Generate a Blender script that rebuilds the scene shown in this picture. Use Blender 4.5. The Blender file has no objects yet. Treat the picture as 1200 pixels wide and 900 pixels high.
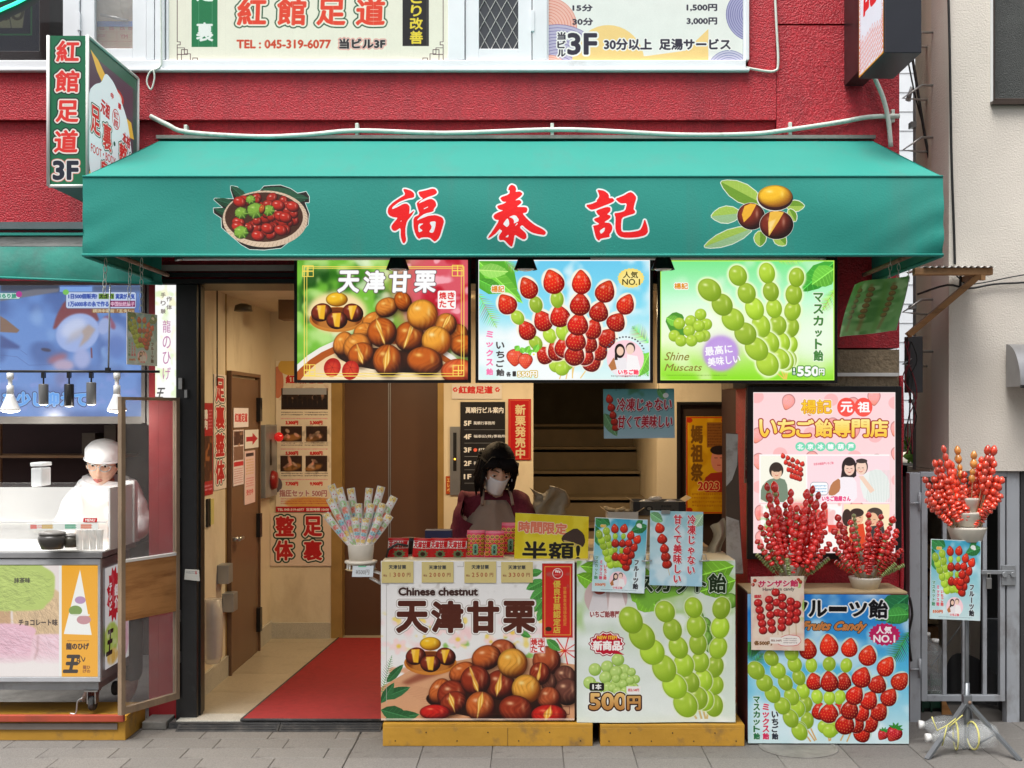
import bpy,bmesh,math,random
import numpy as np
from mathutils import Vector,Matrix
PI = math.pi
R = math.radians
random.seed(7)
SC = bpy.context.scene
COL = SC.collection

# ------------------------------------------------------------------ camera, sky, sun, exposure
EYE,DIST,FPX,VX,VY = 1.45,5.7,1430.0,622.0,486.0
cam_data = bpy.data.cameras.new('camera')
cam = bpy.data.objects.new('camera',cam_data); COL.objects.link(cam)
cam.location = (0,-DIST,EYE); cam.rotation_euler = (R(90),0,0)
cam_data.sensor_width = 36; cam_data.lens = 36 * FPX / 1200
cam_data.shift_x = -(VX - 600) / 1200; cam_data.shift_y = (VY - 450) / 1200
cam_data.clip_start = 0.05; cam_data.clip_end = 600
SC.camera = cam

world = bpy.data.worlds.new('World'); SC.world = world; world.use_nodes = True
wn = world.node_tree.nodes; wl = world.node_tree.links
bg = wn['Background']
sky = wn.new('ShaderNodeTexSky'); sky.sky_type = 'NISHITA'; sky.sun_disc = False
SUN_EL,SUN_AZ = 68,212          # azimuth of the sun measured from +y clockwise: behind the camera
sky.sun_elevation = R(SUN_EL); sky.sun_rotation = R(SUN_AZ)
sky.air_density = 1.0; sky.dust_density = 4.0; sky.ozone_density = 0.6
hsv = wn.new('ShaderNodeHueSaturation'); hsv.inputs['Saturation'].default_value = 0.25
wl.new(sky.outputs[0],hsv.inputs['Color']); wl.new(hsv.outputs[0],bg.inputs['Color'])
bg.inputs['Strength'].default_value = 0.15
sun_d = bpy.data.lights.new('sun','SUN'); sun_d.energy = 2.6; sun_d.angle = R(38); sun_d.color = (1,.97,.92)
sun = bpy.data.objects.new('sun',sun_d); COL.objects.link(sun)
_az = R(SUN_AZ)
_sd = Vector((math.sin(_az) * math.cos(R(SUN_EL)),math.cos(_az) * math.cos(R(SUN_EL)),math.sin(R(SUN_EL))))
sun.rotation_euler = _sd.to_track_quat('Z','Y').to_euler(); sun.location = _sd * 20

SC.view_settings.view_transform = 'Standard'; SC.view_settings.look = 'None'
SC.view_settings.exposure = 0.60; SC.view_settings.gamma = 1.0
SC.cycles.max_bounces = 7; SC.cycles.transparent_max_bounces = 12
SC.cycles.caustics_reflective = False; SC.cycles.caustics_refractive = False

def P(px,py,y=0.0):
 """point of the place seen at photo pixel (px, py) at depth y (facade plane: y = 0)"""
 d = DIST + y
 return Vector(((px - VX) / FPX * d,y,EYE - (py - VY) / FPX * d))
def PX(px,y=0.0): return (px - VX) / FPX * (DIST + y)
def PZ(py,y=0.0): return EYE - (py - VY) / FPX * (DIST + y)
# ------------------------------------------------------------------ print painter (numpy): flat print for posters, signs and screens
_glyph = {}
def glyph_tris(s):
 """triangles (N,3,2) of the string s in em units, built from Blender's own font outlines"""
 if s in _glyph: return _glyph[s]
 cu = bpy.data.curves.new('glyph','FONT'); cu.body = s; cu.size = 1.0; cu.resolution_u = 3
 ob = bpy.data.objects.new('glyph',cu); COL.objects.link(ob)
 dg = bpy.context.evaluated_depsgraph_get(); dg.update()
 me = ob.evaluated_get(dg).to_mesh()
 me.calc_loop_triangles()
 n = len(me.vertices); co = np.zeros(n * 3); me.vertices.foreach_get('co',co); co = co.reshape(-1,3)[:,:2]
 t = np.zeros(len(me.loop_triangles) * 3,dtype=np.int32); me.loop_triangles.foreach_get('vertices',t)
 tri = co[t.reshape(-1,3)] if len(t) else np.zeros((0,3,2))
 ob.evaluated_get(dg).to_mesh_clear()
 bpy.data.objects.remove(ob); bpy.data.curves.remove(cu)
 if len(tri):                                     # one orientation for every triangle
  a = np.cross(tri[:,1] - tri[:,0],tri[:,2] - tri[:,0]); tri[a < 0] = tri[a < 0][:,::-1]
 _glyph[s] = tri
 return tri

def cover(E,x0,y0,w,h,ss=3):
 """area coverage (h,w) of closed edges E (N,4) in texels"""
 ys = y0 + (np.arange(h * ss) + .5) / ss
 acc = np.zeros((h * ss,w + 3))
 ya,yb = E[:,1],E[:,3]
 lo,hi = np.minimum(ya,yb),np.maximum(ya,yb)
 CH = 4000
 for k in range(0,len(E),CH):
  e = E[k:k + CH]; l,u = lo[k:k + CH],hi[k:k + CH]
  m = (l[None,:] <= ys[:,None]) & (ys[:,None] < u[None,:])
  r,n = np.nonzero(m)
  if not len(r): continue
  x = e[n,0] + (ys[r] - e[n,1]) * (e[n,2] - e[n,0]) / (e[n,3] - e[n,1]) - x0
  x = np.clip(x,0,w + .999); i = x.astype(int); f = x - i
  sg = np.sign(e[n,3] - e[n,1])
  np.add.at(acc,(r,i),(1 - f) * sg); np.add.at(acc,(r,i + 1),f * sg)
 c = np.clip(np.abs(np.cumsum(acc,1)[:,:w]),0,1)
 return c.reshape(h,ss,w).mean(1)

def _dil(m,r):
 if r <= 0: return m
 out = m.copy(); H,W = m.shape
 for dy in range(-r,r + 1):
  hw = int(math.sqrt(r * r - dy * dy + .3 * r))
  a = m[max(0,-dy):H - max(0,dy)]
  row = a.copy()
  step = 1; done = 0
  while done < hw:                              # running max by doubling
   s_ = min(step,hw - done)
   t = row.copy(); t[:,s_:] = np.maximum(t[:,s_:],row[:,:-s_]); t[:,:-s_] = np.maximum(t[:,:-s_],row[:,s_:])
   row = t; done += s_; step = s_ * 2
  o = out[max(0,dy):H + min(0,dy)]
  np.maximum(o,row,out=o)
 return out
def dilate(m,r):
 if r <= 0: return m
 f = int(r); fr = r - f
 a = _dil(m,f)
 return a if fr < .05 else a * (1 - fr) + _dil(m,f + 1) * fr
def blur2(a,s):
 if s <= 0: return a
 if s > 5 and min(a.shape[:2]) > 24:                                         # shrink, blur, grow
  k = int(s / 2.5); H,W = a.shape[:2]
  sm = a[::k,::k]; sm = blur2(sm,s / k)
  return grow(sm,H,W)
 n = int(s * 2.6) + 1; k = np.exp(-np.arange(-n,n + 1) ** 2 / (2 * s * s)); k /= k.sum()
 pad = [(n,n),(0,0)] + [(0,0)] * (a.ndim - 2)
 b = np.pad(a,pad,'edge'); o = sum(k[i] * b[i:i + a.shape[0]] for i in range(2 * n + 1))
 pad[0],pad[1] = (0,0),(n,n)
 b = np.pad(o,pad,'edge'); return sum(k[i] * b[:,i:i + a.shape[1]] for i in range(2 * n + 1))
def grow(sm,H,W):
 y = np.linspace(0,sm.shape[0] - 1,H); x = np.linspace(0,sm.shape[1] - 1,W)
 yi = np.minimum(y.astype(int),sm.shape[0] - 2); xi = np.minimum(x.astype(int),sm.shape[1] - 2)
 fy = (y - yi); fx = (x - xi); fy = fy * fy * (3 - 2 * fy); fx = fx * fx * (3 - 2 * fx)
 if sm.ndim == 3: fy = fy[:,None,None]; fx = fx[None,:,None]
 else: fy = fy[:,None]; fx = fx[None,:]
 a = sm[yi][:,xi]; b = sm[yi][:,xi + 1]; c = sm[yi + 1][:,xi]; d = sm[yi + 1][:,xi + 1]
 return (a * (1 - fx) + b * fx) * (1 - fy) + (c * (1 - fx) + d * fx) * fy

class Cv:
 """canvas for the photo rectangle rect; drawing coordinates are those of a zoom view (origin zo, factor z)"""
 def __init__(s,name,rect,zo=None,z=1.0,sc=3.0,col=(255,255,255)):
  s.name = name; s.x0,s.y0,s.x1,s.y1 = rect; s.zo = zo or (0,0); s.z = z; s.sc = sc
  s.W = max(4,int(round((s.x1 - s.x0) * sc))); s.H = max(4,int(round((s.y1 - s.y0) * sc)))
  s.a = np.zeros((s.H,s.W,3)) + np.array(col) / 255.
  s.k = sc / z
  s.rng = np.random.default_rng(sum(map(ord,name)))
 def T(s,x,y): return (np.asarray(x,float) / s.z + s.zo[0] - s.x0) * s.sc,(np.asarray(y,float) / s.z + s.zo[1] - s.y0) * s.sc
 def _bb(s,xs,ys,pad=2):
  x0 = int(max(0,math.floor(min(xs) - pad))); x1 = int(min(s.W,math.ceil(max(xs) + pad)))
  y0 = int(max(0,math.floor(min(ys) - pad))); y1 = int(min(s.H,math.ceil(max(ys) + pad)))
  return x0,y0,x1,y1
 def put(s,m,x0,y0,col,al=1.0):
  h,w = m.shape[:2]
  ax0,ay0 = max(0,x0),max(0,y0); ax1,ay1 = min(s.W,x0 + w),min(s.H,y0 + h)
  if ax1 <= ax0 or ay1 <= ay0: return
  m = m[ay0 - y0:ay1 - y0,ax0 - x0:ax1 - x0,None] * al
  c = np.asarray(col,float)
  if c.ndim == 3: c = c[ay0 - y0:ay1 - y0,ax0 - x0:ax1 - x0]
  d = s.a[ay0:ay1,ax0:ax1]; d[:] = d * (1 - m) + c / 255. * m
 def fill(s,col): s.a[:] = np.array(col) / 255.
 def vgrad(s,*stops):
  """stops: (zoom y, colour)"""
  ys = [float(s.T(0,y)[1]) for y,_ in stops]
  for c in range(3): s.a[:,:,c] = np.interp(np.arange(s.H),ys,[q[1][c] / 255. for q in stops])[:,None]
 def clouds(s,col,cell,lo=.5,hi=.8,al=1.0,box=None,octs=2):
  n = np.zeros((s.H,s.W)); t = 0
  for o in range(octs):
   ce = cell * s.k / 2 ** o
   g = s.rng.random((max(3,int(s.H / ce) + 3),max(3,int(s.W / ce) + 3)))
   n += grow(g,s.H,s.W) / 2 ** o; t += 1 / 2 ** o
  m = np.clip((n / t - lo) / (hi - lo),0,1); m = m * m * (3 - 2 * m)
  if box is not None:
   bx,by = s.T([box[0],box[2]],[box[1],box[3]])
   q = np.zeros_like(m); q[max(0,int(by[0])):int(by[1]),max(0,int(bx[0])):int(bx[1])] = 1
   m = m * blur2(q,4 * s.sc)
  s.put(m,0,0,col,al)
 def poly(s,pts,col,al=1.0,soft=0,ol=None):
  p = np.array(pts,float); x,y = s.T(p[:,0],p[:,1])
  pad = 2 + soft * s.k * 3 + (ol[0] * s.k if ol else 0)
  x0 = int(math.floor(x.min() - pad)); x1 = int(math.ceil(x.max() + pad)); y0 = int(math.floor(y.min() - pad)); y1 = int(math.ceil(y.max() + pad))
  x0,y0 = max(x0,-200),max(y0,-200); x1,y1 = min(x1,s.W + 200),min(y1,s.H + 200)
  if x1 - x0 < 2 or y1 - y0 < 2: return
  E = np.stack([x,y,np.roll(x,-1),np.roll(y,-1)],1)
  m = cover(E,x0,y0,x1 - x0,y1 - y0)
  if ol: s.put(dilate(m,ol[0] * s.k),x0,y0,ol[1],al)
  if soft: m = blur2(m,soft * s.k)
  s.put(m,x0,y0,col,al)
 def rect(s,x0,y0,x1,y1,col,al=1.0,soft=0): s.poly([(x0,y0),(x1,y0),(x1,y1),(x0,y1)],col,al,soft)
 def rrect(s,x0,y0,x1,y1,r,col,al=1.0,ol=None):
  pts = []
  for cx,cy,a0 in ((x1 - r,y0 + r,-90),(x1 - r,y1 - r,0),(x0 + r,y1 - r,90),(x0 + r,y0 + r,180)):
   for k in range(6): a = R(a0 + k * 18); pts.append((cx + r * math.cos(a),cy + r * math.sin(a)))
  s.poly(pts,col,al,0,ol)
 def line(s,pts,w,col,al=1.0,soft=0):
  for (ax,ay),(bx,by) in zip(pts[:-1],pts[1:]):
   d = math.hypot(bx - ax,by - ay) or 1; nx,ny = -(by - ay) / d * w / 2,(bx - ax) / d * w / 2; ex,ey = (bx - ax) / d * w * .3,(by - ay) / d * w * .3
   s.poly([(ax + nx - ex,ay + ny - ey),(bx + nx + ex,by + ny + ey),(bx - nx + ex,by - ny + ey),(ax - nx - ex,ay - ny - ey)],col,al,soft)
 def box(s,pts,w,col): s.line(list(pts) + [pts[0]],w,col)
 def ell(s,cx,cy,rx,ry=None,col=(0,0,0),rot=0,al=1.0,soft=0,ol=None):
  ry = ry or rx; n = 40; a = np.arange(n) / n * 2 * PI; c,q = math.cos(R(rot)),math.sin(R(rot))
  x = rx * np.cos(a); y = ry * np.sin(a)
  s.poly(np.stack([cx + x * c - y * q,cy + x * q + y * c],1),col,al,soft,ol)
 def _local(s,cx,cy,r,rot):
  tx,ty = s.T(cx,cy); rr = r * s.k
  x0,y0,x1,y1 = int(tx - rr) - 2,int(ty - rr) - 2,int(tx + rr) + 3,int(ty + rr) + 3
  Y,X = np.mgrid[y0:y1,x0:x1] + .5
  X = (X - tx) / s.k; Y = (Y - ty) / s.k; c,q = math.cos(R(rot)),math.sin(R(rot))
  return x0,y0,X * c + Y * q,-X * q + Y * c
 def ball(s,cx,cy,rx,ry=None,rot=0,base=(150,200,40),dark=(90,140,10),lite=(225,250,140),kind='',halo=None):
  """a printed fruit: shaded ellipsoid; kind: grape, berry (tip up), nut, cut"""
  ry = ry or rx
  if halo: s.ell(cx,cy,rx + halo[0],ry + halo[0],halo[1],rot,soft=halo[0] * .5)
  x0,y0,X,Y = s._local(cx,cy,max(rx,ry) * 1.1,rot)
  u = X / rx; v = Y / ry
  if kind == 'berry': pf = np.interp(v,[-1.05,-.7,-.3,.2,.7,1.05],[.50,.68,.88,1.03,1.1,.98]); u = u / pf
  r2 = u * u + v * v
  aa = 1.4 / (min(rx,ry) * s.k)
  m = np.clip((1 - np.sqrt(r2)) / aa + .5,0,1)
  zz = np.sqrt(np.clip(1 - r2,0,1))
  c,q = math.cos(R(rot)),math.sin(R(rot)); gx = u * c - v * q; gy = u * q + v * c
  lam = np.clip(-.35 * gx - .5 * gy + .78 * zz,0,1)[...,None]
  B,D,L = (np.array(t,float) for t in (base,dark,lite))
  col = D + (B - D) * np.clip(lam * 1.35,0,1)
  if kind == 'berry':
   gu = u / np.sqrt(np.clip(1 - v * v * .8,.2,1)) * 3.2; gv = v * 3.6
   row = np.floor(gv); fu = (gu + .5 * (row % 2)) % 1 - .5; fv = gv - row - .5
   sd = np.clip(1 - (fu ** 2 * 30 + fv ** 2 * 14),0,1)[...,None] * np.clip(zz * 1.6,0,1)[...,None]
   col = col * (1 - sd * .75) + np.array((255,190,90.)) * sd * .75
   col += (np.array((255,120,60)) - col) * np.clip(-v * .5 - .1,0,.4)[...,None]
  if kind in ('nut','cut'):
   tl = u * .9 + .25 * np.sin(v * 2.2 + cx); mer = np.sin(np.arctan2(tl,zz + .25) * 21 + 2 * np.sin(v * 5 + cx)); pat = .5 + .5 * np.sin(v * 2.6 + u * 3 + cx * 1.7)
   col = col + (L - col) * (np.clip(mer,0,1) ** 2 * .13 * np.clip(zz * 1.3,0,1) * pat)[...,None]
   col = col * (1 - .14 * (np.clip(-mer,0,1) ** 4) * pat)[...,None]
   col = col * (1 - .35 * np.exp(-((v - .95) / .3) ** 2))[...,None]
  if kind == 'grape':
   col += (np.array((215,240,100.)) - col) * (np.clip(.9 - zz,0,1) * .35)[...,None]
  h1 = np.exp(-(((gx + .32) / .2) ** 2 + ((gy + .42) / .13) ** 2))[...,None]
  h2 = np.exp(-(((gx - .42) / .1) ** 2 + ((gy + .2) / .3) ** 2))[...,None] * .5
  col = col + (L - col) * np.clip(h1 * .95 + h2,0,1) * .85
  col = col * (1 - (.12 if kind == 'grape' else .30) * np.clip((np.sqrt(r2) - .82) / .18,0,1))[...,None]
  s.put(m,x0,y0,col)
  if kind == 'cut':                                                     # split shell with yellow flesh
   sw = .22 + .07 * np.sin(v * 4 + cx)
   inner = np.clip((sw * (1 - (v + .1) ** 2) - np.abs(u + .08 + .2 * v)) * 8,0,1) * m
   fl = np.array((236,172,62.)) + (np.array((252,222,140.)) - np.array((236,172,62.))) * np.clip(np.sin(u * 34 + v * 3),0,1)[...,None]
   s.put(np.clip(dilate(inner,2) - inner,0,1) * m,x0,y0,(60,18,6),.7)
   s.put(inner,x0,y0,fl)
 def text(s,t,x0,y0,x1,y1,col,bold=0.0,ols=(),vert=False,rot=0,skew=0,grad=None,al=1.0,thinv=0.0,fixed=False):
  """fit t into the box; ols: outlines ((extra width, colour), ...) outermost first, widths in drawing units"""
  if vert:
   n = len(t); ch = (y1 - y0) / n
   parts = []
   for i,c in enumerate(t):
    if c == ' ': continue
    tr = glyph_tris(c)
    if not len(tr): continue
    q = tr - np.array([.5,.38]); q[...,1] *= -1
    if c in 'ー～―…（）()-': q = np.stack([-q[...,1],q[...,0]],-1); q[...,0] *= -1
    q[...,0] *= (x1 - x0); q[...,1] *= ch
    parts.append(q * .98 + np.array([(x0 + x1) / 2,y0 + (i + .5) * ch]))
   if not parts: return
   tr = np.concatenate(parts)
  else:
   tr = glyph_tris(t)
   if not len(tr): return
   mn = tr.reshape(-1,2).min(0); mx = tr.reshape(-1,2).max(0)
   q = (tr - mn) / np.maximum(mx - mn,1e-6)
   tr = np.stack([x0 + q[...,0] * (x1 - x0),y1 - q[...,1] * (y1 - y0)],-1)
  if skew: tr = np.stack([tr[...,0] - skew * (tr[...,1] - (y0 + y1) / 2),tr[...,1]],-1)
  if rot:
   c,q = math.cos(R(rot)),math.sin(R(rot)); cx,cy = (x0 + x1) / 2,(y0 + y1) / 2
   X = tr[...,0] - cx; Y = tr[...,1] - cy; tr = np.stack([cx + X * c - Y * q,cy + X * q + Y * c],-1)
  x,y = s.T(tr[...,0],tr[...,1])
  pad = 3 + (bold + max([o[0] for o in ols],default=0)) * s.k + 2
  X0,Y0,X1,Y1 = int(x.min() - pad),int(y.min() - pad),int(x.max() + pad) + 1,int(y.max() + pad) + 1
  E = np.concatenate([np.stack([x[:,i],y[:,i],x[:,(i + 1) % 3],y[:,(i + 1) % 3]],1) for i in range(3)])
  m = cover(E,X0,Y0,X1 - X0,Y1 - Y0)
  if bold: m = dilate(m,bold * s.k)
  for w,c in ols:
   s.put(dilate(m,w * s.k),X0,Y0,c,al)
  if grad is not None:
   g = np.linspace(0,1,m.shape[0])[:,None,None]; C = np.array(col,float) * (1 - g) + np.array(grad,float) * g
   s.put(m,X0,Y0,C + np.zeros(m.shape + (1,)),al)
  else: s.put(m,X0,Y0,col,al)
 def lines_of_print(s,x0,y0,x1,y1,n,col,al=.7):
  """print too small to read: rows of little marks"""
  for i in range(n):
   y = y0 + (y1 - y0) * (i + .2) / n; h = (y1 - y0) / n * .55; x = x0
   while x < x1:
    w = h * s.rng.uniform(.5,1.0); s.rect(x,y,min(x + w,x1),y + h * s.rng.uniform(.6,1),col,al * s.rng.uniform(.5,1)); x += w + h * .25
 def leaf(s,x0,y0,x1,y1,w,col,vein=None):
  dx,dy = x1 - x0,y1 - y0; L = math.hypot(dx,dy); nx,ny = -dy / L,dx / L
  pr = [(0,.03),(.15,.6),(.4,1),(.65,.85),(.88,.4),(1,0)]
  a = [(x0 + dx * t + nx * w * q,y0 + dy * t + ny * w * q) for t,q in pr]; b = [(x0 + dx * t - nx * w * q,y0 + dy * t - ny * w * q) for t,q in pr[::-1]]
  s.poly(a + b,col)
  c2 = [min(255,v * 1.25 + 12) for v in col]
  s.poly(a + [(x1,y1),(x0,y0)],c2,.5)
  v = vein or [min(255,q * 1.4 + 20) for q in col]
  s.line([(x0,y0),(x1,y1)],max(w * .09,.8),v)
  for k in range(1,7):
   t = k / 7.5; q = np.interp(t,[z[0] for z in pr],[z[1] for z in pr]) * .85 * w; t2 = t + .1
   for sg in (1,-1): s.line([(x0 + dx * t,y0 + dy * t),(x0 + dx * t2 + nx * q * sg,y0 + dy * t2 + ny * q * sg)],max(w * .04,.5),v,.6)
 def frond(s,x0,y0,x1,y1,w,col,n=16):
  dx,dy = x1 - x0,y1 - y0; L = math.hypot(dx,dy); nx,ny = -dy / L,dx / L
  s.line([(x0,y0),(x1,y1)],max(w * .06,1),col)
  for k in range(n):
   t = k / n; q = w * math.sin(PI * (t * .85 + .15)); bx,by = x0 + dx * t,y0 + dy * t
   for sg in (1,-1):
    ex,ey = bx + dx / L * q * .7 + nx * q * sg,by + dy / L * q * .7 + ny * q * sg
    cc = [min(255,v * s.rng.uniform(.8,1.25)) for v in col]
    ww = max(w * .07,.8)
    s.poly([(bx - dx / L * ww,by - dy / L * ww),(bx + dx / L * ww,by + dy / L * ww),(ex,ey)],cc)
 def grain(s,al=.01):
  s.a += s.rng.normal(0,al,s.a.shape[:2])[...,None]
 def image(s):
  im = bpy.data.images.new(s.name,s.W,s.H)
  px = np.ones((s.H,s.W,4),dtype=np.float32); px[...,:3] = np.clip(s.a[::-1],0,1)
  im.pixels.foreach_set(px.ravel()); im.update(); im.pack()
  return im
# ------------------------------------------------------------------ the prints
IM = {}
WARM = (1.17,1.30,1.62)
def done(c,grain=.012,wb=None):
 if wb: c.a = c.a * np.array(wb)          # colours read under the warm lamp, brought back to the print's own
 c.grain(grain); IM[c.name] = c.image(); c.a = None
GR = dict(base=(182,216,66),dark=(132,172,30),lite=(244,252,185),kind='grape')
SB = dict(base=(235,46,26),dark=(155,10,10),lite=(255,205,190),kind='berry')
SR = dict(base=(215,28,20),dark=(120,0,6),lite=(255,190,175),kind='berry')
NT = dict(base=(186,88,28),dark=(62,16,4),lite=(255,210,120))
DK = dict(base=(125,42,22),dark=(35,5,4),lite=(255,215,190))
YL = dict(base=(245,190,40),dark=(150,90,10),lite=(255,240,150))
def chaikin(p,n=1):
 p = np.array(p,float)
 for _ in range(n):
  q = np.roll(p,-1,0); p = np.stack([p * .8 + q * .2,p * .2 + q * .8],1).reshape(-1,2)
 return p

def nuts_bowl(c,x,y,s,halo=None):
 """four chestnuts in a little wooden bowl, centre x, y, scale s"""
 if halo: c.ell(x,y + 8 * s,186 * s,128 * s,halo,0,soft=14 * s)
 c.ell(x,y + 52 * s,170 * s,78 * s,(196,118,40)); c.ell(x,y + 44 * s,158 * s,66 * s,(120,56,14)); c.ell(x,y + 80 * s,120 * s,44 * s,(214,140,60),soft=8 * s,al=.7)
 for dx,dy,r in ((-95,8,-18),(100,10,22),(0,56,0)):
  c.ball(x + dx * s,y + dy * s,66 * s,56 * s,r,kind='',**DK)
  a = -.4 if dx > 0 else .35
  w = [(x + (dx + 2 - 30) * s,y + (dy - 42) * s),(x + (dx + 26) * s,y + (dy - 46) * s),(x + (dx + 6 + a * 30) * s,y + (dy + 44) * s),(x + (dx - 14) * s,y + (dy + 40) * s)]
  c.poly(w,(240,180,40),soft=2 * s); c.poly([w[0],((w[0][0] + w[1][0]) / 2,w[0][1]),w[3]],(255,214,110),.7,soft=3 * s)
 c.ball(x,y - 72 * s,68 * s,44 * s,0,**YL)

# --- lightbox with roasted chestnuts
def L_chestnut():
 c = Cv('print_chestnut_lightbox',(348.5,304.7,548.3,445.2),(340,290),5.295,4)
 c.fill((120,190,60)); c.clouds((45,110,25),170,.45,.75); c.clouds((200,235,150),120,.5,.8,.8); c.clouds((235,245,215),90,.6,.85,.7)
 c.ell(960,260,300,330,(222,90,104),soft=60); c.clouds((190,20,40),100,.45,.7,.9,(820,60,1120,560)); c.clouds((255,190,200),70,.6,.8,.8,(720,60,1120,560))
 c.clouds((10,60,10),90,.5,.75,.8,(50,130,260,480))
 c.ell(560,1010,640,480,(240,235,225),0); c.ell(560,1030,620,470,(176,84,24)); c.ell(570,1060,590,466,(238,208,160)); c.ell(480,860,340,150,(250,232,198),soft=30,al=.8)
 for k in range(14): c.line([(150 + k * 24,800 - k * 17),(420 + k * 26,830 - k * 10)],2.5,(215,175,120),.5)
 nuts_bowl(c,290,395,1.0,(250,225,170))
 c.ball(620,700,330,70,6,base=(60,24,8),dark=(25,6,2),lite=(60,24,8))
 for x,y,a,b,r,k,lt in ((510,450,70,45,-30,'nut',1),(455,520,66,50,-30,'nut',1),(1040,540,66,66,0,'nut',0),(600,372,74,60,-25,'nut',1),(700,335,52,66,-25,'nut',0),(330,600,62,80,20,'nut',1),
  (740,555,92,96,10,'cut',0),(965,480,68,74,20,'cut',1),(1080,610,90,70,10,'nut',0),(420,620,92,88,-30,'nut',1),(440,665,85,74,-30,'cut',0),(570,528,92,92,-30,'cut',0),(820,418,96,96,0,'nut',2),(908,580,92,92,25,'nut',2),
  (605,702,92,100,0,'cut',0),(835,706,112,88,12,'nut',0),(1045,770,110,80,0,'nut',3)):
  pal = dict(NT,base=(206,106,30))
  if lt == 1: pal.update(base=(222,132,44))
  if lt == 2: pal.update(base=(242,164,52),dark=(140,56,6),lite=(255,240,180))
  if lt == 3: pal.update(base=(220,90,40),dark=(110,20,8),lite=(255,190,120))
  if lt == 0: pal.update(base=(196,92,20))
  c.ell(x + 6,y + 12,a,b,(40,14,4),r,soft=10,al=.6)
  c.ball(x,y,a,b,r,kind=k,**pal)
 for x in (262,375):
  c.ell(x,745 + (x - 262) * .15,52,60,(175,25,18),20); c.ell(x,755,36,44,(215,60,36),20,soft=8)
  for k in range(6): c.line([(x,745),(x + 46 * math.cos(k),750 + 50 * math.sin(k))],3,(120,8,8),.5)
 G = (252,222,96)
 for o,w in ((0,5),(16,4)):
  c.box([(88 + o,120 + o * .6),(1078 - o,120 + o * .6),(1078 - o,798 - o),(88 + o,798 - o)],w,G)
 for x,y in ((112,148),(1040,145),(122,762),(1045,765)):
  for dx,dy in ((-22,-22),(10,-22),(-22,10),(10,10)): c.box([(x + dx - 12,y + dy - 12),(x + dx + 22,y + dy - 12),(x + dx + 22,y + dy + 22),(x + dx - 12,y + dy + 22)],5,G)
 for i,t in enumerate('天津甘栗'):
  x = (302,460,618,776)[i]; c.text(t,x,148,x + 124,276,(255,255,255),5.5,((5,(110,92,92)),),skew=.06)
 c.rrect(916,268,1028,382,12,(255,255,255)); c.rrect(922,274,1022,376,8,(255,250,245))
 for t,x,y in (('焼',926,278),('き',978,278),('た',926,330),('て',978,330)): c.text(t,x,y,x + 42,y + 42,(226,40,40),1.5)
 done(c)

def skewer(c,pts,kinds,ra,rb=None,halo=None,rots=None):
 """a printed skewer: fruits from tip to stick"""
 n = len(pts); rr = random.Random(int(pts[0][0] * 7 + pts[0][1]))
 jit = [(rr.uniform(.94,1.07),rr.uniform(.94,1.08),rr.uniform(-9,9),rr.uniform(.86,1.08)) for _ in pts]
 for i in [*range(-n,0),*range(n - 1,-1,-1)]:
  ph = i < 0; i = -1 - i if ph else i
  x,y = pts[i]; j = min(i + 1,n - 1); k = max(i - 1,0)
  dx,dy = pts[j][0] - pts[k][0],pts[j][1] - pts[k][1]
  rot = math.degrees(math.atan2(-dx,dy)) if (dx or dy) else 0
  q = kinds[i] if i < len(kinds) else kinds[-1]
  pal = dict(GR if q == 'g' else (SR if q == 'r' else SB)); a,b = (ra,ra * 1.12) if q != 'g' else (rb or ra * .9,(rb or ra * .9) * 1.1)
  if q == 't': b = a * 1.18; pal = dict(SB)
  if q == 'g': b *= 1.1
  a *= jit[i][0]; b *= jit[i][1]; rot += jit[i][2]; pal['base'] = tuple(min(255,v * jit[i][3]) for v in pal['base']); pal['dark'] = tuple(v * jit[i][3] for v in pal['dark'])
  if ph:
   if halo: c.ell(x,y,a + halo[0],b + halo[0],halo[1],rot,soft=halo[0] * .5)
  else: c.ball(x,y,a,b,rot,**pal)

def paper_people(c,x,y,s):
 """two small figures in a pink round picture"""
 c.ell(x,y,108 * s,108 * s,(255,214,222))
 c.poly([(x - 85 * s,y + 70 * s),(x - 60 * s,y - 5 * s),(x + 5 * s,y - 5 * s),(x + 15 * s,y + 90 * s),(x - 40 * s,y + 100 * s)],(240,235,238)); c.poly([(x - 98 * s,y + 40 * s),(x - 66 * s,y - 8 * s),(x - 50 * s,y + 60 * s),(x - 80 * s,y + 70 * s)],(186,120,70))
 c.poly([(x + 5 * s,y + 90 * s),(x + 10 * s,y - 25 * s),(x + 70 * s,y - 15 * s),(x + 88 * s,y + 60 * s),(x + 50 * s,y + 98 * s)],(250,246,246))
 c.ell(x - 32 * s,y - 45 * s,30 * s,42 * s,(30,18,16)); c.ell(x - 30 * s,y - 44 * s,20 * s,26 * s,(245,208,184)); c.poly([(x - 60 * s,y - 40 * s),(x - 50 * s,y - 36 * s),(x - 44 * s,y + 8 * s),(x - 62 * s,y + 8 * s)],(30,18,16))
 c.ell(x + 30 * s,y - 62 * s,27 * s,32 * s,(70,56,50)); c.ell(x + 28 * s,y - 54 * s,23 * s,28 * s,(246,214,194))

def sky_beach(c,top=(60,165,225),mid=(150,220,240),bot=(235,250,250),y0=0,y1=900):
 c.vgrad((y0,top),((y0 + y1) / 2,mid),(y1,bot)); c.clouds((240,250,255),(y1 - y0) * .28,.52,.8,.75,octs=3)

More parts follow.
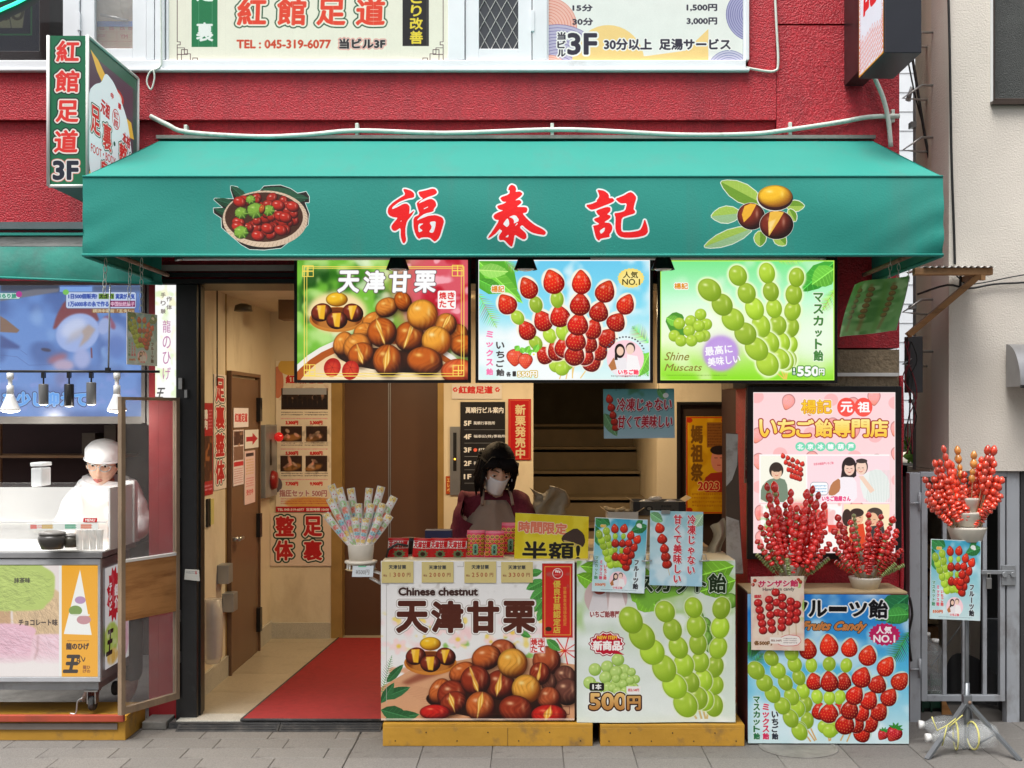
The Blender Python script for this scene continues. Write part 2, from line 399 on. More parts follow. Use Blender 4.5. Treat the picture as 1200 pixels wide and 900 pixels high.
def L_strawberry():
 c = Cv('print_strawberry_lightbox',(560.8,304.7,761.5,445.2),(550,290),5.295,4)
 c.vgrad((78,(110,205,240)),(400,(140,225,245)),(560,(235,250,250)),(640,(200,240,245)),(822,(225,248,245)))
 c.clouds((235,250,252),150,.5,.8,.9,(60,78,1120,420),3)
 c.poly([(57,78),(215,78),(280,150),(300,260),(250,285),(120,290),(57,250)],(90,175,50)); c.leaf(60,90,330,345,60,(110,190,60)); c.leaf(57,140,240,150,46,(140,205,90)); c.leaf(57,200,220,280,40,(80,160,50))
 c.frond(220,78,300,150,40,(140,195,80)); c.frond(57,290,170,500,70,(150,205,130)); c.frond(1110,590,1010,490,60,(150,215,130)); c.frond(1060,640,1110,800,60,(90,185,70)); c.leaf(1120,650,1050,800,50,(110,190,60))
 c.clouds((255,255,255),200,.3,.6,.8,(57,500,700,822))
 H = (6,(255,245,225))
 for a,b in (((600,700),(560,815)),((620,720),(600,815)),((640,700),(640,810)),((660,690),(640,790)),((740,740),(690,810))): c.line([a,b],7,(240,205,130))
 for x,y in ((540,730),(600,720),(575,750)): c.ball(x,y,46,46,**GR)
 skewer(c,[(232,350),(300,435),(355,512),(412,592),(468,665)],'tgrgr',56,40,H)
 skewer(c,[(365,250),(414,355),(456,453),(500,547),(540,640)],'tgrgr',58,42,H)
 skewer(c,[(520,212),(545,322),(562,425),(580,525),(590,615)],'tgrgr',63,43,H)
 skewer(c,[(972,352),(913,462),(855,560),(806,640),(762,705)],'trrrr',58,halo=H)
 skewer(c,[(845,272),(805,398),(767,503),(738,592),(715,670)],'trrrr',58,halo=H)
 skewer(c,[(695,215),(687,352),(675,475),(662,577),(655,662)],'trrrr',62,halo=H)
 for x,y,r in ((282,684,52),(348,706,46)): c.ball(x,y,r,r * 1.05,180,base=(240,85,60),dark=(190,30,25),lite=(255,170,150),kind='berry')
 for q in ((285,640,310,610),(340,655,320,620),(350,655,375,610),(365,660,400,640),(400,655,430,600)): c.leaf(*q,20,(110,190,60))
 c.ell(400,664,17,15,(255,255,250)); c.ell(400,664,6,6,(250,230,90))
 c.text('楊記',138,238,216,278,(226,130,20),1.2,((5,(255,255,250)),))
 pts = [(1003 + (84 if k % 2 else 77) * math.cos(k * PI / 20),190 + (62 if k % 2 else 57) * math.sin(k * PI / 20)) for k in range(40)]
 c.poly(pts,(252,222,110)); c.ell(1003,190,66,46,(255,235,150),soft=14)
 c.text('人気',955,150,1046,190,(70,62,30),1); c.text('NO.1',950,196,1058,232,(70,62,30),1)
 for i,t in enumerate('ミックス飴'): c.text(t,106,520 + i * 58 + (12 if t == 'ッ' else 0),146,558 + i * 58,(255,120,175),2.2)
 for i,t in enumerate('いちご飴'): c.text(t,168,588 + i * 56,216,628 + i * 56,(60,50,50),2)
 c.text('各',230,772,258,800,(50,45,45),1.5); c.rrect(268,768,290,800,4,(50,45,45)); c.text('550円',300,768,420,804,(255,255,255),2,((4,(210,170,40)),))
 for k in range(16): a = R(200 + k * 9); c.ell(968 + 125 * math.cos(a),680 + 125 * math.sin(a),6,5,(90,90,100))
 paper_people(c,968,690,1.07); c.text('いちご飴',925,758,1050,788,(255,60,90),2,((5,(255,255,255)),)); c.lines_of_print(880,790,1065,810,1,(90,60,60))
 c.box([(57,80),(1120,80),(1120,822),(57,822)],8,(255,255,255))
 done(c)

def bunch(c,x,y,s,pale=0,leaves=True):
 if leaves:
  c.poly(chaikin([(x - 160 * s,y - 60 * s),(x - 100 * s,y - 110 * s),(x - 40 * s,y - 85 * s),(x - 50 * s,y - 20 * s),(x - 30 * s,y + 40 * s),(x - 100 * s,y + 50 * s),(x - 130 * s,y + 5 * s)]),(80,150,50)); c.leaf(x - 150 * s,y - 70 * s,x - 50 * s,y - 30 * s,34 * s,(110,180,60))
 pal = dict(GR);
 if pale: pal.update(base=(185,215,120),dark=(130,170,70))
 for dx,dy in ((-70,-35),(60,-90),(95,-30),(-100,40),(85,40),(0,-50),(-60,70),(55,45),(-10,10),(50,-20),(5,70)):
  c.ball(x + dx * s,y + dy * s,36 * s,36 * s,**pal)

def L_grape():
 c = Cv('print_grape_lightbox',(773.8,305.3,977.5,445.6),(760,290),5.217,4)
 c.vgrad((80,(125,235,145)),(330,(200,255,215)),(560,(230,252,190)),(812,(140,225,30)))
 c.ell(330,480,300,150,(250,255,235),soft=60,al=.8); c.ell(1000,560,180,160,(240,255,235),soft=60,al=.9); c.clouds((255,255,240),160,.55,.85,.5)
 c.leaf(1135,90,930,270,70,(60,150,50)); c.leaf(1135,130,1000,225,70,(100,180,60)); c.frond(1135,260,1060,390,50,(150,205,70)); c.frond(800,88,960,84,30,(190,225,80))
 H = (11,(240,255,205))
 for a,b in (((765,750),(830,805)),((805,735),(835,805)),((830,735),(840,805)),((852,735),(842,805))): c.line([a,b],8,(235,205,90))
 skewer(c,[(905,183),(888,288),(880,388),(868,490),(862,592),(855,690)],'g',52,49,H)
 skewer(c,[(724,157),(748,270),(767,373),(790,476),(812,580),(838,690)],'g',52,51,H)
 skewer(c,[(546,172),(600,280),(648,375),(688,480),(738,580),(805,680)],'g',56,56,H)
 skewer(c,[(373,260),(450,350),(516,440),(592,527),(660,620),(727,712)],'g',64,62,H)
 bunch(c,258,500,1.0)
 c.text('楊記',158,218,240,254,(226,140,20),1.2,((5,(255,255,250)),))
 c.ell(442,648,108,108,(190,150,225),soft=8); c.ell(442,640,90,90,(200,165,232),soft=30)
 c.text('最高に',345,600,512,654,(255,255,255),1.5,rot=-7); c.text('美味しい',362,664,560,716,(255,255,255),1.5,rot=-7)
 c.text('Shine',104,640,250,690,(140,125,50),.5,skew=.35); c.text('Muscats',104,712,326,754,(140,125,50),.5,skew=.35)
 c.lines_of_print(108,776,480,788,1,(90,130,30),.6)
 for i,t in enumerate('マスカット飴'): c.text(t,1010 + (10 if t in 'ットx' else 0),280 + i * 70 + (18 if t == 'ッ' else 0),1066 - (8 if t in 'ット' else 0),332 + i * 72 - (4 if t == 'ッ' else 0),(70,130,60),3,((4,(250,255,240)),))
 c.rrect(877,732,902,782,6,(40,110,50)); c.text('1',885,738,894,756,(255,255,255),1); c.text('本',880,760,900,778,(255,255,255),1)
 c.text('550',912,730,1038,784,(255,255,255),4,((6,(90,150,60)),)); c.text('円',1042,742,1074,780,(255,255,255),2,((5,(90,150,60)),))
 c.box([(74,82),(1133,82),(1133,810),(74,810)],7,(190,250,90))
 done(c)

# --- large chestnut poster on the counter front
def L_poster():
 c = Cv('print_chestnut_poster',(446.5,657.6,673.2,844.0),(430,640),3.75,4)
 c.fill((238,236,234)); c.clouds((250,205,205),70,.5,.75,.8,(60,330,920,480)); c.clouds((245,215,90),40,.62,.8,.8,(60,300,800,450)); c.clouds((215,120,60),60,.6,.8,.6,(60,470,200,600)); c.clouds((120,180,60),45,.62,.8,.8,(250,380,920,520))
 for x,y,s in ((140,440,34),(330,350,44),(400,410,36),(640,380,36),(545,420,26),(860,460,30)):
  for k in range(5): a = k * 1.256 + x; c.ell(x + s * .6 * math.cos(a),y + s * .5 * math.sin(a),s * .6,s * .4,(250,215,212),math.degrees(a),al=.8,soft=3)
  c.ell(x,y,s * .3,s * .25,(240,205,80),soft=3)
 c.poly([(62,620),(200,540),(420,500),(560,470),(912,520),(912,770),(62,770)],(214,160,120)); c.poly([(150,600),(300,520),(420,520),(300,570),(180,610)],(150,84,60),soft=6)
 for k in range(18): c.line([(90 + k * 16,590 + k * 10),(330 + k * 20,640 + k * 8)],2,(190,130,95),.5)
 for k in range(26): a = k * .7; c.line([(870,460),(870 + 75 * math.cos(a),460 + 60 * math.sin(a))],3,(215,30,30))
 nuts_bowl(c,279,478,.68)
 c.ball(560,690,300,70,4,base=(50,20,10),dark=(25,6,2),lite=(50,20,10))
 for x,y,a,b,r,k,lt in ((600,460,60,50,20,'nut',4),(790,505,62,66,0,'nut',4),(870,580,50,56,0,'nut',5),(800,600,34,44,0,'nut',5),(420,555,62,44,-25,'nut',1),(320,640,46,62,25,'nut',1),(525,490,66,54,-20,'nut',1),(760,560,46,50,0,'cut',0),
  (585,610,66,66,0,'cut',0),(880,640,56,60,0,'nut',5),(375,655,66,66,-30,'nut',0),(380,690,62,50,-30,'cut',0),(477,590,66,66,-30,'cut',0),(640,515,66,66,0,'nut',2),(800,668,52,50,0,'nut',4),(700,628,64,64,25,'nut',2),
  (500,705,66,66,0,'cut',1),(655,718,76,62,12,'nut',0),(300,730,68,34,0,'nut',3),(800,742,78,46,0,'cut',3)):
  pal = dict(NT,base=(150,48,22),dark=(52,8,5),lite=(255,205,160))
  if lt == 1: pal.update(base=(200,98,40))
  if lt == 2: pal.update(base=(235,165,60),dark=(120,52,10),lite=(255,235,160))
  if lt == 3: pal.update(base=(200,30,24),dark=(90,5,8),lite=(255,140,100))
  if lt == 4: pal.update(base=(180,82,44))
  if lt == 5: pal.update(base=(110,62,50),dark=(40,16,12))
  c.ell(x + 5,y + 8,a,b,(40,14,4),r,soft=8,al=.6); c.ball(x,y,a,b,r,kind=k,**pal)
 for q in ((80,760,230,740,30),(62,720,190,755,34),(85,600,160,520,18),(62,670,190,620,24),(62,690,120,600,20)): c.leaf(*q,(40,90,50))
 c.frond(66,640,110,480,26,(90,140,80))
 for q in ((770,110,700,125,18),(780,150,700,190,24),(790,180,715,240,24),(775,230,730,290,22),(780,270,750,330,20),(790,410,850,460,20),(720,400,660,370,14)): c.leaf(*q,(70,135,60))
 c.text('Chinese chestnut',140,183,486,216,(60,36,30),2.5,((5,(190,186,184)),(3,(245,243,240))))
 for t,x0,x1 in (('天',134,264),('津',288,418),('甘',446,576),('栗',604,734)): c.text(t,x0,246,x1,376,(84,38,26),6.5,((8,(170,160,155)),(5,(246,244,240))))
 c.rect(770,76,904,402,(150,20,20)); c.rect(773,79,901,399,(208,42,36)); c.box([(782,90),(894,90),(894,390),(782,390)],2.5,(230,190,80))
 c.ell(838,120,23,23,(235,235,230)); c.ell(838,120,20,20,(200,30,30)); c.text('We',826,104,850,118,(245,240,235),1); c.lines_of_print(822,122,854,132,1,(245,240,235))
 c.text('優良甘栗認定店',818,150,852,384,(215,185,70),1.4,vert=True); c.text('甘栗事業者協議会認定',862,178,878,350,(225,150,60),.6,vert=True); c.ell(798,364,14,10,(60,40,20))
 c.rect(715,402,783,470,(250,248,246)); c.box([(718,405),(780,405),(780,467),(718,467)],2,(210,50,50))
 for t,x,y in (('焼',722,408),('き',752,408),('た',722,438),('て',752,438)): c.text(t,x,y,x + 26,y + 27,(205,36,36),1.2)
 for x in (76,398,575): c.line([(x,90),(x + 26,90),(x + 26,70)],2,(120,110,105),.6)
 c.line([(86,170),(86,690)],2,(180,174,170)); c.line([(300,738),(890,738)],2,(90,40,30),.6); c.box([(862,705),(890,705),(890,740),(862,740)],2,(90,40,30))
 c.rect(62,757,912,768,(230,220,212),.7)
 c.clouds((150,140,130),30,.66,.9,.4,(62,60,912,190))
 done(c)

def L_green():
 c = Cv('print_grape_poster',(676.0,657.0,861.7,846.0),(660,580),3.0,4)
 c.fill((214,226,214)); c.clouds((170,205,130),90,.45,.75,.8,(48,230,600,480)); c.clouds((235,242,238),90,.45,.7,.9,(48,400,600,800)); c.clouds((120,175,60),60,.55,.8,.8,(48,230,600,330))
 for q in ((60,250,240,270,34),(150,245,330,300,44),(260,340,340,400,50),(600,250,420,300,50),(605,300,480,340,44),(48,280,150,330,30),(240,310,320,380,46)): c.leaf(*q,(110,165,45))
 c.poly([(240,330),(430,320),(420,350),(330,370),(300,405),(270,380)],(120,178,60),soft=3)
 for k in range(22): c.ball(420 + (k * 37) % 175,350 + (k * 53) % 240,27,27,base=(130,180,70),dark=(85,135,40),lite=(200,225,150)) if (k * 37) % 175 > 40 and (k*53)%240 < 240 - abs(88 - (k*37)%175) else None
 c.rect(48,560,420,798,(226,233,228),.8,20)
 c.ell(150,360,76,72,(205,180,178)); c.poly([(90,400),(110,330),(150,335),(160,430),(100,425)],(220,214,216)); c.poly([(155,430),(165,330),(205,340),(222,400),(190,428)],(236,228,228)); c.ell(128,330,24,20,(170,80,70)); c.ell(188,325,22,18,(200,140,125))
 c.text('いちご飴専門店',95,408,216,430,(150,70,70),1,((3,(240,235,232)),))
 c.text('マスカット飴',200,278,572,343,(30,46,24),2.2,((5,(30,60,24)),(3.2,(205,220,195))))
 H = (3,(225,235,190))
 for a,b in (((455,765),(468,785)),((478,755),(486,785)),((492,755),(500,785)),((508,765),(506,785))): c.line([a,b],7,(205,180,120))
 skewer(c,[(556,398),(552,466),(545,538),(534,604),(532,668),(530,740)],'g',31,31,H)
 skewer(c,[(458,396),(468,462),(474,524),(482,588),(492,652),(498,722)],'g',32,32,H)
 skewer(c,[(358,410),(384,474),(405,536),(424,598),(446,658),(472,715)],'g',36,34,H)
 skewer(c,[(238,440),(277,497),(313,552),(355,610),(392,672),(430,736)],'g',44,40,H)
 bunch(c,155,635,.62,1,False); bunch(c,215,660,.42,1,False)
 pts = []
 for k in range(14): a = k / 14 * 2 * PI; pts += [(153 + 62 * math.cos(a),523 + 42 * math.sin(a)),(153 + 55 * math.cos(a + .22),523 + 36 * math.sin(a + .22))]
 c.poly(pts,(255,250,245),ol=(3,(140,20,40))); c.poly([(153 + (x - 153) * .92,523 + (y - 523) * .92) for x,y in pts],(190,24,50)); c.poly([(188,545),(215,562),(170,556)],(190,24,50))
 c.text('NEW ITEM',120,495,188,507,(245,200,60),.8); c.text('新商品',106,513,202,545,(250,245,240),2)
 c.rrect(92,660,144,688,6,(30,26,26)); c.text('1',103,666,107,682,(240,240,236),1); c.text('本',113,664,134,683,(240,240,236),1)
 c.text('500',94,698,220,752,(245,205,130),3,((7,(240,238,232)),(4.5,(50,28,20))),grad=(170,110,50)); c.text('円',226,708,270,752,(215,170,100),2.5,((7,(240,238,232)),(4.5,(50,28,20))),grad=(160,100,50))
 c.rect(222,672,272,698,(238,236,232)); c.text('税込 540円',228,680,266,690,(200,60,60),.4)
 done(c)

def L_fruit():
 c = Cv('print_fruit_poster',(876.0,695.8,1065.0,871.5),(870,660),4.09,4)
 sky_beach(c,(25,115,205),(85,185,225),(215,238,240),148,865); c.clouds((200,232,240),100,.5,.8,.5,octs=3)
 c.leaf(797,150,640,270,60,(30,100,60)); c.leaf(810,200,690,280,50,(45,120,60)); c.leaf(800,240,680,250,40,(60,140,60)); c.frond(797,330,720,470,60,(60,140,80)); c.frond(40,500,100,430,40,(70,140,80)); c.frond(25,380,70,430,60,(50,120,70))
 H = (2,(200,225,215))
 for a,b in (((310,800),(345,852)),((325,790),(352,848)),((300,820),(325,855)),((410,830),(415,852)),((490,810),(470,850)),((520,810),(500,855)),((425,828),(420,850))): c.line([a,b],7,(215,175,110))
 skewer(c,[(235,430),(250,485),(270,548),(290,612),(302,675),(310,755)],'g',32,32,H)
 skewer(c,[(138,455),(170,515),(205,573),(235,640),(262,698),(272,800)],'g',36,35,H)
 skewer(c,[(64,515),(105,575),(143,628),(190,685),(230,745),(272,808)],'g',40,37,H)
 for x,y in ((395,785),(435,790),(418,805)): c.ball(x,y,36,34,**GR)
 skewer(c,[(314,410),(330,488),(344,566),(357,640),(370,708)],'tgrgr',40,28,H); skewer(c,[(514,402),(498,488),(484,566),(466,642),(455,708)],'tgrgr',40,28,H); skewer(c,[(414,392),(416,482),(416,566),(416,645),(414,718)],'tgrgr',45,29,H)
 skewer(c,[(757,562),(704,640),(655,710),(612,765),(575,815)],'trrrr',42,halo=H); skewer(c,[(690,492),(648,578),(608,655),(572,715),(545,770)],'trrrr',43,halo=H); skewer(c,[(602,440),(572,545),(540,630),(515,700),(492,770)],'trrrr',44,halo=H)
 for x,y,r in ((672,823,26),(726,818,38)):
  c.ball(x,y,r,r * 1.1,215,base=(205,30,50),dark=(120,5,20),lite=(255,160,160),kind='berry')
  for k in range(5): c.leaf(x + r * .2,y - r * .7,x + r * (.2 + math.cos(-2.6 + k * .7)),y - r * .7 + r * .8 * math.sin(-2.6 + k * .7),r * .16,(40,120,40))
 x = 318
 for t,w,y0,y1 in (('フ',84,186,246),('ル',84,178,252),('ー',80,208,226),('ツ',80,186,250),('飴',88,174,258)):
  x0 = {'フ': 226,'ル': 320,'ー': 418,'ツ': 516,'飴': 608}[t]; c.text(t,x0,y0,x0 + w,y1,(14,14,18),3.5,((6.5,(238,240,240)),))
 c.text("Fruits Candy",292,278,590,330,(200,120,60),2.0,((4,(40,26,16)),(1,(240,200,150))),skew=.45)
 pts = [(682 + (78 if k % 2 else 69) * math.cos(k * PI / 20),338 + (56 if k % 2 else 49) * math.sin(k * PI / 20)) for k in range(40)]
 c.poly(pts,(190,30,95)); c.text('人気',643,300,716,334,(250,240,245),2); c.text('NO.1',630,342,732,376,(250,240,245),2)
 for t,x,y0,col in (('マスカット飴',50,640,(30,110,60)),('ミックス飴',94,674,(215,30,80)),('いちご飴',138,710,(30,36,50))):
  n = len(t); hgt = (850 - y0) / n
  for i,q in enumerate(t): c.text(q,x + 2,y0 + i * hgt + 2 + (6 if q == 'ッ' else 0),x + 31,y0 + (i + 1) * hgt - 4,col,1.6,((3,(225,240,240)),))
 done(c)

def tiny_face(c,x,y,s):
 for sx in (-1,1): c.line([(x + sx * 14 * s - 6 * s,y - 6 * s),(x + sx * 14 * s + 6 * s,y - 6 * s)],3.2 * s,(70,45,40)); c.ell(x + sx * 20 * s,y + 8 * s,8 * s,6 * s,(242,170,150),al=.6,soft=2)
 c.line([(x,y - 2 * s),(x - 3 * s,y + 8 * s)],2.2 * s,(215,165,140)); c.line([(x - 11 * s,y + 18 * s),(x,y + 23 * s),(x + 11 * s,y + 18 * s)],4 * s,(205,80,75))

def L_light():
 c = Cv('print_shop_lightpanel',(882.5,459.7,1049.0,646.0),(870,450),6.0,4)
 c.fill((255,216,218))
 for k in range(40):
  x,y = 100 + (k % 7) * 160 + (k * 61 % 70),90 + (k // 7) * 190 + (k * 37 % 90)
  c.ball(x,y,46,58,160 + (k * 40) % 60,base=(252,172,172),dark=(250,160,160),lite=(255,190,185),kind='berry') if k % 3 else c.ell(x,y,50,44,(255,190,190))
 c.text('楊記',415,112,626,206,(255,215,50),2.6,((8,(255,246,225)),(2.6,(190,80,20))),grad=(250,190,30))
 c.ell(730,162,64,66,(250,84,72)); c.ell(850,162,64,66,(250,84,72)); c.text('元',692,126,772,196,(255,255,255),3); c.text('祖',812,126,894,196,(255,255,255),3)
 for i,t in enumerate('いちご飴専門店'): x = 122 + i * 130; c.text(t,x,250,x + 118,366,(255,244,170),3.2,((9,(160,30,20)),(2,(255,235,120))),grad=(255,190,30))
 for i,t in enumerate('北京冰糖葫芦'): x = 407 + i * 71; c.ell(x,436,35,32,(120,220,180)); c.text(t,x - 20,418,x + 20,454,(255,255,255),2)
 c.rect(118,490,1034,826,(255,252,250)); c.rect(128,500,446,822,(250,248,232)); c.rect(456,500,1034,822,(255,222,228))
 for k in range(5): skewer(c,[(285 + k * 34,500 + k * 14),(305 + k * 26,545 + k * 12),(325 + k * 22,595 + k * 8),(345 + k * 15,640 + k * 5)],'rrrr',17)
 c.poly(chaikin([(128,822),(130,720),(180,665),(250,650),(310,670),(328,822)]),(118,140,118)); c.ell(238,600,50,56,(52,40,32)); c.ell(240,618,36,46,(238,200,168)); c.ell(240,585,44,26,(50,38,30)); tiny_face(c,240,616,1)
 c.ell(750,580,52,72,(36,22,22)); c.poly([(700,590),(690,660),(730,660),(770,660),(800,640),(800,570)],(36,22,22)); c.poly(chaikin([(600,760),(620,690),(690,645),(800,650),(808,822),(650,822)]),(250,240,245)); c.poly(chaikin([(600,770),(625,690),(685,650),(690,740),(640,780)]),(190,124,80)); c.ell(752,590,36,46,(246,208,188)); c.ell(752,548,38,22,(36,22,22)); tiny_face(c,752,594,1)
 c.poly(chaikin([(820,680),(860,620),(960,585),(1034,660),(1034,822),(860,822)]),(238,242,238));
 for k in range(16): c.line([(900 + k * 9,600),(870 + k * 12,822)],2,(160,185,170),.6)
 c.ell(838,575,44,56,(60,48,44)); c.ell(836,582,38,50,(246,212,190)); tiny_face(c,832,590,1); c.ell(838,536,40,16,(60,48,44)); c.poly([(815,640),(900,760),(930,740),(850,640)],(246,212,190))
 c.text('北京冰糖葫芦いちご飴',500,545,640,562,(230,90,110),.5,rot=-4); c.rrect(480,685,600,770,20,(255,255,255),ol=(3,(110,110,130))); c.lines_of_print(495,700,590,760,3,(60,140,200)); c.text('いちご飴屋さん',560,780,760,815,(235,60,120),2,((5,(255,255,255)),))
 c.rect(128,836,700,1150,(255,250,245)); c.clouds((230,50,40),60,.55,.7,.9,(128,836,690,1150)); c.clouds((120,190,90),50,.65,.8,.8,(128,836,690,1150)); c.rect(600,860,690,980,(255,255,255),.7)
 c.rect(712,836,1034,1150,(255,232,190)); c.ell(810,930,40,52,(240,190,150)); c.ell(805,895,48,30,(50,36,28)); c.ell(930,900,56,40,(66,54,44)); c.ell(915,945,40,50,(240,190,150)); tiny_face(c,812,935,1.1); tiny_face(c,912,950,1.1); c.poly([(740,1150),(760,990),(850,970),(880,1150)],(225,70,30)); c.poly([(880,1150),(900,990),(990,980),(1030,1150)],(50,50,50)); c.ell(735,930,34,60,(50,36,28))
 c.box([(76,60),(1073,60),(1073,1176),(76,1176)],8,(255,235,232))
 done(c)

def L_hawthorn():
 c = Cv('print_hawthorn_card',(880.0,675.0,942.6,762.5),(870,660),4.09,5)
 c.fill((232,214,196)); c.clouds((225,180,165),40,.4,.8,.7); c.clouds((150,190,90),40,.6,.7,.9,(200,90,297,260))
 for x in (50,85,270,255,60,280): c.ball(x,80 + x % 30,9,9,base=(190,60,40),dark=(120,20,20),lite=(250,190,160))
 c.text('サンザシ飴',78,80,268,112,(200,50,90),2.0,((3,(238,225,215)),)); c.text('Hawthorn candy',98,116,250,136,(90,80,76),.6)
 for col in ([(160,140),(165,190),(168,240)],[(75,190),(82,225),(88,260),(94,292),(98,325)],[(128,175),(130,212),(134,250),(138,288),(142,320)],[(262,200),(262,238),(256,270)],[(232,185),(232,218),(228,250),(222,282)],[(192,165),(194,205),(192,245),(190,280),(188,310)]):
  for x,y in col: c.ball(x,y,21,20,base=(205,40,38),dark=(110,8,14),lite=(255,205,200))
  c.line([(col[-1][0] + 1,col[-1][1] + 18),(col[-1][0] + 2,345)],3,(190,150,100))
 c.poly(chaikin([(180,360),(215,345),(270,350),(282,375),(260,395),(190,398),(165,385)]),(240,232,226),ol=(2.5,(200,50,60))); c.lines_of_print(190,358,262,388,3,(110,90,90))
 c.text('各500円',55,376,140,396,(120,80,40),1.5); c.rect(130,358,195,388,(238,232,224)); c.text('税込 540円',136,368,186,378,(120,80,70),.4)
 c.text('楊記',56,150,90,166,(200,40,50),1.2)
 c.line([(46,66),(46,415)],3,(215,205,195)); done(c)

def fruit_card(name,rect,sc):
 """upright fruit card in zoom units 0..520 x 0..700"""
 c = Cv(name,rect,(rect[0],rect[1]),520 / (rect[2] - rect[0]),sc)
 sky_beach(c,(60,165,200),(150,205,215),(205,228,230),0,720)
 for q in ((0,10,130,80,60),(0,80,60,280,50),(60,0,150,70,40),(520,60,360,120,50),(470,0,400,80,30)): c.leaf(*q,(45,115,60))
 c.ell(438,60,26,20,(240,245,240)); c.ell(452,74,16,12,(240,245,240))
 c.text('楊記',60,68,110,92,(235,170,40),2,((4,(240,230,220)),))
 G = dict(halo=(2,(215,230,190)))
 skewer(c,[(118,130),(132,192),(150,256),(168,320),(186,385),(215,440)],'g',34,34,**G); skewer(c,[(50,165),(75,220),(96,275),(120,335),(145,395),(172,450)],'g',34,34,**G)
 c.ball(240,440,46,36,**GR); c.ball(285,445,40,34,**GR)
 skewer(c,[(200,100),(208,175),(212,240),(214,305),(218,370)],'tgrgr',38,24); skewer(c,[(292,95),(288,172),(282,240),(276,310),(270,372)],'tgrgr',38,24)
 skewer(c,[(428,195),(400,272),(372,345),(348,410),(330,465)],'trrrr',39); skewer(c,[(362,158),(345,232),(330,305),(316,370),(305,410)],'trrrr',38)
 c.text('フルーツ飴',402,390,456,680,(24,26,34),2.6,((5,(225,235,236)),),vert=True)
 c.text('マスカット飴',16,370,54,600,(50,130,90),1.6,((4,(225,235,236)),),vert=True); c.text('ミックス飴',64,410,98,600,(215,60,100),1.6,((4,(225,235,236)),),vert=True); c.text('いちご飴',108,450,140,600,(215,60,60),1.6,((4,(225,235,236)),),vert=True)
 c.text('550円',30,636,130,662,(200,90,50),2,((3,(240,235,225)),)); paper_people(c,255,600,.8); c.text('いちご飴',210,662,300,682,(215,70,80),1.4,((3,(240,230,230)),)); c.lines_of_print(90,690,440,700,1,(70,90,100))
 c.box([(2,2),(518,2),(518,716),(2,716)],8,(205,222,226)); done(c)

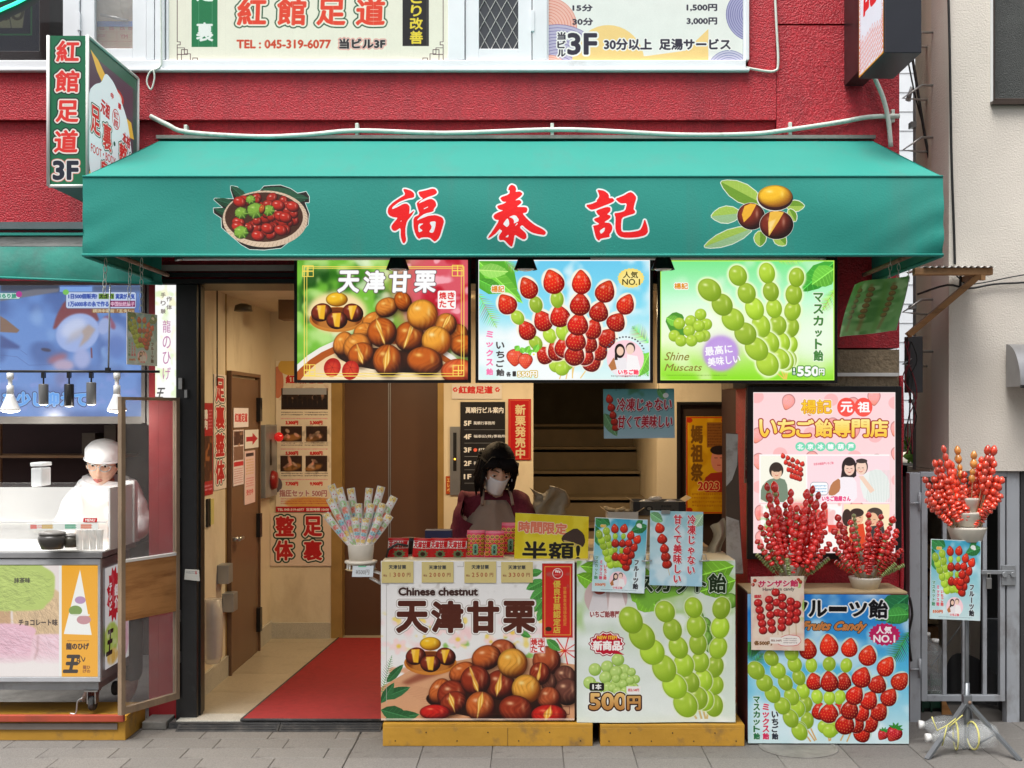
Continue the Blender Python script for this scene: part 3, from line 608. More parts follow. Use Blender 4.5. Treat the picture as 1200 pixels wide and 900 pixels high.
def L_small():
 fruit_card('print_fruit_card_counter',(0,0,62.0,85.5),4)
 fruit_card('print_fruit_card_stand',(0,0,62.0,85.5),4.2)
 fruit_card('print_fruit_card_hanging',(0,0,62.0,85.5),3)
 # 冷凍じゃない card standing
 c = Cv('print_not_frozen_card',(762.0,599.5,824.0,686.5),(690,595),8.18,4)
 c.vgrad((28,(150,200,210)),(400,(190,220,228)),(750,(160,205,225))); c.clouds((220,235,240),140,.4,.75,.8,octs=3); c.leaf(590,60,710,140,50,(110,160,110)); c.leaf(1095,60,1020,180,60,(150,185,150))
 c.line([(765,575),(782,650)],6,(200,180,140)); skewer(c,[(680,200),(706,303),(728,395),(740,470),(754,540)],'trrrr',46)
 for t,x0,x1,y0,y1 in (('冷凍じゃない',945,1028,66,640),('甘くて美味しい',812,896,66,728)):
  c.text(t,x0 + 4,y0 + 6,x1 + 4,y1 + 6,(90,90,96),3,((3,(90,90,96)),),vert=True); c.text(t,x0,y0,x1,y1,(205,36,50),3,((6,(240,240,242)),),vert=True)
 done(c)
 c = Cv('print_not_frozen_hanging',(706.8,456.0,790.6,513.5),(600,440),4.09,4)
 c.vgrad((62,(90,160,165)),(180,(140,185,195)),(300,(170,200,215))); c.clouds((70,130,90),60,.55,.75,.8,(437,60,777,130)); c.leaf(440,180,500,290,30,(90,130,90)); c.leaf(700,60,740,120,20,(90,150,90)); c.ell(738,98,14,12,(235,240,240))
 skewer(c,[(466,112),(474,152),(482,188),(488,219),(494,246)],'trrrr',18)
 for t,x0,y0,x1,y1 in (('冷凍じゃない',502,110,766,170),('甘くて美味しい',505,192,768,250)): c.text(t,x0 + 2,y0 + 3,x1 + 2,y1 + 3,(60,60,70),2,((2.5,(60,60,70)),),skew=.1); c.text(t,x0,y0,x1,y1,(190,24,44),1.5,((3.5,(230,232,236)),),skew=.1)
 done(c)
 # half price
 c = Cv('print_half_price',(603.5,603.0,690.0,657.5),(480,490),5.0,4)
 c.fill((220,196,30)); c.clouds((232,214,60),80,.4,.8,.8)
 for i,t in enumerate('期間限定'): x = 640 + i * 72; c.text('時間限定'[i],x,612,x + 66,674,(225,120,90),3,((3,(235,225,215)),))
 c.poly(chaikin([(893,706),(905,678),(975,634),(1020,670),(1030,715),(1015,752),(925,738)]),(70,52,44),ol=(3,(30,24,20))); c.poly(chaikin([(897,706),(960,722),(1018,745),(1000,760),(925,740)]),(190,165,110))
 c.text('半額!',668,724,1000,838,(22,20,20),3.5,((5,(225,205,80)),)); c.line([(700,834),(1045,845)],3,(100,90,20)); done(c)
 # temple festival poster
 c = Cv('print_festival_poster',(804.0,488.0,850.0,602.0),(600,440),4.09,4)
 c.fill((215,160,12)); c.clouds((235,185,30),60,.4,.8); c.box([(838,202),(1022,202),(1022,658),(838,658)],6,(200,60,20))
 for x,y in ((850,215),(1010,215),(850,645)): c.ell(x,y,14,12,(190,50,20))
 c.text('媽祖祭',856,236,912,510,(120,80,20),2.6,((2,(190,140,40)),),vert=True); c.rect(930,225,1000,345,(150,95,40)); c.lines_of_print(934,230,996,340,8,(90,50,20));
 c.poly(chaikin([(900,560),(930,470),(1020,460),(1026,560)]),(170,50,40)); c.ell(985,405,36,58,(232,150,130)); c.ell(985,358,40,22,(40,30,30)); c.line([(965,395),(978,395)],3,(60,30,30)); c.line([(990,395),(1004,395)],3,(60,30,30)); c.line([(978,430),(992,430)],4,(180,40,40))
 c.text('2023',890,510,985,550,(200,40,40),2,((3,(250,225,150)),)); c.lines_of_print(862,560,1010,635,4,(190,110,20)); done(c)
 # long red banner
 c = Cv('print_new_chestnut_banner',(595.6,467.6,622.2,539.0),(380,440),4.09,5)
 c.fill((190,18,26)); c.box([(890,120),(982,120),(982,398),(890,398)],2,(225,120,80)); c.text('新栗発売中',914,138,966,400,(228,214,170),2.2,vert=True); done(c)
 c = Cv('print_floor_directory',(539.4,471.0,592.0,590.0),(380,440),4.09,5)
 c.fill((22,20,20)); W = (225,215,195); c.text('萬順行ビル案内',678,152,858,180,W,1)
 for i,(f,t) in enumerate((('5F','萬順行事務所'),('4F','福泰記(株)事務所'),('3F','紅館足道'),('2F','福泰記'),('1F','福泰記'))):
  y = 218 + i * 64; c.text(f,670,y,704,y + 22,W,1.5); c.text(t,716 + (24 if i == 2 else 0),y + 2,716 + (24 if i == 2 else 0) + 20 * len(t) * (.85 if len(t) > 5 else 1),y + 18,W,.5); c.line([(672,y + 42),(866,y + 42)],1.5,(150,140,120))
  if i == 2: c.ell(724,y + 11,9,9,(225,90,60))
 done(c,wb=WARM)
 c = Cv('print_elevator_header',(529.6,450.0,588.0,467.5),(380,440),4.09,5)
 c.fill((205,180,140)); c.text('紅館足道',645,52,806,86,(190,36,30),1.8)
 for x in (628,830):
  for k in range(6): c.ell(x + 8 * math.cos(k),68 + 8 * math.sin(k),4,4,(190,36,30))
 done(c,wb=WARM)
 # massage price poster on the back wall
 c = Cv('print_massage_poster',(323.3,423.0,388.7,600.0),(230,440),3.75,5)
 c.fill((214,186,138)); c.ell(358,30,26,70,(190,110,70)); c.ell(420,-40,60,40,(200,150,60)); c.ell(352,480,26,34,(100,84,74)); c.ell(500,560,110,26,(205,140,60),soft=4)
 c.text('紅館足道',395,0,560,34,(190,40,30),2)
 c.rect(374,56,581,150,(44,28,20)); c.clouds((170,120,80),22,.55,.75,.9,(374,56,581,110),2); c.rect(380,56,575,84,(150,140,120))
 for k in range(9): c.ell(390 + k * 22,96 + (k % 3) * 7,8,10,(26,18,16)); c.poly([(380 + k * 22,140),(384 + k * 22,108),(398 + k * 22,108),(402 + k * 22,140)],(30,22,20))
 for i,(y,a,b) in enumerate(((206,'3,300円','3,300円'),(340,'5,500円','8,800円'),(474,'7,700円','9,900円'))):
  c.lines_of_print(374,y - 48,470,y - 28,2,(60,46,36)); c.lines_of_print(478,y - 48,581,y - 28,2,(60,46,36)); c.lines_of_print(372,y - 20,580,y - 12,1,(200,70,80))
  c.text(a,394,y - 6,448,y + 10,(190,40,30),1.4); c.text(b,502,y - 6,556,y + 10,(190,40,30),1.4)
 for x0,y0,x1,y1 in ((372,223,466,291),(484,223,578,291),(370,353,466,422),(482,353,578,422)):
  c.rect(x0,y0,x1,y1,(52,32,22)); rr = random.Random(int(x0 * 3 + y0)); cx,cy = (x0 + x1) / 2,(y0 + y1) / 2; c.ell(cx + rr.uniform(-20,20),cy + 16,40,14,(150,96,44),rr.uniform(-20,20),soft=3)
  for _ in range(4): c.ell(cx + rr.uniform(-26,26),cy + rr.uniform(-16,16),rr.uniform(8,24),rr.uniform(5,9),(rr.randint(175,215),138,98),rr.uniform(-80,80),soft=1.5)
  c.clouds((30,18,12),26,.5,.7,.5,(x0 + 4,y0 + 4,x1 - 4,y1 - 4))
 c.text('指圧セット 500円',366,503,576,532,(170,110,90),1.6,((2,(235,215,170)),)); c.lines_of_print(372,538,580,568,3,(170,50,50)); c.rect(348,576,596,602,(170,30,34)); c.text('TEL 045-319-6077  営業時間 10:00',358,583,585,595,(235,215,180),.8)
 done(c,wb=WARM)
 c = Cv('print_foot_back_sign',(316.5,601.0,388.0,663.0),(230,440),3.75,5)
 c.fill((205,170,128))
 for t,x,y in (('整',350,622),('足',474,622),('体',346,728),('裏',474,728)): c.text(t,x,y,x + 76,y + 82,(170,30,28),3.5,((11,(20,50,34)),(5,(225,190,150))))
 done(c,wb=WARM)

def L_upper():
 c = Cv('print_foot_salon_billboard',(197.5,-40.0,525.0,73.5),(180,0),2.857,3)
 c.fill((238,236,218)); K = (74,44,50)
 c.rect(126,-140,213,157,(22,120,72)); c.text('足\u3000裏',140,-60,200,140,(235,240,235),2,vert=True); c.rect(833,-140,921,154,(30,28,30)); c.text('改',858,60,900,98,(240,215,60),1.5); c.text('善',858,104,900,146,(240,215,60),1.5); c.text('り',862,18,896,54,(240,215,60),1.5); c.text('こ',862,-24,896,10,(240,215,60),1.5)
 c.fill  # corners
 for t,x in (('紅',282),('館',415),('足',548),('道',680)): c.text(t,x,-4,x + 92,82,(232,66,40),3.2,((10,(24,70,44)),(6,(245,240,222))),skew=.04)
 c.text('TEL : 045-319-6077',278,134,592,161,(205,66,36),1.4); c.text('当ビル3F',622,130,774,162,(44,40,44),2,((4,(225,130,120)),(2,(240,236,225))))
 for sx,X in ((1,72),(-1,975)):
  for a,b,d,e in ((0,135,0,60),(14,135,14,160)): pass
  f = lambda q: X + sx * q
  c.line([(f(6),-120),(f(6),140),(f(16),140),(f(16),150),(f(6),150),(f(6),204),(f(50),204),(f(50),180),(f(30),180),(f(30),160),(f(6),160)],2.2,K)
  c.line([(f(6),182),(f(40),182),(f(40),166),(f(20),166),(f(20),204)],2.2,K); c.line([(f(50),204),(f(58),204),(f(58),194),(f(74),194),(f(74),204),(f(450),204)],2.2,K)
 for k in range(20): x = 60 + k * 45; c.line([(x,-120),(x,210)],1,(225,222,205),.5)
 done(c)
 c = Cv('print_price_billboard',(643.0,-40.0,871.6,71.4),(560,0),3.53,3.5)
 c.fill((236,240,234))
 def wave(cx,cy,r0,r1,n,col,back):
  c.ell(cx,cy,r1,r1,back)
  for k in range(n): r = r1 - (r1 - r0) * k / n; c.ell(cx,cy,r,r,back,ol=(2.2,col))
 wave(290,110,10,118,9,(220,120,105),(240,190,175)); wave(330,315,30,212,14,(110,100,160),(190,185,210)); c.ell(540,260,150,156,(248,214,140)); c.poly([(400,252),(700,232),(860,210),(955,120),(955,252)],(248,214,140)); wave(300,300,10,70,7,(225,140,120),(245,200,185)); wave(1140,60,20,110,10,(90,90,150),(170,170,205)); wave(1040,300,10,90,8,(100,110,165),(200,200,220)); c.rect(293,-140,320,10,(236,240,234),.0)
 T = (50,46,62)
 for t,x0,y0,x1,y1 in (('15分',393,20,474,46),('30分',393,76,476,104),('1,500円',866,18,990,46),('3,000円',866,74,990,102),('10分',393,-36,474,-10),('1,000円',866,-38,990,-10)): c.text(t,x0,y0,x1,y1,T,1.4)
 for i,t in enumerate('当ビル'): c.text(t,330,134 + i * 36,362,164 + i * 35,T,1.5,((5,(245,245,240)),))
 c.text('3F',374,140,490,224,T,4,((7,(245,245,240)),)); c.text('30分以上  足湯サービス',524,162,1046,206,T,2,((5,(245,245,240)),(.8,(250,250,248))))
 c.a[:,-2:] = .7; done(c)
 c = Cv('print_blade_sign_front',(57.0,42.5,101.0,217.5),(0,0),4.0,4)
 c.fill((26,110,74))
 for t,y0,y1,x0,x1 in (('紅',196,288,264,368),('館',334,430,258,368),('足',474,570,262,366),('道',612,712,254,362)): c.text(t,x0,y0,x1,y1,(226,52,46),3.5,((12,(16,40,34)),(7,(240,230,220))),skew=.05)
 c.text('3F',248,756,364,838,(34,40,56),5,((9,(225,130,120)),(6,(235,232,226)))); done(c)
 # side of the blade sign, drawn flat: 260 x 700
 c = Cv('print_blade_sign_side',(0,0,120,175),(0,0),4.0,4)
 c.fill((92,70,84))
 for k in range(60): c.line([(0,k * 12),(480,k * 12 + 8)],3,(66,50,64),.5)
 c.rect(0,0,480,60,(52,96,78)); c.rect(440,60,480,700,(44,92,72),.6)
 c.poly([(20,40),(90,60),(190,130),(170,190),(80,120)],(235,180,70)); c.poly([(330,240),(420,250),(450,330),(360,340)],(235,180,70)); c.ell(280,170,60,40,(190,60,50)); c.ell(280,170,40,26,(235,210,200)); c.poly([(0,640),(60,580),(120,700),(0,700)],(235,180,70))
 c.poly(chaikin([(0,250),(60,190),(120,160),(160,90),(240,110),(300,160),(380,250),(430,420),(470,700),(90,700),(0,620)],2),(232,236,240))
 D = (196,44,44)
 c.text('元祖',116,240,200,310,D,2.5,((0,D),),rot=8); c.text('本格',330,330,410,390,D,2.5,rot=10); c.text('中',210,170,236,200,D,2); c.text('華',284,195,312,225,D,2); c.ell(262,290,38,52,D); c.ell(262,290,33,47,(232,236,240)); c.text('紅館',238,250,286,330,D,1,vert=True)
 for t,x,y in (('足',26,300),('裏',136,344),('整',296,392),('体',392,420)): c.text(t,x,y,x + 78,y + 130,(214,48,44),3,((10,(18,70,48)),(5,(238,236,230))))
 c.ell(246,420,10,12,(18,70,48)); c.text('FOOT・BODY・MASSAGE',24,490,450,530,D,.6); c.text('良い',120,540,250,620,(214,48,44),3,((8,(18,70,48)),(4,(238,236,230)))); done(c)
 c = Cv('print_right_blade_sign',(0,0,70,160),(0,0),4.0,4)
 c.fill((228,226,238)); Rr = (214,60,50)
 for k in range(30):
  for j in range(10):
   x,y = j * 28,500 + k * 14 - abs(j - 5) * 10
   if y < 640 and y > 540 - j * 0: c.box([(x,y),(x + 20,y - 12),(x + 24,y + 4),(x + 6,y + 12)],2,(222,110,90))
 for k in range(40):
  for x in (4,262): c.box([(x,k * 16),(x + 14,k * 16),(x + 14,k * 16 + 11),(x,k * 16 + 11)],2,(222,120,100))
 c.text('記',60,290,225,478,(220,30,36),6,skew=.1); c.text('福泰',70,-60,210,280,(220,30,36),5,vert=True); c.box([(1,1),(279,1),(279,639),(1,639)],5,(220,150,40)); done(c)
 c = Cv('print_card_board',(0,0,50,70),(0,0),6.0,4)      # dark board with three cards behind the upper left window
 c.fill((14,20,44)); c.box([(-20,-20),(268,-20),(268,352),(-20,352)],7,(26,110,60))
 for x,r in ((40,-8),(120,2),(168,10)): c.poly([(x,205),(x + 78,200 + r),(x + 64,325),(x + 20,325)],(130,132,104),ol=(3,(40,44,50))); c.ell(x + 42,262,28,32,(60,58,40)); c.ell(x + 42,262,16,20,(130,132,104))
 c.text('LADYA',160,70,178,175,(150,170,190),.5,vert=True); done(c)

def L_left():
 c = Cv('print_television_picture',(0,334.5,167.0,488.0),(0,320),5.0,3.5)
 c.fill((112,150,215)); c.clouds((80,105,165),160,.45,.8,.8); c.clouds((150,185,235),120,.5,.8,.7,(60,200,840,560))
 c.rect(0,60,350,110,(64,66,74),.9,8); c.rect(540,70,840,110,(84,90,110),.8,10); c.rect(350,80,540,110,(130,170,235))
 c.poly([(0,130),(200,95),(350,90),(340,110),(0,165)],(120,120,130),soft=3)
 c.poly([(0,250),(40,275),(115,335),(100,350),(0,345)],(140,110,90),soft=2); c.poly([(0,360),(120,430),(110,445),(0,440)],(76,92,150),soft=6)
 c.poly(chaikin([(305,345),(330,250),(380,160),(440,150),(560,215),(585,290),(500,260),(400,260)]),(135,72,76),soft=4)
 c.ell(660,350,90,60,(140,165,220),20,soft=16); c.poly(chaikin([(600,260),(640,245),(680,310),(670,335),(620,300)]),(150,90,110),soft=5)
 c.ell(455,350,130,110,(165,185,235),-25,soft=4); c.ell(430,320,80,50,(205,215,245),-30,soft=14); c.poly([(380,420),(420,350),(520,300),(470,380)],(190,175,165),.5,12); c.poly([(480,340),(520,300),(560,330),(520,390),(460,440),(490,370)],(185,160,140),.8,6); c.ell(610,310,36,50,(165,180,225),20,soft=5)
 c.ell(335,500,60,24,(165,110,125),-20,soft=12); c.ell(375,540,60,34,(190,170,195),soft=10); c.ell(480,500,50,60,(170,180,225),soft=10); c.line([(535,440),(538,495)],8,(120,60,70),soft=2); c.ell(270,450,30,10,(70,66,90),10,soft=3)
 for q in (((0,480),(100,490),(170,540)),((170,540),(300,535)),((120,450),(160,480))): c.line(q,3,(80,96,150),.6)
 c.ell(680,430,60,70,(100,125,190),0,.8,14); c.ell(360,620,40,50,(120,130,180),soft=14); c.clouds((150,160,225),50,.5,.8,.5,(0,590,840,800))
 c.rrect(388,112,796,206,12,(205,220,245),ol=(3,(90,96,130))); c.ell(386,112,18,16,(130,205,90)); c.rect(0,118,112,150,(70,150,110),ol=None) if False else c.rrect(-20,118,116,150,6,(225,240,240),ol=(3,(60,140,110)))
 c.text('ぶらり旅',-20,122,96,146,(40,150,110),2); c.ell(112,124,18,18,(190,60,150))
 c.text('1日500個販売!',402,122,568,150,(40,70,165),1.6); c.rect(578,120,668,152,(110,150,40)); c.text('スゴイ!',582,124,662,148,(20,20,30),1.6); c.text('実演が人気',678,122,788,152,(40,70,165),1.6)
 c.text('1万6000本の糸で作る',402,166,636,196,(50,80,175),1.6); c.rect(646,162,792,198,(130,36,90)); c.text('中国伝統菓子',650,168,788,194,(235,190,210),1.4); c.rect(538,208,788,234,(150,104,60)); c.text('横浜中華街「王タレ」',544,212,780,231,(225,210,170),1.2)
 c.text('ら',-70,708,-20,780,(80,150,240),4,((5,(20,40,120)),)); c.text('を少し抑えて',20,700,505,778,(90,165,245),4,((8,(24,36,90)),(4,(150,200,250))))
 for y in range(80,840,6): c.line([(0,y),(840,y)],1.2,(90,120,190),.25)
 done(c)
 c = Cv('print_dragon_beard_lightpanel',(181.0,334.0,207.8,466.5),(180,290),5.0,5)
 c.fill((255,255,252)); c.clouds((250,248,205),60,.55,.8,.8); c.clouds((225,245,190),60,.65,.85,.7)
 for i,t in enumerate('手作り体験'): c.text(t,40 + (i % 2) * 36,265 + i * 24,70 + (i % 2) * 40,292 + i * 24,(120,110,105),.8)
 for i,t in enumerate('龍のひげ'): c.text(t,52,428 + i * 92,102,500 + i * 92,(190,120,165),.2)
 c.text('王',12,826,60,884,(70,66,66),2,skew=.3); done(c)
 c = Cv('print_candy_cart_front',(-60.0,662.7,114.8,792.8),(0,640),4.09,4)
 c.fill((240,228,224))
 def floss(x0,y0,x1,y1,col,ang,seed,n=420):
  rg = np.random.default_rng(seed); cx,cy = (x0 + x1) / 2,(y0 + y1) / 2; rx,ry = (x1 - x0) / 2,(y1 - y0) / 2
  pts = [(cx + rx * np.sign(math.cos(t)) * abs(math.cos(t)) ** .42 * (1 + .06 * math.sin(5 * t + seed)),cy + ry * np.sign(math.sin(t)) * abs(math.sin(t)) ** .42) for t in np.linspace(0,2 * PI,50)[:-1]]
  c.poly(pts,col,soft=3); dk = [v * .78 for v in col]; lt = [min(255,v * 1.1 + 8) for v in col]
  for k in range(n):
   a = rg.uniform(0,2 * PI); r = rg.uniform(0,.92) ** .6; x,y = cx + rx * r * math.cos(a),cy + ry * r * math.sin(a); t = R(ang + rg.normal(0,22)); L = rg.uniform(20,74)
   c.line([(x - L * .5 * math.cos(t),y - L * .5 * math.sin(t)),(x,y + 3),(x + L * .5 * math.cos(t),y + L * .5 * math.sin(t))],1.5,dk if k % 2 else lt,.6)
 floss(-240,250,60,420,(205,165,125),20,5,150); floss(60,200,300,440,(222,190,148),60,3,500); floss(-200,370,170,560,(240,190,205),20,4,500); floss(150,420,320,560,(245,205,215),40,6,90); floss(-240,80,250,310,(188,208,110),15,2,900)
 c.rect(-245,540,300,640,(248,240,236),.85,20); c.line([(182,428),(180,500),(166,540)],9,(150,110,100),.35,4)
 c.text('抹茶味',68,152,145,176,(70,70,44),1.2); c.text('チョコレート味',90,350,276,380,(66,50,40),1.2)
 c.rect(290,93,470,624,(248,176,30)); c.rect(283,93,296,624,(245,245,240)); c.poly([(384,112),(440,425),(306,420)],(250,250,244))
 c.ell(385,258,26,18,(190,150,190)); c.ell(362,308,32,24,(130,160,80)); c.ell(402,352,34,22,(205,150,155)); c.rect(330,325,430,334,(245,245,240),.8)
 c.lines_of_print(322,448,428,458,1,(150,90,20)); c.text('龍のひげ',318,464,426,494,(60,34,20),1.6); c.text('王',314,524,376,602,(40,26,20),5,skew=.2); c.text('タレ',366,526,410,558,(60,36,20),1,rot=-25); c.text('龍ひ',398,570,432,588,(120,60,20),.6); c.text('げの',398,590,432,606,(120,60,20),.6)
 done(c)
 c = Cv('print_candy_cart_side',(0,0,90,130),(0,0),4.0,4)
 c.fill((240,236,236)); pts = [(130 + (110 if k % 2 else 80) * math.cos(k * PI / 12),150 + (150 if k % 2 else 120) * math.sin(k * PI / 12)) for k in range(24)]
 c.poly(pts,(200,34,50)); c.text('テレビ',60,80,100,230,(250,240,240),3,vert=True); c.text('紹介',140,100,190,230,(250,240,240),3,vert=True)
 c.ell(90,380,110,90,(180,200,90),soft=6); c.ell(280,400,80,110,(235,175,195),soft=6); c.ell(110,470,80,40,(225,180,90),soft=6); c.text('王',30,330,110,450,(30,24,20),6,skew=.2); c.clouds((250,240,230),50,.5,.8,.4); done(c)
 # prints of the entrance passage
 c = Cv('print_vertical_foot_sign',(0,0,26,128),(0,0),4.0,4)
 c.fill((208,180,140));
 for i,t in enumerate('足裏整体'): c.text(t,18,20 + i * 122,86,118 + i * 122,(170,36,30),4,((9,(24,50,34)),(5,(228,196,156))))
 done(c,wb=WARM)
 c = Cv('print_red_menu_sign',(0,0,30,112),(0,0),4.0,4)
 c.fill((160,28,30)); c.text('鴨肉',12,30,62,130,(225,200,170),3,vert=True); c.lines_of_print(70,30,110,130,6,(225,180,150)); c.rect(8,160,112,380,(70,36,22)); c.clouds((150,84,40),34,.5,.75,.9,(8,170,112,380)); c.lines_of_print(10,395,110,430,2,(230,200,180)); done(c,wb=WARM)
 c = Cv('print_small_door_sign',(0,0,60,36),(0,0),4.0,4); c.fill((216,190,160)); c.text('紅館足道',20,40,220,104,(180,40,34),2.5); done(c,wb=WARM)
 c = Cv('print_arrow_sign',(0,0,60,44),(0,0),4.0,4); c.fill((216,196,172)); c.poly([(20,66),(130,66),(130,30),(222,88),(130,146),(130,110),(20,110)],(176,34,40)); done(c,wb=WARM)
 c = Cv('print_door_leaflet',(0,0,44,100),(0,0),4.0,4); c.fill((210,180,150)); c.rect(8,10,168,110,(70,44,34)); c.clouds((170,120,80),30,.5,.8,.8,(8,10,168,200)); c.rect(8,120,168,220,(120,84,60)); c.rect(8,230,168,262,(180,40,40)); c.lines_of_print(14,275,160,390,7,(150,60,60)); done(c,wb=WARM)
 c = Cv('print_door_notice',(0,0,44,120),(0,0),4.0,4); c.fill((214,170,140)); c.rect(20,20,150,50,(60,44,40)); c.lines_of_print(24,70,150,220,6,(190,140,60)); c.lines_of_print(24,240,150,330,4,(190,70,70)); c.text('受付中',30,350,140,400,(190,50,50),1.5); done(c,wb=WARM)
 c = Cv('print_call_button_note',(0,0,8,26),(0,0),10.0,9); c.fill((190,80,30)); c.text('エレベ',14,20,66,240,(240,200,120),3,vert=True); done(c)
 # price cards
 for i,pr in enumerate(('1300','2000','2500','3300')):
  c = Cv('print_price_card_%d' % (i + 1),(0,0,38,25.5),(0,0),3.7,5); c.fill((214,196,132)); c.text('天津甘栗',32,16,108,34,(50,54,60),.7); c.text('税込',8,58,24,67,(120,60,40),.3)
  for k,d in enumerate(pr): c.text(d,34 + k * 19 + (3 if d == '1' else 0),50,(38 if d == '1' else 44) + k * 19,68,(170,96,60),.8)
  c.text('円',112,51,127,68,(150,90,60),.4); done(c)
 c = Cv('print_stick_price',(0,0,24,14),(0,0),6.0,6); c.fill((216,222,226)); c.rect(38,-2,92,10,(110,190,150)); c.text('¥500円',24,30,116,66,(150,150,150),1); done(c)
 # packets
 c = Cv('print_chestnut_packet',(0,0,26,22),(0,0),4.0,6); c.fill((196,24,28)); c.rect(0,12,104,46,(224,214,206));
 for i,t in enumerate('天津甘栗'): c.text(t,5 + i * 24,15,27 + i * 24,43,(196,24,28),1.8)
 c.poly([(60 + (34 if k % 2 else 24) * math.cos(k * PI / 9),72 + (22 if k % 2 else 15) * math.sin(k * PI / 9)) for k in range(18)],(110,130,90)); c.ell(60,72,14,10,(60,30,20)); done(c)
 c = Cv('print_pink_bag',(0,0,24,34),(0,0),4.0,6); c.fill((214,56,84)); c.rect(0,0,96,12,(226,110,130))
 for j in range(5):
  for i in range(4): x,y = 12 + i * 24,30 + j * 22; c.ell(x,y,11,9,(226,180,50)); c.ell(x,y,8,6,(90,30,20)); c.ell(x,y - 1,4,3,(210,150,60))
 c.rrect(34,66,62,124,12,(130,180,150)); c.text('天津',41,74,55,116,(40,70,60),1,vert=True); done(c)
 c = Cv('print_candy_wrap',(0,0,10,50),(0,0),6.0,8); c.fill((225,218,212))
 pal = [(140,205,215),(240,160,180),(245,215,130),(245,240,235),(180,220,160),(240,150,130)]
 for k in range(9): cc = pal[(k * 7 + 2) % 6]; c.ell(30,16 + k * 34,24,19,cc,soft=2); c.ell(22,12 + k * 34,4,3,(60,50,50) if k < 1 else (220,60,80)); c.ell(40,18 + k * 34,3,3,(210,70,90))
 c.clouds((255,255,255),14,.55,.8,.7); done(c)
 c = Cv('print_menu_strip',(0,0,80,8),(0,0),6.0,6); c.fill((232,236,232));
 for x,cc in ((10,(220,60,50)),(90,(200,150,60)),(250,(60,150,110)),(360,(210,90,60))): c.rect(x,6,x + 44 + (30 if x > 80 else 0),40,cc,.5); c.lines_of_print(x,10,x + 80,40,2,cc)
 done(c)
 c = Cv('print_menu_label',(0,0,17,5),(0,0),8.0,10); c.fill((206,30,36)); c.text('MENU',20,8,116,33,(250,245,240),1.5); done(c)
 c = Cv('print_switch_note',(0,0,22,16),(0,0),6.0,6); c.fill((200,200,192)); c.lines_of_print(12,12,118,40,2,(70,70,80)); c.rect(100,10,112,40,(190,40,40),.6); done(c)
 c = Cv('print_carton_side',(0,0,50,18),(0,0),6.0,5); c.fill((66,62,56)); c.rect(0,0,40,108,(30,30,34)); c.rect(262,0,300,108,(30,30,34)); c.ell(92,54,22,22,(25,25,25)); c.ell(92,54,12,12,(110,104,92)); c.text('とちおとめ',130,60,240,92,(24,24,24),2); c.text('栃木県産',160,26,220,44,(30,30,30),1); done(c)
 c = Cv('print_right_edge_board',(0,0,14,14),(0,0),6,6); c.fill((225,225,225)); done(c)
 c = Cv('print_pale_letters',(0,0,16,100),(0,0),5,5); c.fill((150,120,100)); c.text('天津甘栗いちご飴',16,20,60,480,(120,30,24),2,vert=True); done(c)

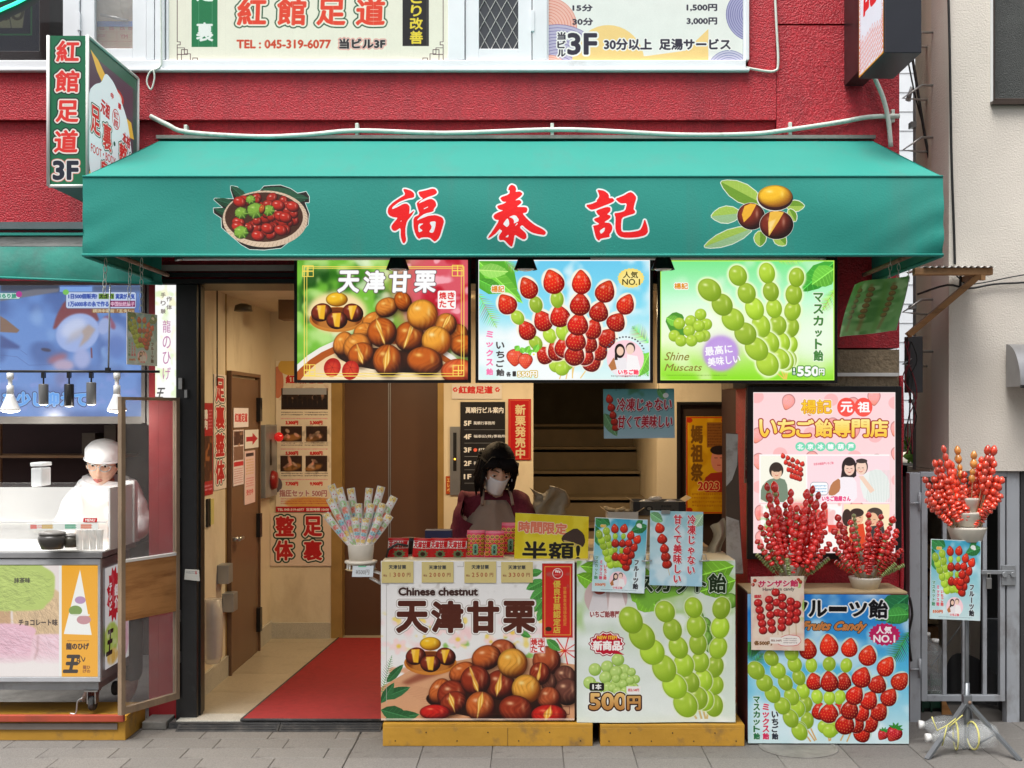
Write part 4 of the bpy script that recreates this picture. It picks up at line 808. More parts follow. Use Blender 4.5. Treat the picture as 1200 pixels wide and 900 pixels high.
AW_BG = (40,150,130)
def L_awning():
 c = Cv('print_awning_letters',(97,207,1105,300),(0,0),1.0,3.5); c.fill(AW_BG)
 RD,WH = (238,24,28),(240,244,244)
 def zz(ox,oy,f):
  c.zo = (ox,oy); c.z = f; c.k = c.sc / f
 def glyph(conts,holes,bars=()):
  for p in conts: c.poly(chaikin(p),RD,ol=(20,WH))
  for p in conts: c.poly(chaikin(p),RD)
  for p in holes: c.poly(chaikin(p),WH)
  for p,w in bars: c.line(p,w,WH)
 zz(445,210,10.588)
 glyph([[(290,125),(330,125),(400,150),(430,185),(428,230),(340,245),(240,285),(160,345),(150,380),(230,345),(290,310),(340,305),(372,340),(370,400),(365,440),(435,385),(400,450),(340,520),(320,600),(318,680),(330,760),(305,800),(285,790),(262,720),(262,600),(200,645),(165,640),(142,600),(160,560),(230,480),(170,475),(120,455),(98,410),(110,350),(170,290),(260,230),(322,195)],
   [(478,160),(560,145),(650,118),(690,125),(715,165),(690,195),(610,220),(520,262),(490,292),(560,268),(640,245),(690,275),(705,330),(672,372),(668,405),(560,430),(500,470),(470,500),(470,520),(520,480),(620,455),(700,450),(780,480),(800,530),(780,600),(740,730),(685,780),(660,760),(620,725),(520,725),(485,745),(450,700),(420,600),(420,480),(500,440),(470,350),(458,295),(545,245),(500,215)]],
   [[(545,368),(605,340),(600,355),(548,378)],[(478,555),(550,552),(500,585),(495,610),(540,640),(480,668)],[(615,535),(700,522),(690,600),(665,672),(610,660),(650,600)],[(255,525),(275,512),(268,530)]],[([(490,298),(640,232)],10),([(470,505),(640,440)],9)])
 zz(562,207,10.0)
 glyph([[(335,165),(345,120),(375,95),(415,110),(430,150),(420,182),(470,175),(505,200),(480,235),(410,285),(470,275),(495,305),(470,330),(430,362),(545,360),(562,385),(550,425),(500,435),(560,505),(640,570),(740,620),(780,655),(765,690),(690,680),(610,660),(540,610),(500,570),(465,600),(545,670),(552,720),(520,745),(470,720),(410,680),(400,760),(380,830),(340,800),(290,745),(232,750),(225,700),(270,640),(240,625),(180,680),(110,728),(100,715),(150,650),(235,515),(185,510),(160,475),(185,440),(285,400),(230,392),(200,350),(280,325),(320,300),(270,298),(238,250),(350,210),(355,160)]],
   [[(275,560),(325,490),(345,520),(350,570),(320,600),(290,575)],[(340,480),(420,450),(470,520),(400,560),(405,520),(380,490)],[(300,715),(340,680),(338,715)],[(410,590),(440,545),(450,560)]],[([(180,690),(240,622)],9)])
 zz(677,210,10.588)
 glyph([[(240,130),(330,145),(385,190),(385,240),(430,235),(455,265),(430,290),(330,330),(215,375),(160,385),(95,325),(170,310),(240,280),(235,265),(270,220),(262,180)],[(225,390),(360,345),(405,355),(405,400),(360,440),(408,455),(400,490),(320,540),(400,545),(430,590),(425,640),(390,690),(400,720),(280,740),(262,770),(225,730),(195,600),(190,580),(245,570),(270,555),(210,520),(200,495),(280,465),(240,430)],
   [(465,245),(560,210),(650,158),(690,180),(728,230),(700,320),(690,380),(712,400),(705,430),(620,455),(545,480),(535,600),(545,660),(660,660),(770,640),(800,590),(830,490),(865,600),(870,660),(840,700),(740,725),(600,732),(520,715),(480,670),(465,600),(470,480),(450,425),(520,418),(590,395),(612,300),(540,305),(510,290)]],
   [[(270,640),(340,595),(330,650),(285,685)]],[([(210,385),(400,310)],9)])
 # basket of chestnuts
 zz(230,200,7.06)
 out = [(285,125),(340,135),(400,205),(530,165),(560,130),(620,125),(700,122),(780,150),(840,190),(910,175),(935,215),(935,265),(900,265),(935,360),(925,450),(830,540),(700,640),(560,655),(440,650),(370,610),(210,470),(205,390),(145,350),(140,310),(220,305),(145,240),(150,228),(310,235),(285,160)]
 c.poly(out,(235,235,225),ol=(5,(240,244,240))); c.poly(out,(30,26,22))
 for q in ((420,250,285,125,40),(330,290,148,235,36),(320,370,145,315,34),(900,250,540,150,60),(930,230,640,220,40),(860,260,600,200,26)): c.leaf(*q,(26,66,44))
 c.ell(570,400,355,235,(214,190,165)); c.ell(560,385,325,205,(70,40,26))
 for k in range(60): a = k / 60 * 2 * PI; c.line([(570 + 330 * math.cos(a),392 + 210 * math.sin(a)),(570 + 352 * math.cos(a + .05),400 + 232 * math.sin(a + .05))],3,(150,118,92),.7)
 rg = random.Random(3)
 for k in range(70):
  a,r = rg.uniform(0,6.28),rg.random() ** .5 * .88; x,y = 560 + 310 * r * math.cos(a),385 + 190 * r * math.sin(a)
  if x < 440 and y < 460: continue
  c.ball(x,y,rg.uniform(36,56),rg.uniform(32,46),rg.uniform(-40,40),base=(170,36,22),dark=(60,6,6),lite=(255,220,205))
 for x,y in ((680,290),(800,300),(700,380),(740,390),(590,480),(700,495),(510,540),(350,430),(345,465),(400,250),(360,260)): c.ball(x,y,58,44,20,base=(190,40,26),dark=(70,6,6),lite=(255,225,215))
 for x,y,r in ((490,330,72),(600,330,50),(370,350,54),(370,510,60),(450,240,40)):
  c.ball(x,y,r,r * .9,0,base=(130,175,60),dark=(50,80,20),lite=(200,225,130))
  for k in range(70): a = k * .9; q = r * (.7 + .4 * rg.random()); c.line([(x + q * .5 * math.cos(a),y + q * .45 * math.sin(a)),(x + q * math.cos(a),y + q * .9 * math.sin(a))],3,(165,205,90) if k % 2 else (90,140,40),.8)
 c.ball(545,320,26,40,10,**NT)
 # three chestnuts with leaves
 zz(800,195,7.06)
 for q in ((640,300,320,130,80),(470,390,238,415,70),(560,520,182,665,60),(860,330,1000,330,46),(880,360,930,455,34),(640,540,640,660,50),(760,560,850,650,50)):
  x0,y0,x1,y1,w = q
  dx,dy = x1 - x0,y1 - y0; L = math.hypot(dx,dy); nx,ny = -dy / L,dx / L; pr = [(0,.3),(.2,.8),(.45,1),(.7,.85),(.9,.45),(1,.1)]
  pp = [(x0 + dx * t + nx * w * v,y0 + dy * t + ny * w * v) for t,v in pr]; pq = [(x0 + dx * t - nx * w * v,y0 + dy * t - ny * w * v) for t,v in pr[::-1]]
  c.poly(pp + pq,(120,160,50),ol=(7,(235,240,225))); c.poly(pp + [(x1,y1),(x0,y0)],(160,195,80)) ; c.poly(pq + [(x0,y0),(x1,y1)],(150,190,140) if q[0] in (470,560) else (110,155,45))
  for k in range(9): t = k / 9; c.line([(x0 + dx * t,y0 + dy * t),(x0 + dx * (t + .1) + nx * w * .8,y0 + dy * (t + .1) + ny * w * .8)],2,(200,215,130),.5)
 for x,y,a,b,r in ((565,415,115,110,20),(775,485,138,118,0)):
  c.ell(x,y,a + 4,b + 4,(235,235,225),r); c.ball(x,y,a,b,r,**DK)
 c.poly([(510,330),(560,308),(610,315),(560,410),(505,465),(488,400)],(240,180,50)); c.poly([(720,380),(770,368),(835,382),(790,460),(712,580),(706,470)],(242,190,70)); c.poly([(712,460),(770,440),(712,570)],(255,228,160),.8,5)
 c.ell(760,265,150,108,(235,235,225)); c.ball(765,262,145,104,0,base=(100,36,40),dark=(50,10,16),lite=(140,60,50)); c.ball(762,248,142,92,0,**YL)
 c.a = np.clip(c.a,0,1)
 bgc = np.array(AW_BG) / 255.; m = np.clip(np.abs(c.a - bgc).sum(2) * 2.2,0,1)
 im = bpy.data.images.new(c.name,c.W,c.H,alpha=True); px = np.ones((c.H,c.W,4),dtype=np.float32); px[...,:3] = c.a[::-1]; px[...,3] = m[::-1]
 im.alpha_mode = 'CHANNEL_PACKED'; im.pixels.foreach_set(px.ravel()); im.update(); im.pack(); IM[c.name] = im

import time as _t
for _f in (L_chestnut,L_strawberry,L_grape,L_poster,L_green,L_fruit,L_light,L_hawthorn,L_small,L_upper,L_left,L_awning):
 _t0 = _t.time(); _f(); print('print',_f.__name__,round(_t.time() - _t0,2))
# ------------------------------------------------------------------ materials
def lin(c):
 c = [v / 255. for v in c]; return tuple(v / 12.92 if v <= .04045 else ((v + .055) / 1.055) ** 2.4 for v in c) + (1,)
MATS = {}
def mat(name,col,rough=.6,metal=0.0,var=.12,scale=8.0,bump=0.0,bscale=60.0,spec=.5,trans=0.0,alpha=1.0,coat=0.0,rnd=0.0,stain=None,emit=None,sss=0.0):
 """procedural surface: colour broken by noise, fine relief by bump; col is linear base colour"""
 if name in MATS: return MATS[name]
 m = bpy.data.materials.new(name); m.use_nodes = True; n = m.node_tree.nodes; l = m.node_tree.links; b = n['Principled BSDF']
 tc = n.new('ShaderNodeTexCoord'); nz = n.new('ShaderNodeTexNoise'); nz.inputs['Scale'].default_value = scale; nz.inputs['Detail'].default_value = 6
 l.new(tc.outputs['Object'],nz.inputs['Vector'])
 rp = n.new('ShaderNodeValToRGB'); rp.color_ramp.elements[0].position = .3; rp.color_ramp.elements[1].position = .7
 c0 = tuple(v * (1 - var) for v in col[:3]) + (1,); c1 = tuple(min(1,v * (1 + var)) for v in col[:3]) + (1,)
 rp.color_ramp.elements[0].color = c0; rp.color_ramp.elements[1].color = c1
 l.new(nz.outputs['Fac'],rp.inputs['Fac']); out = rp.outputs['Color']
 if rnd:
  oi = n.new('ShaderNodeObjectInfo'); mr = n.new('ShaderNodeMapRange'); mr.inputs['To Min'].default_value = 1 - rnd; mr.inputs['To Max'].default_value = 1 + rnd
  l.new(oi.outputs['Random'],mr.inputs['Value']); hs = n.new('ShaderNodeHueSaturation'); l.new(mr.outputs[0],hs.inputs['Value']); l.new(out,hs.inputs['Color']); out = hs.outputs[0]
 if stain:                                        # (colour, scale, low, high)
  n2 = n.new('ShaderNodeTexNoise'); n2.inputs['Scale'].default_value = stain[1]; n2.inputs['Detail'].default_value = 8; n2.inputs['Roughness'].default_value = .65
  mp = n.new('ShaderNodeMapping'); mp.inputs['Location'].default_value = (3.7,1.3,9.1)
  if len(stain) > 4: mp.inputs['Scale'].default_value = stain[4]
  l.new(tc.outputs['Object'],mp.inputs[0]); l.new(mp.outputs[0],n2.inputs['Vector'])
  r2 = n.new('ShaderNodeMapRange'); r2.inputs['From Min'].default_value = stain[2]; r2.inputs['From Max'].default_value = stain[3]; l.new(n2.outputs['Fac'],r2.inputs['Value'])
  mx = n.new('ShaderNodeMix'); mx.data_type = 'RGBA'; l.new(r2.outputs[0],mx.inputs[0]); l.new(out,mx.inputs[6]); mx.inputs[7].default_value = tuple(stain[0]) + (1,); out = mx.outputs[2]
 l.new(out,b.inputs['Base Color'])
 b.inputs['Roughness'].default_value = rough; b.inputs['Metallic'].default_value = metal; b.inputs['Specular IOR Level'].default_value = spec
 if trans: b.inputs['Transmission Weight'].default_value = trans
 if alpha < 1: b.inputs['Alpha'].default_value = alpha
 if coat: b.inputs['Coat Weight'].default_value = coat; b.inputs['Coat Roughness'].default_value = .06
 if sss: b.inputs['Subsurface Weight'].default_value = sss; b.inputs['Subsurface Radius'].default_value = (.02,.006,.004)
 if emit: b.inputs['Emission Color'].default_value = tuple(emit[0]) + (1,); b.inputs['Emission Strength'].default_value = emit[1]
 if bump:
  n3 = n.new('ShaderNodeTexNoise'); n3.inputs['Scale'].default_value = bscale; n3.inputs['Detail'].default_value = 4; l.new(tc.outputs['Object'],n3.inputs['Vector'])
  bp = n.new('ShaderNodeBump'); bp.inputs['Strength'].default_value = bump; bp.inputs['Distance'].default_value = .01; l.new(n3.outputs['Fac'],bp.inputs['Height']); l.new(bp.outputs[0],b.inputs['Normal'])
 MATS[name] = m; return m

def print_mat(key,lit=0.0,rough=.45,gain=.88,alpha=1.0,glow=0.0):
 """a flat print: the painted picture of this sheet on paper, film or a backlit panel"""
 nm = key + ('_lit' if lit else '')
 if nm in MATS: return MATS[nm]
 m = bpy.data.materials.new(nm); m.use_nodes = True; n = m.node_tree.nodes; l = m.node_tree.links; b = n['Principled BSDF']
 ti = n.new('ShaderNodeTexImage'); ti.image = IM[key]; ti.interpolation = 'Linear'; ti.extension = 'EXTEND'
 uv = n.new('ShaderNodeUVMap'); uv.uv_map = 'UVMap'; l.new(uv.outputs[0],ti.inputs['Vector'])
 if lit:
  b.inputs['Base Color'].default_value = (.05,.05,.05,1); l.new(ti.outputs['Color'],b.inputs['Emission Color']); b.inputs['Emission Strength'].default_value = lit; b.inputs['Roughness'].default_value = .25
 else:
  tc = n.new('ShaderNodeTexCoord'); nz = n.new('ShaderNodeTexNoise'); nz.inputs['Scale'].default_value = 14; l.new(tc.outputs['Object'],nz.inputs['Vector'])
  mr = n.new('ShaderNodeMapRange'); mr.inputs['To Min'].default_value = gain * .95; mr.inputs['To Max'].default_value = gain * 1.05; l.new(nz.outputs['Fac'],mr.inputs['Value'])
  mx = n.new('ShaderNodeVectorMath'); mx.operation = 'SCALE'; l.new(ti.outputs['Color'],mx.inputs[0]); l.new(mr.outputs[0],mx.inputs['Scale']); l.new(mx.outputs[0],b.inputs['Base Color'])
  b.inputs['Roughness'].default_value = rough; b.inputs['Specular IOR Level'].default_value = .35
  bp = n.new('ShaderNodeBump'); bp.inputs['Strength'].default_value = .12; bp.inputs['Distance'].default_value = .01; n4 = n.new('ShaderNodeTexNoise'); n4.inputs['Scale'].default_value = 5; l.new(tc.outputs['Object'],n4.inputs['Vector']); l.new(n4.outputs['Fac'],bp.inputs['Height']); l.new(bp.outputs[0],b.inputs['Normal'])
 if alpha < 1: b.inputs['Alpha'].default_value = alpha
 if glow: l.new(ti.outputs['Color'],b.inputs['Emission Color']); b.inputs['Emission Strength'].default_value = glow  # added emission that brightens an otherwise unlit print
 MATS[nm] = m; return m

# ------------------------------------------------------------------ mesh helpers
class MB:
 def __init__(s): s.v = []; s.f = []; s.uv = {}; s.sm = set()
 def add(s,vs,fs,uvs=None,smooth=False):
  o = len(s.v); s.v += [tuple(v) for v in vs]
  for i,f in enumerate(fs):
   if uvs: s.uv[len(s.f)] = uvs[i]
   if smooth: s.sm.add(len(s.f))
   s.f.append([o + k for k in f])
  return s
 def box(s,a,b):
  x0,y0,z0 = a; x1,y1,z1 = b
  if x0 > x1: x0,x1 = x1,x0
  if y0 > y1: y0,y1 = y1,y0
  if z0 > z1: z0,z1 = z1,z0
  return s.add([(x0,y0,z0),(x1,y0,z0),(x1,y1,z0),(x0,y1,z0),(x0,y0,z1),(x1,y0,z1),(x1,y1,z1),(x0,y1,z1)],
      [(0,3,2,1),(4,5,6,7),(0,1,5,4),(1,2,6,5),(2,3,7,6),(3,0,4,7)])
 def quad(s,tl,tr,br,bl,uv=True):
  return s.add([tl,tr,br,bl],[(3,2,1,0)],[[(0,0),(1,0),(1,1),(0,1)]] if uv else None)
 def grid(s,fn,nu,nv,smooth=True,uv=True):
  """fn(u,v) -> point; u to the right, v downward; faces look toward +u x -v"""
  vs = [fn(i / nu,j / nv) for j in range(nv + 1) for i in range(nu + 1)]; fs = []; uvs = []
  for j in range(nv):
   for i in range(nu):
    a = j * (nu + 1) + i; fs.append((a + nu + 1,a + nu + 2,a + 1,a)); u0,u1,v0,v1 = i / nu,(i + 1) / nu,1 - j / nv,1 - (j + 1) / nv
    uvs.append([(u0,v1),(u1,v1),(u1,v0),(u0,v0)])
  return s.add(vs,fs,uvs if uv else None,smooth)
 def tube(s,pts,r,n=8,caps=True,smooth=True):
  pts = [Vector(p) for p in pts]; m = len(pts); rr = r if isinstance(r,(list,tuple)) else [r] * m
  t0 = (pts[1] - pts[0]).normalized(); up = Vector((0,0,1)) if abs(t0.z) < .9 else Vector((1,0,0)); nrm = t0.cross(up).normalized(); vs = []
  for i,p in enumerate(pts):
   t = ((pts[min(i + 1,m - 1)] - pts[i]).normalized() + (pts[i] - pts[max(i - 1,0)]).normalized()).normalized()
   if t.length == 0: t = t0
   nrm = (nrm - t * nrm.dot(t)).normalized(); bn = t.cross(nrm)
   for k in range(n): a = 2 * PI * k / n; vs.append(p + (nrm * math.cos(a) + bn * math.sin(a)) * rr[i])
  fs = [(i * n + k,i * n + (k + 1) % n,(i + 1) * n + (k + 1) % n,(i + 1) * n + k) for i in range(m - 1) for k in range(n)]
  s.add(vs,fs,None,smooth)
  if caps: o = len(s.v) - len(vs); s.f.append([o + k for k in range(n)][::-1]); s.f.append([o + (m - 1) * n + k for k in range(n)])
  return s
 def lathe(s,prof,n=20,c=(0,0,0),axis='z',smooth=True,caps=True):
  """prof: (radius, height) pairs"""
  vs = []
  for r,h in prof:
   for k in range(n):
    a = 2 * PI * k / n; p = (r * math.cos(a),r * math.sin(a),h)
    if axis == 'x': p = (h,p[0],p[1])
    if axis == 'y': p = (p[1],h,p[0])
    vs.append((p[0] + c[0],p[1] + c[1],p[2] + c[2]))
  m = len(prof); fs = [(i * n + k,i * n + (k + 1) % n,(i + 1) * n + (k + 1) % n,(i + 1) * n + k) for i in range(m - 1) for k in range(n)]
  s.add(vs,fs,None,smooth)
  if caps: o = len(s.v) - len(vs); s.f.append([o + k for k in range(n)][::-1]); s.f.append([o + (m - 1) * n + k for k in range(n)])
  return s
 def prism(s,pts,y0,y1):
  """outline pts (x,z) extruded along y"""
  n = len(pts); vs = [(x,y0,z) for x,z in pts] + [(x,y1,z) for x,z in pts]
  return s.add(vs,[tuple(range(n)),tuple(range(2 * n - 1,n - 1,-1))] + [(i,i + n,(i + 1) % n + n,(i + 1) % n) for i in range(n)])
 def blob(s,c,r,nu=10,nv=7,prof=None,rot=None):
  """ellipsoid; prof(t) scales the girth, t from -1 (bottom) to 1 (top)"""
  vs = []; r = r if isinstance(r,(tuple,list)) else (r,r,r)
  for j in range(nv + 1):
   t = -math.cos(PI * j / nv); g = math.sin(PI * j / nv) * (prof(t) if prof else 1)
   for k in range(nu):
    a = 2 * PI * k / nu; p = Vector((g * r[0] * math.cos(a),g * r[1] * math.sin(a),t * r[2]))
    if rot: p = rot @ p
    vs.append(p + Vector(c))
  return s.add(vs,[(j * nu + k,j * nu + (k + 1) % nu,(j + 1) * nu + (k + 1) % nu,(j + 1) * nu + k) for j in range(nv) for k in range(nu)],None,True)
 def mesh(s,name,off=(0,0,0)):
  me = bpy.data.meshes.new(name); me.from_pydata([(v[0] - off[0],v[1] - off[1],v[2] - off[2]) for v in s.v],[],s.f)
  if s.uv:
   u = me.uv_layers.new(name='UVMap')
   for i,p in enumerate(me.polygons):
    if i in s.uv:
     for k,li in enumerate(p.loop_indices): u.data[li].uv = s.uv[i][k]
  if s.sm:
   for i in s.sm: me.polygons[i].use_smooth = True
  me.update(); return me

def wloc(o):
 v = Vector((0,0,0))
 while o is not None: v += o.location; o = o.parent
 return v
def obj(name,mb,m,parent=None,loc=None,bevel=0.0,label=None,**kw):
 """one mesh object; vertices are given in world coordinates, the origin goes to loc (or the parent's)"""
 base = wloc(parent) if parent else Vector((0,0,0)); off = Vector(loc) if loc is not None else (base if parent else Vector((0,0,0)))
 if loc is None and not parent and mb.v:
  xs,ys,zs = zip(*mb.v); off = Vector(((min(xs) + max(xs)) / 2,(min(ys) + max(ys)) / 2,min(zs)))
 me = mb.mesh(name,off); o = bpy.data.objects.new(name,me); COL.objects.link(o); o.location = off - base
 if parent: o.parent = parent
 if m: me.materials.append(m)
 if bevel: b = o.modifiers.new('edge','BEVEL'); b.width = bevel; b.segments = 2; b.limit_method = 'ANGLE'
 if label: o['label'] = label
 for k,v in kw.items(): o[k] = v
 return o
def thing(name,label,cat,loc,group=None):
 o = bpy.data.objects.new(name,None); COL.objects.link(o); o.location = loc; o.empty_display_size = .05; o['label'] = label; o['category'] = cat
 if group: o['group'] = group
 return o
def tag(o,label,cat,group=None):
 o['label'] = label; o['category'] = cat
 if group: o['group'] = group
 return o
def struct(o): o['kind'] = 'structure'; return o
def copy_tree(o,parent=None):
 c = o.copy(); COL.objects.link(c)
 if parent is not None: c.parent = parent
 for ch in [q for q in bpy.data.objects if q.parent == o]: copy_tree(ch,c)
 return c
V = Vector
def rectpts(px0,py0,px1,py1,y): return P(px0,py0,y),P(px1,py0,y),P(px1,py1,y),P(px0,py1,y)
def sheet(name,key,corners,parent=None,lit=0.0,rough=.45,back=.004,backmat=None,alpha=1.0,curl=None,glow=0.0,**kw):
 """a printed sheet: thin card with the print on its front, returns the card (print is its child when it stands alone)"""
 tl,tr,br,bl = [V(c) for c in corners]; nrm = (bl - tl).cross(tr - tl).normalized()
 def pt(u,v,d=0.0):
  p = (tl * (1 - u) + tr * u) * (1 - v) + (bl * (1 - u) + br * u) * v
  return p + nrm * (d + (curl(u,v) if curl else 0))
 nu,nv = (10,8) if curl else (1,1)
 f = MB().grid(lambda u,v: pt(u,v,.0012),nu,nv,bool(curl))
 b = MB().grid(lambda u,v: pt(u,v,0),nu,nv,bool(curl),False).grid(lambda u,v: pt(1 - u,v,-back),nu,nv,bool(curl),False)
 for a,c in ((tl,tr),(tr,br),(br,bl),(bl,tl)):
  if not curl: b.add([a,c,c - nrm * back,a - nrm * back],[(0,1,2,3)])
 if parent is None:
  cen = (tl + tr + br + bl) / 4; lo = min((tl.z,tr.z,br.z,bl.z)); card = obj(name,b,backmat or M_card,None,loc=(cen.x,cen.y,lo))
  obj('print',f,print_mat(key,lit,rough,alpha=alpha),card)
  for k,v in kw.items(): card[k] = v
  return card
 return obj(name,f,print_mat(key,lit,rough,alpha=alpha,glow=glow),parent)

M_card = mat('white_card',(.72,.72,.70),.6)
M_red = mat('red_stucco_paint',(.47,.014,.027),.45,var=.2,scale=60,bump=.75,bscale=135,stain=((.22,.012,.022),2.4,.5,.8,(2.2,1,.45)))
M_beige_stucco = mat('brown_stucco',(.27,.205,.13),.8,var=.2,scale=40,bump=.9,bscale=70)
M_frost = mat('white_window_frame',(.78,.80,.83),.35,var=.05,scale=5,stain=((.4,.38,.35),6,.62,.9))
M_dark = mat('black_metal',(.012,.012,.013),.35,var=.3,stain=((.05,.05,.05),12,.6,.85))
M_dkglass = mat('dark_window_glass',(.02,.024,.03),.06,spec=.8)
M_teal = mat('teal_awning_canvas',(.022,.262,.215),.6,var=.03,scale=2,bump=.10,bscale=160,spec=.3,stain=((.055,.225,.19),4.0,.5,.9,(2.2,.5,.22)))
M_teal_old = mat('faded_teal_canvas',(.04,.30,.24),.7,var=.1,scale=5,bump=.3,bscale=20,stain=((.12,.22,.2),4,.5,.8))
M_green = mat('sign_green_paint',(.012,.16,.075),.4)
M_white = mat('white_paint',(.74,.74,.72),.45,var=.04,stain=((.5,.48,.43),5,.62,.9))
M_cable = mat('pale_cable_sheath',(.62,.66,.60),.5,stain=((.3,.3,.26),20,.55,.8))
M_blackwire = mat('black_cable',(.015,.015,.015),.5)
M_cream = mat('cream_wall_paint',(.74,.66,.50),.6,var=.05,scale=3,bump=.12,bscale=40,stain=((.52,.43,.30),3.2,.52,.8,(1,1,.5)))
M_brown_door = mat('brown_steel_door',(.17,.095,.055),.42,var=.06,stain=((.12,.065,.035),3,.55,.8))
M_lift = mat('brown_lift_door',(.11,.055,.03),.38,var=.04)
M_brass = mat('worn_brass_trim',(.42,.27,.09),.4,.4)
M_steel = mat('brushed_steel',(.42,.42,.41),.35,.9,var=.08)
M_zinc = mat('galvanised_steel',(.36,.38,.40),.42,.6,var=.15,stain=((.2,.17,.14),9,.58,.8))
M_yellow = mat('ochre_painted_plywood',(.46,.24,.025),.55,var=.1,scale=6,stain=((.16,.10,.05),7,.54,.72),bump=.2,bscale=30)
M_redcarpet = mat('red_rubber_carpet',(.27,.012,.012),.75,var=.12,scale=30)
M_rubber = mat('black_rubber',(.035,.035,.036),.8,var=.2,bump=.5,bscale=90,stain=((.12,.11,.1),10,.5,.8))
M_floor = mat('terrazzo_floor',(.44,.38,.28),.35,var=.12,scale=120,rnd=.06,stain=((.3,.25,.17),4,.55,.8))
M_threshold = mat('pale_granite_threshold',(.5,.48,.42),.6,var=.2,scale=200,stain=((.33,.31,.27),5,.5,.8))
M_paving = mat('grey_paving_stone',(.165,.155,.143),.8,var=.22,scale=160,bump=.35,bscale=220,rnd=.14,stain=((.09,.082,.075),14,.6,.72))
M_grout = mat('sandy_joint',(.12,.11,.10),.95)
M_concrete = mat('stained_concrete',(.24,.23,.21),.85,var=.15,bump=.3,bscale=60,stain=((.1,.095,.085),2.6,.45,.75))
M_offwhite = mat('off_white_render',(.72,.665,.59),.85,var=.05,scale=4,bump=.35,bscale=130,stain=((.55,.51,.45),1.3,.52,.85,(1,1,.25)))
M_offwhite2 = mat('buff_render_side',(.80,.72,.58),.85,var=.05,scale=4,bump=.3,bscale=130,stain=((.33,.29,.23),1.3,.5,.85,(1,1,.2)))
M_bronze = mat('bronze_window_frame',(.07,.05,.04),.35,.5)
M_wood = mat('weathered_pine',(.33,.17,.07),.6,var=.25,scale=3,bump=.3,bscale=50,stain=((.12,.06,.03),5,.5,.75,(1,1,6)))
M_woodpale = mat('varnished_board',(.45,.22,.08),.4,var=.2,scale=4,stain=((.25,.1,.03),3,.45,.7,(1,1,9)))
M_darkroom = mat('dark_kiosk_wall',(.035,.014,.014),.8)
M_plastic = mat('clear_plastic',(.9,.92,.93),.12,var=.02,trans=0,alpha=.22,spec=.6)
M_sheet = mat('scratched_vinyl_sheet',(.5,.5,.5),.3,var=.1,alpha=.14,stain=((.7,.7,.7),14,.5,.7))
M_glass_white = mat('frosted_acrylic',(.92,.92,.90),.25,var=.02,alpha=.42,emit=((1,.97,.9),.14))  # faint emission stands in for the glare on the case front
M_skin = mat('skin',(.66,.40,.28),.5,var=.10,scale=35,bump=.12,bscale=220,sss=.1)
M_maroon = mat('maroon_knit',(.14,.010,.024),.9,var=.2,scale=90,bump=.4,bscale=160)
M_apron = mat('taupe_apron',(.28,.20,.15),.85,var=.06,bump=.2,bscale=120)
M_hair = mat('black_hair',(.006,.004,.0035),.6,var=.3,scale=60,bump=.3,bscale=160,spec=.12)
M_whitecloth = mat('white_cotton',(.76,.76,.77),.85,var=.03,bump=.15,bscale=70)
M_candy = mat('candied_strawberry',(.80,.026,.022),.2,var=.35,scale=45,coat=.9,rnd=.25)
M_candy2 = mat('candied_strawberry_bright',(.78,.06,.022),.18,var=.35,scale=40,coat=1.0,rnd=.25)
M_grape = mat('candied_grape',(.28,.36,.12),.2,var=.15,coat=.9)
M_stick = mat('bamboo_stick',(.45,.30,.15),.6)
M_leafm = mat('green_leaf',(.06,.14,.02),.6,var=.4,scale=20)
M_tilewall = mat('white_glazed_tile',(.74,.77,.80),.3,var=.04)
M_pvc = mat('grey_pvc',(.35,.36,.37),.4)
M_rust = mat('rusty_steel',(.2,.13,.09),.8,var=.4,scale=25)
M_kraft = mat('kraft_paper',(.42,.31,.17),.85,var=.1,bump=.3,bscale=20)
M_bag = mat('crumpled_plastic_bag',(.62,.56,.45),.4,var=.1,bump=.8,bscale=30)
M_navy = mat('navy_box',(.02,.03,.09),.6)
M_gold = mat('gold_tape',(.6,.55,.2),.5)
M_lampwhite = mat('white_lamp_housing',(.8,.8,.78),.3)
M_bulb = mat('lit_lamp_face',(.9,.9,.9),.3,emit=((1,.93,.8),6.0))
M_graylamp = mat('grey_lamp_housing',(.12,.12,.12),.4)
M_greenneon = mat('green_neon_tube',(.02,.5,.3),.3,emit=((.05,1,.5),1.2))
M_stair = mat('brown_stair_riser',(.22,.17,.105),.7,var=.1)
M_screenframe = mat('dark_screen_frame',(.05,.048,.045),.4)

# ------------------------------------------------------------------ ground and pavement
g = obj('ground',MB().add([(-60,-60,-.02),(60,-60,-.02),(60,60,-.02),(-60,60,-.02)],[(0,1,2,3)]),mat('asphalt',(.055,.055,.056),.9,bump=.3,bscale=120),loc=(0,0,-.02)); struct(g)
pav = obj('pavement',MB().box((-4.2,-3.0,-.018),(4.2,.4,0.0)),M_grout,loc=(0,-1.3,0)); struct(pav)
def tile_obj(name,me,x,y,z,par,rz=0):
 o = bpy.data.objects.new(name,me); COL.objects.link(o); o.parent = par; o.location = V((x,y,z)) - wloc(par); o.rotation_euler.z = rz; return o
def slab(w,d,h,m,bev=.003):
 b = bev; mb = MB(); x,y = w / 2,d / 2
 mb.add([(-x,-y,0),(x,-y,0),(x,y,0),(-x,y,0),(-x,-y,h - b),(x,-y,h - b),(x,y,h - b),(-x,y,h - b),(-x + b,-y + b,h),(x - b,-y + b,h),(x - b,y - b,h),(-x + b,y - b,h)],
   [(0,1,5,4),(1,2,6,5),(2,3,7,6),(3,0,4,7),(4,5,9,8),(5,6,10,9),(6,7,11,10),(7,4,8,11),(8,9,10,11)])
 me = mb.mesh('tile'); me.materials.append(m); return me
t_sq = slab(.3,.3,.008,M_paving,.0025); t_br = slab(.3,.1495,.008,M_paving,.0025)
